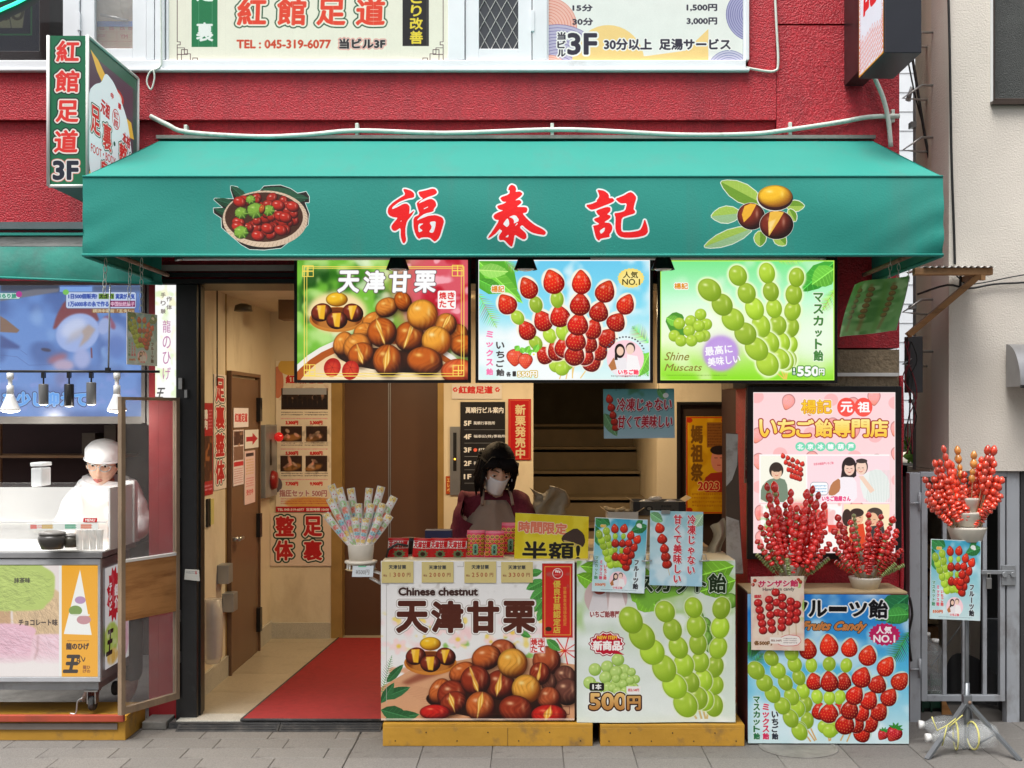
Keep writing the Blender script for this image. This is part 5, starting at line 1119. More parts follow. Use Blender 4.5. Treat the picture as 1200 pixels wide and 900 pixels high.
t_fill = slab(.097,.149,.008,M_paving,.004)
rg = random.Random(5)
y = -.02
for j in range(8):                                    # square slabs before the shop
 for i in range(12):
  x = -.618 + .302 * i
  if x < 2.6: tile_obj('tile',t_sq,x,-.125 - .302 * j + .002,rg.uniform(0,.0015),pav)
for j in range(15):                                   # half-depth slabs on the left
 for i in range(7):
  x = -.922 - .302 * i + (-.1 if j % 2 else .0)
  tile_obj('tile',t_br,x,-.05 - .151 * j,rg.uniform(0,.0015),pav)
 if j % 2: tile_obj('tile',t_fill,-.822,-.05 - .151 * j,.001,pav)
mh = MB().lathe([(.17,.0085),(.17,.0115),(.155,.0115),(.155,.0095)],40,(PX(935,-.4),-.41,0))
mh2 = obj('manhole_cover',mh,M_concrete); tag(mh2,'round grey manhole cover half under the blue fruit candy stand','manhole cover')

# ------------------------------------------------------------------ red building
FZ = .04                                              # passage floor height
bld = thing('shop_building','red stucco building with white framed windows above the green awning','building',(0,.2,0))
XL,XR = -3.7,PX(1052)
def wallbox(name,x0,x1,z0,z1,y0,y1,m,**k): return obj(name,MB().box((x0,y0,z0),(x1,y1,z1)),m,bld,**k)
zs = PZ(84)                                           # window sill height
ztop = 4.6
wallbox('upper_wall',XL,PX(908),PZ(142),zs,-.03,.3,M_red)
wallbox('lower_band_wall',XL,PX(908),PZ(327),PZ(142) - .002,.0,.3,M_red)
wallbox('corner_pier',PX(908) + .003,XR,PZ(30),ztop,-.028,.3,M_red); wallbox('corner_pier',PX(908) + .003,XR,PZ(408),PZ(32),-.026,.3,M_red)
wallbox('corner_groove',PX(908) + .003,XR - .01,PZ(32),PZ(30),-.005,.3,M_red)
wallbox('pier_base',PX(858),XR,PZ(455),PZ(410),-.024,.3,M_beige_stucco)
wallbox('pier_base',PX(875),XR,.0,PZ(455),-.022,.3,M_red)
wallbox('side_wall',XR - .12,XR - .002,.0,ztop,.31,3.0,M_concrete)
wallbox('wall_above_windows',XL,PX(908),zs + 1.25,ztop,-.02,.3,M_red)
wallbox('pier_between_windows',PX(873) + .01,PX(908),zs + .001,zs + 1.25,-.021,.3,M_red)
# grey conduit ledge across the pier base
pl = MB().box((PX(980,-.03),-.045,PZ(441,-.03)),(PX(1052,-.03),-.024,PZ(437,-.03))); tag(obj('cable_trunking',pl,M_white),'short white cable trunking across the brown pier right of the grape lightbox','cable trunking')
# windows: frame with members, panes
wf = obj('window_frame',MB().box((XL,-.05,zs),(PX(872),.06,zs + .04)).box((XL,-.06,zs - .012),(PX(876),.0,zs + .0)),M_frost,bld,bevel=.003)
def member(a,b,y0=-.045,y1=.05,z0=None,z1=None,m=None): return obj('window_post',MB().box((PX(a),y0,z0 or zs + .042),(PX(b),y1,z1 or zs + 1.24)),m or M_frost,bld,bevel=.002)
for a,b in ((78,97),(175,184),(185,196),(526,545),(624,641),(872,876)): member(a,b)
# casement windows: thing-level parts: window > frame, pane
def casement(px0,px1,pyb,fr,name='window'):
 w = MB(); y0,y1 = -.035,.0; x0,x1,z0,z1 = PX(px0),PX(px1),PZ(pyb),zs + 1.2
 w.box((x0,y0,z0),(x0 + fr,y1,z1)).box((x1 - fr,y0,z0),(x1,y1,z1)).box((x0 + fr,y0,z0),(x1 - fr,y1,z0 + fr * 1.05)).box((x0 + fr,y0,z1 - fr),(x1 - fr,y1,z1))
 return obj(name,w,M_frost,bld,bevel=.002),(x0 + fr,x1 - fr,z0 + fr,z1 - fr)
w1,q = casement(98,174,76,.063)
obj('pane',MB().box((q[0],-.016,q[2]),(q[1],-.012,q[3])),mat('window_pane',(.5,.5,.5),.05,alpha=.25,spec=.7),w1)
w2,q2 = casement(546,623,76,.062)
obj('pane',MB().box((q2[0],-.004,q2[2]),(q2[1],-.001,q2[3])),M_dkglass,w2)
lat = MB(); x0,x1,z0,z1 = q2
k = -12
while k < 30:
 for sg in (1,-1):
  xa = x0 + k * .045;
  for j in range(14):
   pass
 k += 100
def clipseg(ax,az,bx,bz):
 t0,t1 = 0.0,1.0; dx,dz = bx - ax,bz - az
 for p_,q_ in ((-dx,ax - x0),(dx,x1 - ax),(-dz,az - z0),(dz,z1 - az)):
  if p_ == 0: continue
  r_ = q_ / p_
  if p_ < 0: t0 = max(t0,r_)
  else: t1 = min(t1,r_)
 return None if t0 >= t1 else ((ax + dx * t0,az + dz * t0),(ax + dx * t1,az + dz * t1))
for k in range(-30,30):
 for sg in (1,-1):
  cx = x0 + k * .052; s_ = clipseg(cx,z0,cx + sg * .55 * 1.2,z0 + 1.2)
  if s_: lat.tube([(s_[0][0],-.010 - (.003 if sg > 0 else 0),s_[0][1]),(s_[1][0],-.010 - (.003 if sg > 0 else 0),s_[1][1])],.0022,5,False)
obj('lattice',lat,mat('aluminium_lattice',(.5,.5,.48),.4,.5),w2)
obj('hinge',MB().box((PX(623) - .003,-.05,PZ(40)),(PX(626),-.03,PZ(16))),M_frost,w2); obj('hinge',MB().box((PX(95),-.05,PZ(39)),(PX(98),-.03,PZ(18))),M_frost,w1)
obj('upper_room',MB().box((XL,.31,zs),(XR - .15,.34,ztop)),M_darkroom,bld)
# dark left window with a card board behind the glass
w3 = obj('window',MB().box((XL,-.005,zs + .04),(PX(78),.0,zs + 1.2)),mat('left_window_glass',(.03,.03,.03),.05,alpha=.25,spec=.6),bld)
bd = sheet('tarot_board','print_card_board',(P(-40,-60,.06),P(46,-60,.06),P(46,60,.06),P(-40,60,.06))); tag(bd,'dark blue board with three pale cards behind the upper left window','board')
obj('window_blind',MB().box((PX(58,.1),.1,zs),(PX(82,.1),.12,zs + 1.2)),mat('black_blind',(.01,.01,.01),.8),bld)
# goods behind the small casement: carton with red print, tube, tape
ct = thing('cardboard_carton','brown carton with red print behind the small upper window pane','carton',(PX(136),.10,zs + .02))
obj('carton_body',MB().box((PX(112,.08),.05,PZ(62,.05)),(PX(160,.08),.22,PZ(26,.05))),mat('carton_brown',(.42,.30,.17),.8),ct)
cc = Cv('print_upper_carton',(0,0,48,36),(0,0),4,5); cc.fill((196,168,138));
for yy in (46,90,120): cc.line([(0,yy),(192,yy)],2,(190,110,90))
for xx in (50,100): cc.line([(xx,0),(xx,144)],2,(190,110,90))
for xx in (14,60,110,150): cc.text('包',xx,10,xx + 28,36,(190,70,60),1)
cc.text('YM',116,58,150,76,(180,80,70),1); cc.text('取扱注意',10,56,44,70,(190,90,80),.5); cc.text('上',20,96,44,114,(190,90,80),.5); done(cc)
sheet('carton_print','print_upper_carton',rectpts(112,26,160,62,.045),ct)
obj('blue_tape',MB().box((PX(112,.04),.038,PZ(31,.04)),(PX(160,.04),.043,PZ(25,.04))),mat('blue_tape',(.01,.12,.5),.4),ct)
tb = obj('plastic_bag',MB().blob(P(136,8,.16),(.13,.06,.14),12,8).blob(P(152,2,.14),(.06,.05,.12),10,6),M_bag); tag(tb,'brown crumpled bag above the carton in the small upper window','bag')
pf = obj('metal_tube',MB().tube([P(118,17,.03),P(150,24,.03)],.007,8),M_steel); tag(pf,'grey metal tube lying on the carton behind the window pane','tube')
# billboards in the window band
def board(name,key,px0,py0,px1,py1,y,label,cat,fr=.012,lit=0,m=None,grp=None,frame_mat=None):
 c = P((px0 + px1) / 2,py1,y); t = thing(name,label,cat,(c.x,c.y,c.z),grp)
 x0,x1,z0,z1 = PX(px0,y),PX(px1,y),PZ(py1,y),PZ(py0,y)
 obj('panel',MB().box((x0,y + .002,z0),(x1,y + .02,z1)),m or M_card,t)
 if fr:
  f = MB().box((x0 - fr,y - .006,z0 - fr),(x0,y + .021,z1 + fr)).box((x1,y - .006,z0 - fr),(x1 + fr,y + .021,z1 + fr)).box((x0,y - .006,z0 - fr),(x1,y + .021,z0)).box((x0,y - .006,z1),(x1,y + .021,z1 + fr))
  obj('frame',f,frame_mat or M_frost,t,bevel=.002)
 sheet('print',key,(V((x0,y,z1)),V((x1,y,z1)),V((x1,y,z0)),V((x0,y,z0))),t,lit)
 return t
board('foot_salon_billboard','print_foot_salon_billboard',198,-40,525,73.5,-.03,'cream billboard reading 紅館足道 with a TEL number in the upper windows','sign')
board('price_billboard','print_price_billboard',643,-40,871,71.4,-.03,'white billboard with wavy lines and 3F foot bath prices above the awning','sign')
# cables on the facade
def cable(name,pts,r,label,m=None,cat='cable',n=7,clips=()):
 o = obj(name,MB().tube(pts,r,n),m or M_cable); tag(o,label,cat)
 for i,(px,py) in enumerate(clips):
  c = P(px,py,-.02); obj('clip',MB().box((c.x - .008,c.y - .025,c.z - .03),(c.x + .008,c.y + .012,c.z + .03)),M_cable,o,bevel=.003)
 return o
def pp(*a,y=-.04): return [P(x,q,y) for x,q in a]
def smooth(pts,k=4):
 out = []; n = len(pts)
 for i in range(n - 1):
  p0,p1,p2,p3 = pts[max(i - 1,0)],pts[i],pts[i + 1],pts[min(i + 2,n - 1)]
  for j in range(k):
   t = j / k; out.append(.5 * ((2 * p1) + (p2 - p0) * t + (2 * p0 - 5 * p1 + 4 * p2 - p3) * t * t + (3 * p1 - p0 - 3 * p2 + p3) * t ** 3))
 return out + [pts[-1]]
cable('white_conduit',smooth(pp((176,136),(196,146),(220,155),(300,160),(360,158),(420,153),(520,156),(640,152),(700,153),(800,158),(880,157),(925,152),(985,143),(1018,137),(1054,136),y=-.045)),.0115,'long pale conduit clipped along the wall just above the awning',clips=((219,155),(419,153),(647,153),(925,152),(1045,137)))
cable('drop_conduit',smooth(pp((1020,80),(1028,98),(1035,115),(1041,140),(1044,172),y=-.06)),.011,'short pale conduit dropping from the black blade sign to the awning corner',clips=((1041,147),))
cable('thin_white_cable',smooth(pp((1053 - 145,-10),(910,30),(912,74),(908,83),(895,83),(868,78),y=-.04)),.006,'thin white cable running down the pier beside the price billboard')
cable('hooked_white_cable',smooth(pp((188,-20),(189,60),(188,78),(176,84),(172,96),(177,105),(181,92),(180,82),y=-.06)),.004,'thin white cable hooked over the sill behind the green sign')
# twisted clip-on green neon at the top left corner
nt = thing('neon_sign','curved green neon strips at the top left corner of the photo','neon sign',tuple(P(0,20,-.5)))
for k,(a,b) in enumerate((((-40,40),(30,1,),),((-40,26),(10,-4)))):
 obj('neon_tube',MB().tube(smooth([P(-40,32 - k * 16,-.5),P(0,12 - k * 12,-.5),P(24,1 - k * 8,-.5),P(60,-20 - k * 8,-.5)]),.0075,8),M_greenneon,nt)
obj('neon_backing',MB().add([P(-60,60,-.49),P(-60,-60,-.49),P(80,-60,-.49),P(60,-8,-.49),P(30,12,-.49),P(0,26,-.49),P(-40,46,-.49),P(-60,62,-.47),P(80,-60,-.47),P(60,-6,-.47)],[(0,1,2,3,4,5,6)]),M_dark,nt)

# ------------------------------------------------------------------ main awning
AX0,AX1,AY,AZT,AZB,AZW = PX(97,-1.0),PX(1105,-1.0),-1.0,PZ(207,-1.0),PZ(300,-1.0),PZ(164,0)
aw = thing('green_awning','large teal green canvas awning lettered 福泰記 over the chestnut shop','awning',(0,-.5,AZB))
def canvas_mat():
 m = M_teal.copy(); m.name = 'printed_teal_canvas'; n = m.node_tree.nodes; l = m.node_tree.links; b = n['Principled BSDF']
 ti = n.new('ShaderNodeTexImage'); ti.image = IM['print_awning_letters']; ti.extension = 'EXTEND'; uv = n.new('ShaderNodeUVMap'); uv.uv_map = 'UVMap'; l.new(uv.outputs[0],ti.inputs[0])
 src = b.inputs['Base Color'].links[0].from_socket; mx = n.new('ShaderNodeMix'); mx.data_type = 'RGBA'; l.new(ti.outputs['Alpha'],mx.inputs[0]); l.new(src,mx.inputs[6])
 sc = n.new('ShaderNodeVectorMath'); sc.operation = 'SCALE'; sc.inputs['Scale'].default_value = .95; l.new(ti.outputs['Color'],sc.inputs[0]); l.new(sc.outputs[0],mx.inputs[7]); l.new(mx.outputs[2],b.inputs['Base Color']); return m
def wob(x,z): return .004 * math.sin(x * 3.1 + z * 4) + .003 * math.sin(x * 9 + z * 7) + .004 * math.sin(x * 1.3)
def vfn(u,v):
 x = AX0 + (AX1 - AX0) * u; z = AZT + (AZB - AZT) * v
 edge = min(u,1 - u); fold = .006 * math.exp(-edge * 26) * math.sin(v * 16 + u * 90) * v * (1 + u)
 return (x,AY - wob(x,z) * math.sin(PI * v) - fold - .006 * math.sin(PI * v),z)
obj('valance',MB().grid(vfn,80,10),canvas_mat(),aw)
def tfn(u,v):
 x = AX0 + (AX1 - AX0) * u; y = (-.002) + (AY) * v; z = AZW + (AZT - AZW) * v
 return (x,y,z - .012 * math.sin(PI * v) * (1 + .3 * math.sin(u * 40)) * (.4 + math.sin(PI * u) * .6))
obj('roof_canvas',MB().grid(tfn,80,8),M_teal,aw)
for s_,X in ((1,AX0),(-1,AX1)):
 def sfn(u,v,X=X,s_=s_):
  y = -1.0 + .998 * u; zt = AZT + (AZW - AZT) * u; z = zt + (AZB - zt) * v
  return (X + s_ * (.001 + .006 * math.sin(u * 9) * math.sin(PI * v)),y,z)
 if s_ == 1: obj('side_canvas',MB().grid(lambda u,v: sfn(1 - u,v),14,8),M_teal,aw)
 else: obj('side_canvas',MB().grid(sfn,14,8),M_teal,aw)
 obj('side_hem',MB().tube([(X + s_ * .004,-.99,AZB + .002),(X + s_ * .004,-.01,AZB + .002)],.008,6),M_teal,aw)
hem = MB().tube([(AX0,AY - .004,AZB + .003),(-.8,AY - .005,AZB),(.2,AY - .003,AZB + .002),(AX1,AY - .004,AZB + .003)],.007,6); obj('front_hem',hem,M_teal,aw)
obj('front_seam',MB().tube([(AX0,AY - .001,AZT + .001),(AX1,AY - .001,AZT + .001)],.004,6),M_teal,aw)
obj('wall_strip',MB().box((AX0 - .01,-.05,AZW - .004),(AX1 + .01,-.0,AZW + .012)),M_concrete,aw)
fm = MB().tube([(AX0 + .03,AY + .03,AZB + .04),(AX1 - .03,AY + .03,AZB + .04)],.013,8).tube([(AX0 + .03,-.04,AZB + .16),(AX1 - .03,-.04,AZB + .16)],.013,8)
for X in (AX0 + .03,-.85,0,.85,AX1 - .03): fm.tube([(X,AY + .03,AZB + .15),(X,-.02,AZB + .16)],.011,8).tube([(X,AY + .03,AZT - .02),(X,-.02,AZW - .03)],.011,8).tube([(X,AY + .03,AZB + .04),(X,AY + .03,AZT - .02)],.011,8)
obj('metal_frame',fm,M_zinc,aw)
for X in (AX0 + .06,AX1 - .06): obj('chain_rail',MB().tube([(X,AY + .1,AZB + .03),(X,-.1,AZB + .03)],.01,6),M_rust,aw)

# ------------------------------------------------------------------ shop front frame: lintel, posts
wallbox('lintel',PX(190),PX(878),PZ(333),PZ(327) - .002,-.02,.3,M_dark)
wallbox('lintel_trim',PX(190),PX(346),PZ(318),PZ(311),-.02,-.002,mat('grey_lintel_trim',(.3,.26,.24),.5));
wallbox('lintel_trim',PX(190),PX(346),PZ(325),PZ(320),-.02,-.002,M_dark)
wallbox('entrance_post',PX(207.5),PX(232),.0,PZ(333) - .002,-.02,.12,M_dark,bevel=.003)
wallbox('entrance_post',PX(232) - .0,PX(234),.0,PZ(333) - .002,.02,.06,M_dark)
for q in ((209,456,215,443),(216,466,221,457)): obj('hinge',MB().box(tuple(P(q[0],q[1],-.045)),tuple(P(q[2],q[3],-.02))),M_steel,bld)
for py in (553,722,770):
 h_ = obj('hinge',MB().box(tuple(P(208,py + 7,-.04)),tuple(P(212,py - 7,-.02))),M_steel,bld)
sheetn = sheet('paper_note','print_switch_note',(P(217,667,-.035),P(233,668,-.035),P(234,681,-.035),P(216,679,-.035))); tag(sheetn,'small white paper note taped on the black entrance post','note')

# ------------------------------------------------------------------ passage: floor, walls, ceiling, doors
XW = -1.645; YB = 2.0; CZ = 2.10
fl = obj('passage_floor',MB().box((XW - .05,-.075,.0),(1.0,YB + .2,FZ - .012)),M_grout,loc=(-.4,1.0,0)); struct(fl)
t_f = slab(.448,.448,.012,M_floor,.002)
for j in range(5):
 for i in range(6): tile_obj('tile',t_f,XW + .235 + i * .45,.28 + .45 * j,FZ - .012,fl)
for i in range(6):
 tile_obj('threshold_stone',slab(.448,.125,.012,M_threshold,.002),XW + .235 + i * .45,-.012,FZ - .012,fl)
def inner(name,mb,m,**k): return obj(name,mb,m,bld,**k)
inner('left_passage_wall',MB().box((XW - .1,.12,0),(XW,YB,CZ)),M_cream)
inner('corner_bead',MB().box((XW,.873,FZ),(XW + .005,.882,CZ)),M_brass)
inner('skirting',MB().box((XW,.12,FZ),(XW + .014,.89,FZ + .11)),M_threshold); inner('skirting',MB().box((XW,1.60,FZ),(XW + .014,YB,FZ + .11)),M_threshold)
inner('skirting',MB().box((XW + .014,YB - .014,FZ),(PX(387,YB),YB,FZ + .10)),M_threshold)
inner('passage_ceiling',MB().box((XW - .1,.12,CZ),(1.3,4.5,CZ + .08)),M_cream)
inner('back_wall',MB().box((XW - .1,YB,0),(PX(388,YB),YB + .3,CZ)),M_cream)
inner('back_wall',MB().box((PX(520,YB),YB,0),(PX(625,YB),YB + .3,CZ)),M_cream)
inner('lift_jamb',MB().box((PX(388,YB),YB - .004,FZ),(PX(401,YB),YB + .12,CZ)),M_brass); inner('lift_jamb',MB().box((PX(513,YB),YB - .004,FZ),(PX(520,YB),YB + .12,CZ)),M_brass)
inner('lift_lintel',MB().box((PX(401,YB),YB,PZ(438,YB)),(PX(513,YB),YB + .12,CZ)),M_cream)
xm = PX(457.5,YB + .1)
ld = thing('lift_doors','closed brown two-leaf lift doors at the back of the passage','lift door',(xm,YB + .1,FZ))
obj('door_leaf',MB().box((PX(400,YB + .1),YB + .1,FZ),(xm - .003,YB + .14,CZ - .1)),M_lift,ld); obj('door_leaf',MB().box((xm + .003,YB + .1,FZ),(PX(514,YB + .1),YB + .14,CZ - .1)),M_lift,ld)
obj('centre_seal',MB().box((xm - .0027,YB + .096,FZ),(xm + .0027,YB + .12,CZ - .1)).box((xm - .014,YB + .097,FZ),(xm - .008,YB + .0995,CZ - .1)),M_steel,ld)
# brown service door on the left wall
dr = inner('service_door',MB().box((XW + .0,.905,FZ),(XW + .02,1.58,PZ(453,1.0) + .05)),M_brown_door,bevel=.003)
obj('door_frame',MB().box((XW,.885,FZ),(XW + .03,.904,PZ(450,1.0) + .07)).box((XW,1.581,FZ),(XW + .03,1.60,PZ(450,1.0) + .07)).box((XW,.904,PZ(450,1.0) + .051),(XW + .03,1.581,PZ(450,1.0) + .07)),M_brown_door,dr)
def lw(px,py):                                       # point on the left wall seen at a pixel
 d = -XW * FPX / (VX - px); return V((XW,d - DIST,EYE - (py - VY) / FPX * d))
c = lw(268,632); obj('handle',MB().tube([(c.x + .01,c.y,c.z),(c.x + .055,c.y,c.z)],.013,10).tube([(c.x + .055,c.y,c.z),(c.x + .055,c.y + .09,c.z)],.012,10),M_steel,dr)
for py in (480,615,725): c = lw(298.5,py); obj('hinge',MB().box((c.x + .02,c.y - .05,c.z - .07),(c.x + .045,c.y + .0,c.z + .07)),M_dark,dr)
for i,(px,py) in enumerate(((257,672),(263,705))):
 c = lw(px,py); o = obj('lock_box',MB().box((c.x,c.y - .05,c.z - .05),(c.x + .06,c.y + .05,c.z + .05)),M_zinc,bevel=.004); tag(o,('upper' if i == 0 else 'lower') + ' small metal latch box on the cream wall beside the service door','latch box')
def lwsheet(name,key,px0,py0,px1,py1,label,cat,off=.004,py0b=None,py1b=None,grp=None):
 a = lw(px0,py0); b = lw(px1,py0 if py0b is None else py0b); c_ = lw(px0,py1);
 tl = V((XW + off,a.y,a.z)); tr = V((XW + off,b.y,a.z)); br = V((XW + off,b.y,c_.z)); bl = V((XW + off,a.y,c_.z))
 s_ = sheet(name,key,(tl,tr,br,bl),back=.003); return tag(s_,label,cat,grp)
lwsheet('wall_sign','print_vertical_foot_sign',249.5,438,264,575,'tall cream sign 足裏整体 with red letters on the left passage wall','sign')
lwsheet('menu_sign','print_red_menu_sign',235.5,472,248.5,582,'narrow red food poster at the entrance edge of the left passage wall','poster')
for a in (('door_sign','print_small_door_sign',268.5,478,286,501,'small white sign reading 紅館足道 on the brown service door','sign'),('arrow_sign','print_arrow_sign',282,504,298,526,'white sign with a red arrow pointing right on the service door','sign'),
   ('leaflet','print_door_leaflet',268,504,280.5,570,'photo leaflet with red print below the small door sign','leaflet'),('leaflet','print_door_notice',281.5,529,294,592,'pale pink notice below the red arrow sign on the service door','notice')): lwsheet(*a,off=.024)
c = lw(301.5,498); c2 = lw(315.5,580)
mb_ = thing('fire_alarm_box','tall grey alarm box with a red lamp on the left passage wall','alarm box',(XW,c.y,c2.z))
obj('case',MB().box((XW,c.y,c2.z),(XW + .05,c2.y,c.z)),M_zinc,mb_,bevel=.004)
obj('red_lamp',MB().blob((XW + .075,c2.y - .07,lw(313,512).z),(.03,.03,.03),14,8),mat('red_glass_lamp',(.5,.01,.01),.15,coat=.8,emit=((1,.02,.02),.25)),mb_)
obj('alarm_bell',MB().lathe([(.001,.085),(.05,.08),(.06,.06),(.06,.05)],20,(XW,c.y + .18,lw(308,563).z),'x'),mat('alarm_red',(.25,.01,.012),.35),mb_)
obj('slot',MB().box((XW + .05,c.y + .12,lw(308,545).z),(XW + .053,c.y + .17,lw(308,515).z)),M_dark,mb_)
sc_ = lw(248,328); o = obj('security_sensor',MB().lathe([(.012,0),(.05,.0),(.045,.03),(.02,.04)],14,(XW + .09,.9,CZ - .09)),mat('dark_sensor',(.06,.05,.03),.4)); tag(o,'small dark dome sensor at the top of the left passage wall','sensor')
o = obj('emergency_light',MB().box(tuple(P(326,374,1.2)),tuple(P(352,346,1.35))),mat('brown_lamp_box',(.16,.09,.04),.5),bevel=.004); tag(o,'brown box lamp hanging from the passage ceiling','ceiling lamp')
o = obj('sensor_cable',MB().tube([lw(250,336) + V((.02,0,0)),lw(250,452) + V((.02,0,0))],.004,5),M_blackwire); tag(o,'thin dark cable down the left passage wall from the sensor','cable')
o = obj('wall_switch',MB().box((XW,lw(241,590).y,lw(241,618).z),(XW + .012,lw(244.5,590).y,lw(241,585).z)),M_dark,bevel=.002); obj('switch_plate',MB().box((XW,lw(241,590).y + .04,lw(241,616).z),(XW + .016,lw(245.5,590).y + .03,lw(241,586).z)),M_gold,o); tag(o,'narrow black and yellow strip switch on the left passage wall','switch')
# rolled goods in a clear bag hanging low on the left wall
bg_ = thing('clear_umbrella_bag','clear plastic bag of pale rolls hanging low beside the entrance post','bag',tuple(lw(236,765) + V((.05,0,0))))
c = lw(238,700); obj('bag',MB().tube([c + V((.06,-.05,.0)),c + V((.06,-.05,-.1)),c + V((.06,-.05,-.28)),c + V((.06,-.05,-.32))],[.045,.055,.05,.035],12),mat('clear_bag',(.7,.68,.64),.25,alpha=.5),bg_)
for k in range(4): obj('roll',MB().tube([c + V((.045 + .018 * (k % 2),-.07 + .014 * k,-.02)),c + V((.05 + .012 * (k % 2),-.07 + .014 * k,-.30))],.011,8),mat('pink_roll',(.55,.42,.33),.7),bg_)
obj('cord',MB().tube([c + V((.02,-.05,.02)),c + V((-.0,-.06,.12)),c + V((-.0,-.09,.2))],.002,5),mat('green_cord',(.05,.2,.1),.6),bg_)
# signs of the back wall
def wsheet(name,key,px0,py0,px1,py1,y,label,cat,**k): s_ = sheet(name,key,rectpts(px0,py0,px1,py1,y),back=.003,**k); return tag(s_,label,cat)
wsheet('massage_poster','print_massage_poster',323.3,423,388,600,YB - .006,'tall massage price poster with six dark photographs on the back wall','poster')
wsheet('foot_back_sign','print_foot_back_sign',316.8,601,388,663,YB - .006,'cream sign 整足体裏 in outlined red letters under the massage poster','sign')
wsheet('lift_header_sign','print_elevator_header',529.6,450,588,467.5,YB - .006,'pale header sign 紅館足道 above the black floor directory','sign')
wsheet('floor_directory','print_floor_directory',539.4,471,592,590,YB - .006,'black floor directory board listing 5F to 1F behind the woman','directory',backmat=M_dark)
wsheet('new_chestnut_banner','print_new_chestnut_banner',595.6,467.6,622.2,539,YB - .006,'narrow red banner reading 新栗発売中 right of the floor directory','banner')
lp = thing('lift_button_panel','narrow steel lift call panel left of the floor directory','button panel',tuple(P(533,580,YB)))
obj('plate',MB().box(tuple(P(527.5,580,YB)),tuple(P(539,500,YB - .01))),M_steel,lp); obj('indicator',MB().box(tuple(P(531,552,YB - .012)),tuple(P(535,507,YB - .009))),M_dark,lp)
obj('lit_button',MB().box(tuple(P(532,539,YB - .014)),tuple(P(534,537,YB - .011))),mat('orange_led',(.8,.3,.02),.4,emit=((1,.45,.05),2)),lp); obj('key_switch',MB().lathe([(.012,YB - .016),(.012,YB - .009)],12,(PX(532.5,YB),0,PZ(565,YB)),'y'),M_steel,lp)
wsheet('lift_notice','print_call_button_note',522.5,558,528.5,579,YB - .006,'tiny orange strip label beside the lift call panel','label')
# stairs with side wall
st = thing('staircase','dark brown staircase rising behind the counter right of the woman','staircase',(PX(690,2),1.8,FZ))
SX0,SX1 = PX(625,YB) ,PX(745,2.0) + .12
for k in range(1,9):
 zt = FZ + .165 * k; yy = 1.2 + .3 * k + 0
 obj('step',MB().box((SX0,yy,FZ),(SX1,yy + .32,zt - .022)).box((SX0,yy - .02,zt - .0),(SX1,yy + .32,zt + .018)),M_stair,st)
inner('stair_side_wall',MB().box((SX1,1.85,0),(SX1 + .1,4.4,CZ)),M_cream); inner('stair_side_wall',MB().box((SX0 - .1,YB + .301,0),(SX0,4.4,CZ)),M_cream)
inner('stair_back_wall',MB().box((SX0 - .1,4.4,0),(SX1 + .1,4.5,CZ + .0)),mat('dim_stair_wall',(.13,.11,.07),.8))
inner('right_back_wall',MB().box((SX1 + .1,1.85,0),(PX(793,1.85),2.0,CZ)),M_cream)
inner('right_back_wall',MB().box((PX(793,1.85),1.85,PZ(471,1.85)),(1.3,2.0,CZ)),M_cream)
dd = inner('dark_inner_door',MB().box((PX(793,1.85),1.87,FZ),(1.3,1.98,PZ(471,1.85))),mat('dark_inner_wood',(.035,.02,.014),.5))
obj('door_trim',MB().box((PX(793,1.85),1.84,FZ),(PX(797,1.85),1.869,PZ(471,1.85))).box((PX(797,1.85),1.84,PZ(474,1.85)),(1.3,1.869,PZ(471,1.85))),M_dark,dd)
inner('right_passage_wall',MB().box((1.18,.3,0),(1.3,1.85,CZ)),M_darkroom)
wsheet('festival_poster','print_festival_poster',804,488,852,602,1.83,'yellow temple festival poster 媽祖祭 with a robed figure behind the counter','poster')

# red carpet
cp = MB(); yf = -.085
cx0,cx1 = PX(284,yf) ,PX(470,yf)
pts = [(cx0,yf),(cx1,yf),(PX(520,1.9),1.96),(PX(398,2.0),1.96)]
n_r = 90
for k in range(n_r):
 t0,t1 = k / n_r,(k + 1) / n_r; tm = (t0 + t1) / 2
 f_ = lambda t,h: (V((pts[0][0] + (pts[3][0] - pts[0][0]) * t,pts[0][1] + (pts[3][1] - pts[0][1]) * t,h)),V((pts[1][0] + (pts[2][0] - pts[1][0]) * t,pts[1][1] + (pts[2][1] - pts[1][1]) * t,h)))
 a,b = f_(t0,FZ + .006); c,d = f_(tm,FZ + .0125); e,h = f_(t1,FZ + .006); cp.add([a,b,d,c],[(0,1,2,3)]); cp.add([c,d,h,e],[(0,1,2,3)])
cp.add([V((pts[0][0],yf,FZ)),V((pts[1][0],yf,FZ)),V((pts[1][0],yf,FZ + .006)),V((pts[0][0],yf,FZ + .006))],[(0,1,2,3)])
crp = obj('red_carpet',cp,M_redcarpet); tag(crp,'red ribbed entrance mat with black edging running to the lift','mat')
obj('black_edging',MB().tube([(pts[3][0],pts[3][1],FZ + .006),(cx0 - .004,yf - .002,FZ + .006),(cx1,yf - .003,FZ + .004)],.008,6),M_rubber,crp)
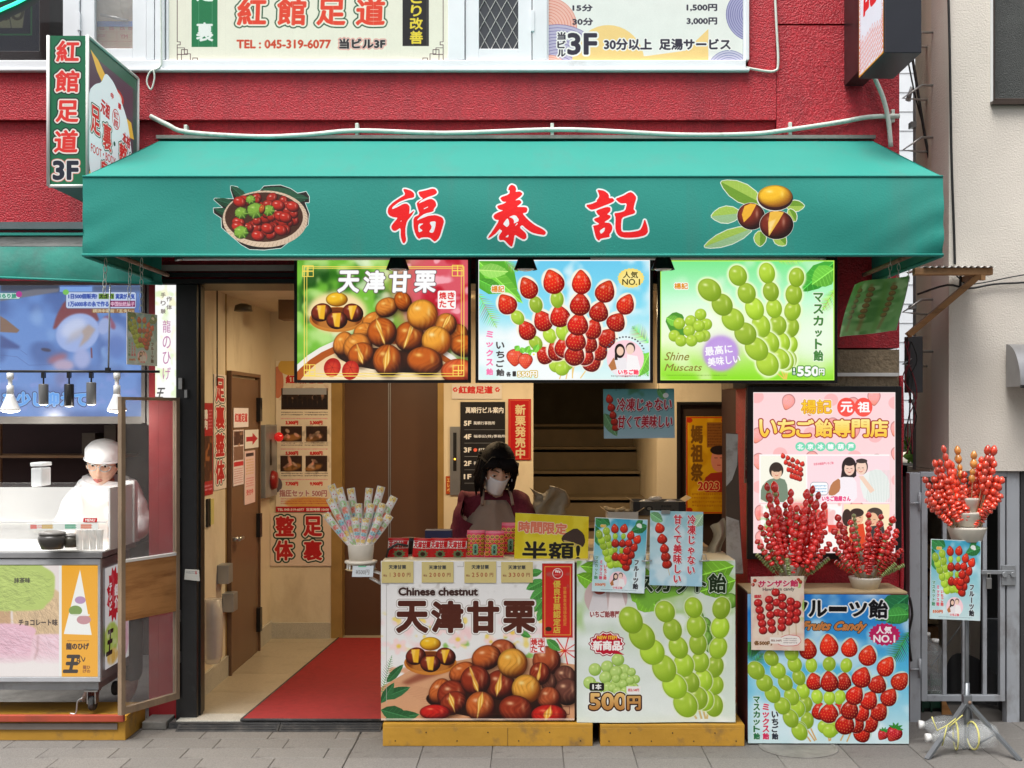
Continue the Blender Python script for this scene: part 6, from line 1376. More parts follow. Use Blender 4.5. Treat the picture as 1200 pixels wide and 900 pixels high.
# rubber ramps
rb0 = -.158
def ramp(px0,px1,label):
 x0,x1 = PX(px0,rb0),PX(px1,rb0); mb = MB().add([(x0,rb0,.009),(x1,rb0,.009),(x1,-.087,.036),(x0,-.087,.036),(x0,-.078,.009),(x1,-.078,.009)],[(0,1,2,3),(3,2,5,4),(0,3,4),(1,5,2),(0,4,5,1)])
 for k in range(3): t = .25 + k * .25; y = rb0 + (.071) * t; z = .009 + .027 * t; mb.box((x0 + .01,y - .004,z - .002),(x1 - .01,y + .002,z + .004))
 return tag(obj('rubber_ramp',mb,M_rubber),label,'ramp','rubber ramps at the entrance step')
ramp(205,325,'black rubber ramp on the pavement left of the red mat'); ramp(326,446,'black rubber ramp directly in front of the red mat')
ms = MB().box((PX(199,-.08),-.10,.009),(cx0 - .01,-.076,.034)); tag(obj('checkered_rubber_strip',ms,M_rubber),'narrow grey rubber strip on the doorstep behind the left ramp','mat')
# ------------------------------------------------------------------ lightboxes, lamps
def lightbox(key,px0,py0,px1,py1,y,label,lit=.66,fr=.014,depth=.07,cat='lightbox',grp=None):
 c = P((px0 + px1) / 2,py1,y); t = thing('lightbox',label,cat,(c.x,y,c.z),grp)
 x0,x1,z0,z1 = PX(px0,y),PX(px1,y),PZ(py1,y),PZ(py0,y)
 obj('case',MB().box((x0 - fr * .5,y + .004,z0 - fr * .5),(x1 + fr * .5,y + depth,z1 + fr * .5)),M_dark,t)
 f = MB().box((x0 - fr,y - .008,z0 - fr),(x0,y + .02,z1 + fr)).box((x1,y - .008,z0 - fr),(x1 + fr,y + .02,z1 + fr)).box((x0,y - .008,z0 - fr),(x1,y + .02,z0)).box((x0,y - .008,z1),(x1,y + .02,z1 + fr))
 obj('frame',f,M_dark,t,bevel=.002)
 sheet('lit_print',key,(V((x0,y,z1)),V((x1,y,z1)),V((x1,y,z0)),V((x0,y,z0))),t,lit)
 return t
GL = 'menu lightboxes under the awning'
lightbox('print_chestnut_lightbox',348.5,304.7,548.3,445.2,-.12,'lit menu box with roasted chestnuts and 天津甘栗, leftmost under the awning',grp=GL)
lightbox('print_strawberry_lightbox',560.8,304.7,761.5,445.2,-.12,'lit menu box with strawberry skewers, middle of the row under the awning',grp=GL)
lightbox('print_grape_lightbox',773.8,305.3,977.5,445.6,-.12,'lit menu box with green grape skewers, rightmost under the awning',grp=GL)
lightbox('print_shop_lightpanel',882.5,459.7,1049.0,648.0,-.05,'pink lit strawberry candy shop panel reading いちご飴専門店',fr=.028,depth=.06,cat='light panel')
tubs = thing('tube_light','slim pale fluorescent tube hung under the awning above the chestnut lightbox','tube light',tuple(P(340,303,-.16)))
obj('tube',MB().tube([P(214,303.5,-.16),P(474,303,-.16)],.007,8),M_white,tubs); obj('end_cap',MB().tube([P(205,303.5,-.16),P(214,303.5,-.16)],.009,8),M_steel,tubs)
t2 = thing('tube_light','slim pale fluorescent tube hung above the grape lightbox','tube light',tuple(P(830,303,-.16))); obj('tube',MB().tube([P(692,303,-.16),P(960,303,-.16)],.007,8),M_white,t2); obj('end_cap',MB().tube([P(960,303,-.16),P(968,303,-.16)],.009,8),M_steel,t2)
def cone_lamp(px,label):
 y = -.34; c = P(px,316,y); t = thing('cone_lamp',label,'lamp',tuple(c),'dark cone lamps under the awning')
 obj('shade',MB().lathe([(.052,0),(.05,.004),(.028,.062),(.022,.075),(.002,.078)],24,(c.x,c.y,c.z),caps=False),M_dark,t)
 obj('lens',MB().lathe([(.046,.006),(.03,-.004),(.001,-.008)],20,(c.x,c.y,c.z)),mat('lamp_lens',(.6,.6,.6),.15,coat=.6),t); obj('stem',MB().tube([c + V((0,0,.075)),c + V((0,0,.11)),c + V((0,-.1,.14))],.008,8),M_dark,t)
cone_lamp(466,'dark cone lamp in front of the chestnut lightbox'); cone_lamp(616,'dark cone lamp in front of the strawberry lightbox'); cone_lamp(777,'dark cone lamp between the strawberry and grape lightboxes')

# ------------------------------------------------------------------ counter, posters, plinths
YC = -.36
cn = thing('shop_counter','shop counter hidden behind the chestnut and grape posters','counter',(PX(655,YC),0,0))
CT = PZ(657,YC)
obj('body',MB().box((PX(449,YC),YC + .016,.12),(PX(860,YC),-.02,CT - .012)),mat('counter_body',(.06,.03,.02),.6),cn)
obj('top',MB().box((PX(448,YC),YC + .012,CT - .011),(PX(862,YC),.0,CT + .002)),mat('cream_counter_top',(.55,.48,.33),.5),cn,bevel=.003)
obj('leg',MB().box((PX(452,YC),-.05,.04),(PX(458,YC),-.02,.12)),M_dark,cn); obj('leg',MB().box((PX(852,YC),-.05,.04),(PX(858,YC),-.02,.12)),M_dark,cn)
o = sheet('chestnut_poster','print_chestnut_poster',rectpts(446.5,657.6,673.2,844,YC),back=.012,rough=.3); tag(o,'large poster reading Chinese chestnut 天津甘栗 on the counter front','poster')
o = sheet('grape_poster','print_grape_poster',rectpts(676,657,861.7,846,YC - .004),back=.010,rough=.25,curl=lambda u,v: .006 * math.sin(u * 6) * v * v + .012 * max(0,v - .93) * 8); tag(o,'grape candy poster marked 500円 on the right half of the counter front','poster')
def plinth(px0,px1,py0,y,label,h0=0.0,seams=()):
 z1 = PZ(py0,y); x0,x1 = PX(px0,y),PX(px1,y); c = ((x0 + x1) / 2,y,0)
 t = thing('plywood_plinth',label,'plinth',c,'ochre plinths under the stalls')
 obj('front_board',MB().box((x0,y,.009),(x1,y + .015,z1)),M_yellow,t,bevel=.002); obj('top_board',MB().box((x0,y + .0,z1 + .0005),(x1,y + .30,z1 + .012)),M_yellow,t); obj('side_board',MB().box((x0,y + .016,.009),(x0 + .014,y + .3,z1)),M_yellow,t); obj('side_board',MB().box((x1 - .014,y + .016,.009),(x1,y + .3,z1)),M_yellow,t)
 sc = MB()
 for k in range(7): sc.lathe([(.003,-.0012),(.003,.002)],8,(x0 + (x1 - x0) * (.06 + .147 * k),y,z1 * (.35 + .4 * (k % 2))),'y')
 o = obj('screw_heads',sc,M_dark,t)
 for s_ in seams: obj('seam',MB().box((PX(s_,y) - .0008,y - .0006,.01),(PX(s_,y) + .0008,y + .002,z1 - .003)),M_dark,t)
 return t
plinth(448.5,694.5,852,-.395,'ochre plywood plinth under the chestnut poster',seams=(595,)); plinth(703.5,872.5,853,-.395,'ochre plywood plinth under the grape poster')
# price cards
for i,px in enumerate((447,494,544,587)):
 a = rectpts(px + .2,657.8 + (i % 2) * .6,px + 37.5,683 - (i % 2) * .3,YC - .004); o = sheet('price_card','print_price_card_%d' % (i + 1),a,back=.0015)
 tag(o,'cream price card %s on the chestnut poster, reading %s円' % (('far left','second from left','third from left','far right')[i],('1300','2000','2500','3300')[i]),'price card','price cards along the top of the chestnut poster')
# clips and upright cards
def upright(name,key,corners,label,cat): o = sheet(name,key,corners,back=.003); return tag(o,label,cat)
yu = YC - .02
upright('fruit_card','print_fruit_card_counter',(P(697.3,606.2,yu),P(759,609,yu),P(755,695.5,yu),P(693.4,692.8,yu)),'small fruit candy card clipped to the counter edge, tilted','card')
upright('not_frozen_card','print_not_frozen_card',(P(762,598.4,yu),P(824,600,yu),P(822.6,687.3,yu),P(761,685.5,yu)),'upright blue card 冷凍じゃない 甘くて美味しい clipped to the counter edge','card')
for px,lb in ((693,'left of the small fruit candy card'),(758,'between the two upright cards'),(825,'right of the upright blue card')):
 y = YC - .03; t = thing('metal_clip','small steel bulldog clip on the counter edge ' + lb,'clip',tuple(P(px,657,y)),'clips on the counter edge')
 obj('clip_bar',MB().tube([P(px - 6,657.5,y),P(px + 6,657,y)],.0035,6),M_steel,t); obj('clip_handle',MB().tube([P(px - 3,656,y),P(px - 2,650,y),P(px + 2,650,y),P(px + 3,656,y)],.0018,5),M_steel,t)
o = obj('metal_clip',MB().box(tuple(P(775,602,yu - .008)),tuple(P(785,598,yu - .002))),M_steel); tag(o,'dark clip on the top edge of the upright blue card','clip')
o = sheet('half_price_sign','print_half_price',(P(604,601,-.30),P(690,605.5,-.30),P(689,658,-.30),P(602.5,657,-.30)),back=.004); tag(o,'yellow sign reading 半額! with a dark chestnut, standing on the counter','sign')
o = sheet('hanging_card','print_not_frozen_hanging',(P(706.8,456,-.05),P(790,455.2,-.05),P(790.8,513.2,-.05),P(707.8,514,-.05)),back=.002); tag(o,'pale blue card 冷凍じゃない hanging below the strawberry lightbox','card')
for px in (722,772): obj('string',MB().tube([P(px,446,-.052),P(px,458,-.052)],.001,4),M_blackwire,o)
# packets on the counter
yb = -.22; zc = CT + .002
def packet(px,pw,y,tilt,label,key='print_chestnut_packet',ph=None,dp=.03,tint=M_red):
 ph = ph or .085; xc = PX(px,y); w = pw / 2 / FPX * (DIST + y)
 t = thing('packet',label,'packet',(xc,y,zc),'chestnut packets on the counter')
 def fn(u,v):
  b = math.sin(PI * u) * math.sin(PI * min(1,max(0,v * 1.1 - .05)))
  return (xc - w * (1 - .1 * (1 - v)) + 2 * w * u * (1 - .0),y - dp * .5 * (.25 + .9 * b),zc + ph * (1 - v))
 obj('print',MB().grid(fn,8,6),print_mat(key,rough=.22),t)
 obj('back',MB().grid(lambda u,v: (fn(1 - u,v)[0],2 * y - fn(1 - u,v)[1] + .004,fn(1 - u,v)[2]),8,6,True,False).add([fn(0,0),fn(1,0),(fn(1,0)[0],y + .012,zc + ph),(fn(0,0)[0],y + .012,zc + ph)],[(0,1,2,3)]),mat('packet_red',(.45,.02,.02),.3),t)
 t.rotation_euler.y = R(tilt); return t
packet(466,24,-.24,0,'red chestnut packet beside the marshmallow sticks, partly behind a dark strap')
packet(493.5,21,-.25,3,'red chestnut packet, second from the left in the counter row'); packet(514,21,-.25,1,'red chestnut packet, third from the left in the counter row'); packet(535,22,-.25,1,'red chestnut packet next to the pink bags')
tag(obj('dark_strap',MB().tube([P(452,656,-.26),P(455,644,-.27),P(466,637,-.27),P(478,640,-.26)],.006,6),M_dark),'black strap looped over the leftmost red packet','strap')
tag(obj('dark_pot',MB().lathe([(.03,0),(.034,.06),(.033,.075),(.028,.075)],16,(PX(479,-.12),-.12,zc)),M_dark),'small dark pot between the first two red packets','pot'); tag(obj('navy_box',MB().box((PX(498,-.12),-.12,zc),(PX(529,-.12),-.04,zc + .107)),M_navy),'navy blue box standing behind the red packets','box')
tag(obj('string_loop',MB().tube([P(477,650,-.13),P(478,636,-.13),P(482,634,-.13),P(483,648,-.13)],.004,5),M_bag),'pale knotted bag top in the small dark pot','bag')
def bag(px,pw,y,label,h):
 t = packet(px,pw,y,0,label,'print_pink_bag',h,.05); t['group'] = 'pink patterned chestnut bags'; t['category'] = 'bag'; t.name = 'paper_bag'
bag(557,21,-.24,'pink patterned chestnut bag, left of the front pair',.120); bag(579,22,-.25,'pink patterned chestnut bag, right of the front pair',.118); bag(598,22,-.14,'pink patterned chestnut bag half hidden behind the yellow sign',.145)
tag(obj('pink_cup',MB().lathe([(.02,0),(.026,.16),(.028,.165),(.024,.166)],16,(PX(626,-.15),-.15,zc)),mat('pink_paper',(.7,.25,.3),.5)),'pink paper cup showing above the yellow half price sign','cup')
# cartons and bag behind on the counter
def carton(name,px0,px1,py0,py1,y,d,m,label,key=None):
 x0,x1,z0,z1 = PX(px0,y),PX(px1,y),PZ(py1,y),PZ(py0,y); t = thing(name,label,'carton',((x0 + x1) / 2,y,z0))
 b = MB().box((x0,y,z0),(x1,y + .004,z1)).box((x0,y + d - .004,z0),(x1,y + d,z1)).box((x0,y + .004,z0),(x0 + .004,y + d - .004,z1)).box((x1 - .004,y + .004,z0),(x1,y + d - .004,z1)).box((x0 + .004,y + .004,z0),(x1 - .004,y + d - .004,z0 + .004))
 obj('carton_body',b,m,t)
 for a,c_ in ((x0,-1),(x1,1)): obj('flap',MB().add([(a,y,z1),(a,y + d,z1),(a + c_ * .03,y + d,z1 + .02),(a + c_ * .03,y,z1 + .02)],[(0,1,2,3)]),M_kraft,t)
 if key: sheet('print',key,(V((x0,y - .0005,z1)),V((x1,y - .0005,z1)),V((x1,y - .0005,z0)),V((x0,y - .0005,z0))),t,0,back=.0005)
 return t
yd = .15
tag(obj('back_shelf',MB().box((PX(600,yd),.1,.04),(PX(830,yd),.5,PZ(640,yd))),M_kraft),'brown shelf box behind the counter carrying the cartons','box')
carton('strawberry_carton',742,803,588,604,yd,.2,mat('grey_carton',(.13,.12,.1),.8),'dark strawberry carton reading とちおとめ behind the upright cards','print_carton_side').location.z += 0
for p_ in ((742,803,604,641),): tag(obj('carton',MB().box((PX(742,yd),yd + .01,PZ(640,yd) + .002),(PX(803,yd),yd + .18,PZ(604.5,yd))),M_kraft),'plain brown carton under the dark strawberry carton','carton')
carton('small_carton',712,748,600,641,yd - .04,.15,mat('white_carton',(.45,.42,.38),.8),'small pale carton with crumpled paper left of the strawberry carton')
rg = random.Random(9); cr = MB()
for k in range(12): cr.blob((PX(725,yd) + rg.uniform(-.06,.06),yd + .04 + rg.uniform(-.03,.05),PZ(598,yd) + rg.uniform(-.01,.012)),(rg.uniform(.012,.03),.02,.008),6,4)
tag(obj('crumpled_paper',cr,M_kraft),'crumpled brown paper on the small pale carton','paper')
fl2 = MB()
for k,(px,py) in enumerate(((757,586),(768,582),(786,586),(796,588),(762,588))): fl2.blob(P(px,py + 2,yd + .08),(.035,.03,.012),8,5)
tag(obj('plastic_wrap',fl2,mat('clear_wrap',(.75,.72,.66),.2,alpha=.6)),'clear plastic wrap spilling from the strawberry carton','plastic wrap')
bgm = MB().grid(lambda u,v: (PX(626,.3) + (PX(662,.3) - PX(626,.3)) * u + .008 * math.sin(v * 9),.3 + .02 * math.sin(u * 8 + v * 5),PZ(575 + 4 * math.sin(u * 7) - 8 * max(0,u - .75),.3) * (1 - v) + PZ(606,.3) * v),12,8)
o = obj('beige_bag',bgm,mat('beige_bag',(.24,.19,.12),.5,bump=.6,bscale=25)); so = o.modifiers.new('thick','SOLIDIFY'); so.thickness = .05; tag(o,'crumpled beige bag hanging on the stairs right of the woman','bag')
# right side of opening: pale board, torn paper, cloth
pb = sheet('pale_paper_strip','print_pale_letters',(P(884 - 10,456,-.04),P(878.5,456,-.04),P(878,566,-.04),P(872,566,-.04)),back=.002)
tag(pb,'narrow paper strip with red letters left of the pink light panel','paper strip')
tb_ = thing('propped_board','narrow propped board with torn white paper at the right end of the counter','board',tuple(P(858,672,-.15)))
obj('board',MB().prism([(PX(851,-.15),PZ(508,-.15)),(PX(864,-.15),PZ(508,-.15)),(PX(870,-.15),PZ(673,-.15)),(PX(851,-.15),PZ(672,-.15))],-.15,-.135),mat('dark_driftwood',(.06,.04,.025),.8),tb_)
obj('torn_paper',MB().add([P(851,508,-.153),P(865,509,-.153),P(864,545,-.153),P(858,562,-.153),P(851,570,-.153)],[(4,3,2,1,0)]),mat('grimy_paper',(.36,.34,.31),.8,stain=((.16,.13,.1),14,.5,.75)),tb_); obj('torn_paper',MB().add([P(851,605,-.153),P(866,610,-.153),P(871,672,-.153),P(851,672,-.153)],[(3,2,1,0)]),mat('grimy_paper',(.36,.34,.31),.8),tb_)
tag(obj('hanging_cloth',MB().grid(lambda u,v: (PX(832 + 17 * u + 4 * math.sin(v * 5),-.05),-.05 + .02 * math.sin(u * 9),PZ(607 + 42 * v + 10 * (1 - u) * (1 - v),-.05)),10,8),mat('buff_cloth',(.42,.36,.26),.9)),'buff cloth bag hanging beside the propped board','cloth')

# ------------------------------------------------------------------ candy stand with wrapped marshmallow sticks
ys = -.30; hc = P(423,662,ys)
cs = thing('stick_holder','cream basket holder on a wire bracket left of the counter, full of wrapped sticks','holder',tuple(hc),'stick holders')
sc1 = (DIST + ys) / FPX
obj('upper_cup',MB().lathe([(13.5 * sc1,2 * sc1),(15.5 * sc1,24 * sc1),(15 * sc1,25 * sc1),(12 * sc1,24 * sc1)],26,tuple(hc)),mat('cream_ceramic',(.62,.56,.47),.5),cs)
obj('rim',MB().lathe([(16 * sc1,1 * sc1),(19 * sc1,3 * sc1),(19 * sc1,5 * sc1),(13 * sc1,6 * sc1)],30,tuple(hc)),mat('cream_ceramic',(.62,.56,.47),.5),cs)
for k in range(16): a = 2 * PI * k / 16; obj('slat',MB().box((hc.x + 16 * sc1 * math.cos(a) - .003,hc.y + 16 * sc1 * math.sin(a) - .003,hc.z - 4 * sc1),(hc.x + 16 * sc1 * math.cos(a) + .003,hc.y + 16 * sc1 * math.sin(a) + .003,hc.z + 1 * sc1)),M_card,cs)
obj('base_ring',MB().lathe([(17 * sc1,-6 * sc1),(18.5 * sc1,-5 * sc1),(17 * sc1,-4 * sc1),(13 * sc1,-4 * sc1)],26,tuple(hc)),M_kraft,cs)
for dy in (-.02,.02): obj('bracket',MB().tube([hc + V((.03,dy,-.02)),P(446.5,672,ys) + V((0,dy,0)),P(447,684,ys) + V((0,dy,0))],.004,6).tube([hc + V((.04,dy,-.055)),P(447,684,ys) + V((0,dy,0))],.004,6),M_white,cs)
o = sheet('stick_price_card','print_stick_price',(P(413.5,663,ys - .07),P(438,663,ys - .07),P(437,676,ys - .07),P(412.5,676,ys - .07)),back=.001); tag(o,'small white price card hanging under the marshmallow stick holder','price card')
wr = print_mat('print_candy_wrap',rough=.18)
def stick_mesh(L,w):
 mb = MB().grid(lambda u,v: ((u - .5) * w * (1 - .55 * v ** 2),-.010 * math.sin(PI * u) * (1 - .5 * v),L * (1 - v * .86)),6,10)
 mb.grid(lambda u,v: ((.5 - u) * w * (1 - .55 * v ** 2),.010 * math.sin(PI * u) * (1 - .5 * v),L * (1 - v * .86)),6,10)
 mk = mb.mesh('wrapped_candy'); mk.materials.append(wr); return mk
sm = [stick_mesh(l,w) for l,w in ((.20,.034),(.23,.036),(.17,.036))]
ms_ = MB().tube([(0,0,-.06),(0,0,.03)],.0025,6).mesh('stick'); ms_.materials.append(M_stick)
tips = [(388,568,.0),(397,572,-.02),(411,572,.03),(433,572,.04),(447,570,.03),(462,582,.02),(386,584,-.03),(394,582,.0),(404,588,.02),(420,590,.0),(435,590,-.01),(449,590,.0),(381,602,-.04),(416,606,-.05),(429,608,-.05),(446,606,-.05),(457,604,-.03)]
for i,(tx,ty,dy) in enumerate(tips):
 tip = P(tx,ty,ys + dy); base = hc + V(((tx - 423) * .00045,dy * .3,.05)); d = tip - base
 row = (i > 5) + (i > 11); k_ = i - row * 6
 t = thing('marshmallow_stick','wrapped pastel marshmallow stick, %s from the left in the %s row of the holder' % (('first','second','third','fourth','fifth','sixth')[k_],('back','middle','front')[row]),'candy stick',tuple(base),'wrapped marshmallow sticks left of the counter')
 q = d.to_track_quat('Z','Y');
 c_ = bpy.data.objects.new('wrapped_candy',sm[i % 3]); COL.objects.link(c_); c_.parent = t; c_.scale.z = d.length / (.20,.23,.17)[i % 3]
 s_ = bpy.data.objects.new('stick',ms_); COL.objects.link(s_); s_.parent = t; t.rotation_mode = 'QUATERNION'
 zax = d.normalized(); xax = V((1,0,0)); xax = (xax - zax * xax.dot(zax)).normalized(); yax = zax.cross(xax); t.rotation_quaternion = Matrix((xax,yax,zax)).transposed().to_quaternion()

# ------------------------------------------------------------------ candied fruit skewers
def berry(mb,z,s,off=(0,0),tip=True):
 mb.blob((off[0],off[1],z),(s,s,s * 1.25),9,7,(lambda t: .55 + .45 * math.cos((t + .25) * 1.1)) if tip else None)
def skewer_mesh(seed,n,s,L,kind):
 rg = random.Random(seed); a = MB(); g = MB(); z = L - s
 for k in range(n):
  q = s * rg.uniform(.8,1.15)
  if kind == 'green': g.blob((0,0,z),(q * .8,q * .8,q * .95),9,6); z -= q * 1.75
  elif kind == 'mix':
   berry(a,z,q); z -= q * 1.55; g.blob((rg.uniform(-.002,.002),0,z),(q * .62,q * .62,q * .5),7,5); z -= q * 1.25
  else: berry(a,z,q,(rg.uniform(-.004,.004),rg.uniform(-.004,.004))); z -= q * rg.uniform(2.0,2.35)
 return a,g
def make_fam(tag_,n,s,L,kind,m,seeds):
 out = []
 for sd in seeds:
  a,g = skewer_mesh(sd,n,s,L,kind); ma = a.mesh('berries') if a.v else None; mg = g.mesh('grapes') if g.v else None
  if ma: ma.materials.append(m)
  if mg: mg.materials.append(M_grape)
  out.append((ma,mg))
 return out
stm = {}
def skw(base,tip,fam,L,label,group,name='fruit_skewer'):
 if L not in stm: q = MB().tube([(0,0,0),(0,0,L)],.0017,5).mesh('stick'); q.materials.append(M_stick); stm[L] = q
 d = tip - base; t = bpy.data.objects.new(name,stm[L]); COL.objects.link(t); t.location = base; t.rotation_mode = 'QUATERNION'; t.rotation_quaternion = d.to_track_quat('Z','Y'); s_ = d.length / L; t.scale = (1,1,s_)
 t['label'] = label; t['category'] = 'fruit skewer'; t['group'] = group
 for nm,me in zip(('berries','grapes'),fam):
  if me: c = bpy.data.objects.new(nm,me); COL.objects.link(c); c.parent = t
FA = make_fam('m',5,.0165,.38,'mix',M_candy,(1,2,3,4)); FR = make_fam('r',8,.0162,.38,'red',M_candy,(5,6,7,8)); FG = make_fam('g',10,.0135,.38,'green',M_candy,(9,10))
yf2 = -.24
def tiered_cup(cx,cy,z,label,s=1.0):
 t = thing('stick_holder',label,'holder',(cx,cy,z),'stick holders'); m = mat('white_tier_cup',(.62,.58,.50),.45)
 for k,(r,h) in enumerate(((.074,.0),(.062,.058),(.050,.112))):
  obj('tier',MB().lathe([(r * .74 * s,z + h * s),(r * .98 * s,z + (h + .048) * s),(r * s,z + (h + .053) * s),(r * .7 * s,z + (h + .055) * s)],22,(cx,cy,0)),m,t)
 return t
zb = PZ(695,-.37)
tiered_cup(PX(926,yf2),yf2,zb,'cream tiered cup of skewers on the fruit candy box, left'); tiered_cup(PX(1014,yf2),yf2,zb,'cream tiered cup of skewers on the fruit candy box, right')
Z5 = lambda x,y: (860 + x / 5.,540 + y / 5.)
LT = [(190,128,0),(235,128,0),(330,165,1),(465,145,0),(500,180,0),(430,172,1),(185,300,0),(150,375,0),(130,462,0),(245,170,1),(300,240,0),(370,260,0),(540,245,1),(520,300,0),(205,200,1),(225,270,1),(400,280,0),(480,240,1),(540,330,1),(540,405,1),(350,290,0),(260,400,1),(440,400,1),(500,380,1),(570,480,1),(130,545,2),(180,560,2),(560,570,2),(235,560,2),(450,590,2),(310,570,2),(420,520,2),(350,510,1),(510,600,2),(200,390,1),(280,320,1),(410,340,1),(470,460,1)]
RT = [(600,318,1),(580,400,1),(680,345,0),(790,300,0),(865,312,0),(935,330,0),(960,400,1),(990,515,1),(700,308,2),(950,600,2),(640,380,1),(585,510,0),(610,440,1),(720,440,0),(790,350,1),(850,360,1),(905,400,0),(950,470,1),(690,400,0),(830,440,1),(880,430,1),(770,480,1),(590,590,0),(640,560,2),(900,560,0),(860,500,1),(700,520,1),(740,590,2),(1000,610,2),(800,560,1),(660,600,0),(930,540,1)]
rg = random.Random(21)
for tips_,cpx,lab in ((LT,926,'candied strawberry skewer fanned out of the left cup on the fruit box'),(RT,1014,'candied strawberry skewer fanned out of the right cup on the fruit box')):
 for i,(zx,zy,k) in enumerate(tips_):
  px,py = Z5(zx,zy); dy = rg.uniform(-.10,.02) if py > 600 else rg.uniform(-.04,.06); tip = P(px,py,yf2 + dy)
  th = math.atan2(tip.x - PX(cpx,yf2),.25); base = V((PX(cpx,yf2) + .05 * math.sin(th),yf2 - .035 + (dy * .2),zb + .02 + .03 * rg.random()))
  fam = (FA,FR,FG)[k]; skw(base,tip,fam[i % len(fam)],.38,('green grape ' if k == 2 else '') + lab if k != 2 else 'green candied grape skewer low in the ' + ('left' if cpx == 926 else 'right') + ' cup on the fruit box','candied skewers in the ' + ('left' if cpx == 926 else 'right') + ' cup')
# fruit candy box stand
fx0,fx1 = PX(876,-.37),PX(1065,-.37)
fb = thing('fruit_candy_stand','waist-high display box with blue fruit candy poster フルーツ飴 on its front','display stand',((fx0 + fx1) / 2,-.37,0))
fz0 = PZ(871.5,-.37)
obj('stand_body',MB().box((fx0 + .004,-.366,fz0 + .002),(fx1 - .004,-.08,zb - .004)),mat('dark_red_stand',(.10,.015,.02),.5),fb); obj('top_board',MB().box((fx0 + .004,-.362,zb - .0035),(fx1 - .004,-.08,zb + .004)),M_kraft,fb)
obj('foot',MB().box((fx0 + .03,-.35,.009),(fx0 + .08,-.1,fz0)),M_dark,fb); obj('foot',MB().box((fx1 - .08,-.35,.009),(fx1 - .03,-.1,fz0)),M_dark,fb)
sheet('front_print','print_fruit_poster',(P(876,696,-.372),P(1064.5,697,-.372),P(1065,871.5,-.372),P(876.5,870.8,-.372)),fb,0,.25,back=.002)
o = sheet('hawthorn_card','print_hawthorn_card',(P(880,676,-.385),P(942,675,-.385),P(942.6,762.5,-.385),P(880.5,761.5,-.385)),back=.002,rough=.3); tag(o,'beige hawthorn candy card サンザシ飴 on the upper left of the fruit stand','card')

# ------------------------------------------------------------------ tripod stand with skewers
yt = -.44; tx = PX(1133,yt)
M_tri = mat('dark_tripod_steel',(.20,.215,.23),.4,.6,var=.15,stain=((.16,.10,.06),9,.62,.8))
tp = thing('tripod_stand','grey steel tripod stand holding candied skewers before the gate','stand',(tx,yt,0))
obj('pole',MB().tube([(tx,yt,.1),(tx,yt,PZ(640,yt))],.009,10),M_tri,tp); obj('lower_pole',MB().tube([(tx,yt,PZ(875,yt)),(tx,yt,PZ(800,yt))],.012,10),M_tri,tp)
hub = V((tx,yt,PZ(822,yt)))
obj('hub',MB().box(tuple(hub - V((.018,.018,.02))),tuple(hub + V((.018,.018,.03)))),M_tri,tp,bevel=.003)
for ex,ey in ((1086,-.60),(1196,-.62),(1140,-.12)):
 foot = V((PX(ex,ey),ey,.009)); d = (foot - hub).normalized(); s_ = d.cross(V((0,0,1))).normalized() * .011; u_ = d.cross(s_).normalized() * .006; a = hub; b = foot
 obj('leg',MB().add([a + s_ + u_,a - s_ + u_,a - s_ - u_,a + s_ - u_,b + s_ + u_,b - s_ + u_,b - s_ - u_,b + s_ - u_],[(0,1,2,3),(7,6,5,4),(0,4,5,1),(1,5,6,2),(2,6,7,3),(3,7,4,0)]),M_tri,tp)
 mid = hub + (foot - hub) * .55; obj('brace',MB().tube([mid,V((tx,yt,PZ(880,yt)))],.005,6),M_tri,tp)
tt = tiered_cup(tx,yt,PZ(634,yt),'cream tiered cup on top of the tripod stand',1.12)
obj('rust_bolt',MB().blob(tuple(hub + V((.005,-.022,.0))),.008,8,6),M_rust,tp)
upright('fruit_card','print_fruit_card_stand',(P(1091,631.5,yt - .06),P(1149.5,634,yt - .055),P(1148.5,727.5,yt - .055),P(1089.5,725,yt - .06)),'fruit candy card hung on the tripod stand before the gate','card')
Z6 = lambda x,y: (1060 + x / 5.,500 + y / 5.)
ST = [(222,108),(308,115),(408,145),(495,112),(530,118),(170,195),(200,190),(250,190),(112,295),(160,295),(265,205),(285,240),(455,175),(480,200),(530,200),(550,290),(575,300),(125,380),(185,235),(300,300),(350,262),(395,315),(440,220),(470,300),(530,310),(560,345),(570,395),(120,425),(190,400),(240,300),(490,430),(410,435),(525,400),(455,350),(150,440),(250,370),(330,340),(200,330),(500,350),(420,250),(310,440),(355,430),(280,480),(340,380),(380,370),(230,470),(440,480),(400,480),(215,520),(480,500),(300,390),(265,440),(365,470),(425,540)]
FB = make_fam('b',4,.0165,.36,'red',M_candy2,(11,12,13)); FB2 = make_fam('b2',5,.0155,.36,'red',M_candy2,(14,15,16))
FY = make_fam('y',4,.0155,.36,'red',mat('candied_apple_yellow',(.72,.28,.05),.2,var=.4,scale=50,coat=1.0),(17,))
for i,(zx,zy) in enumerate(ST):
 px,py = Z6(zx,zy); dy = rg.uniform(-.06,.05) - (.03 if py > 570 else 0); tip = P(px,py,yt + dy); th = math.atan2(tip.x - tx,.25)
 base = V((tx + .05 * math.sin(th),yt - .02,PZ(634,yt) + .0 + .02 * rg.random())); d = tip - base
 fam = FY[0] if i in (1,2) else (FB[i % 3] if i % 2 else FB2[i % 3]); skw(base,tip,fam,.36,'glossy bright red candied fruit skewer on the tripod stand' if i not in (1,2) else 'yellow tipped candied fruit skewer at the top of the tripod stand','candied skewers on the tripod stand')
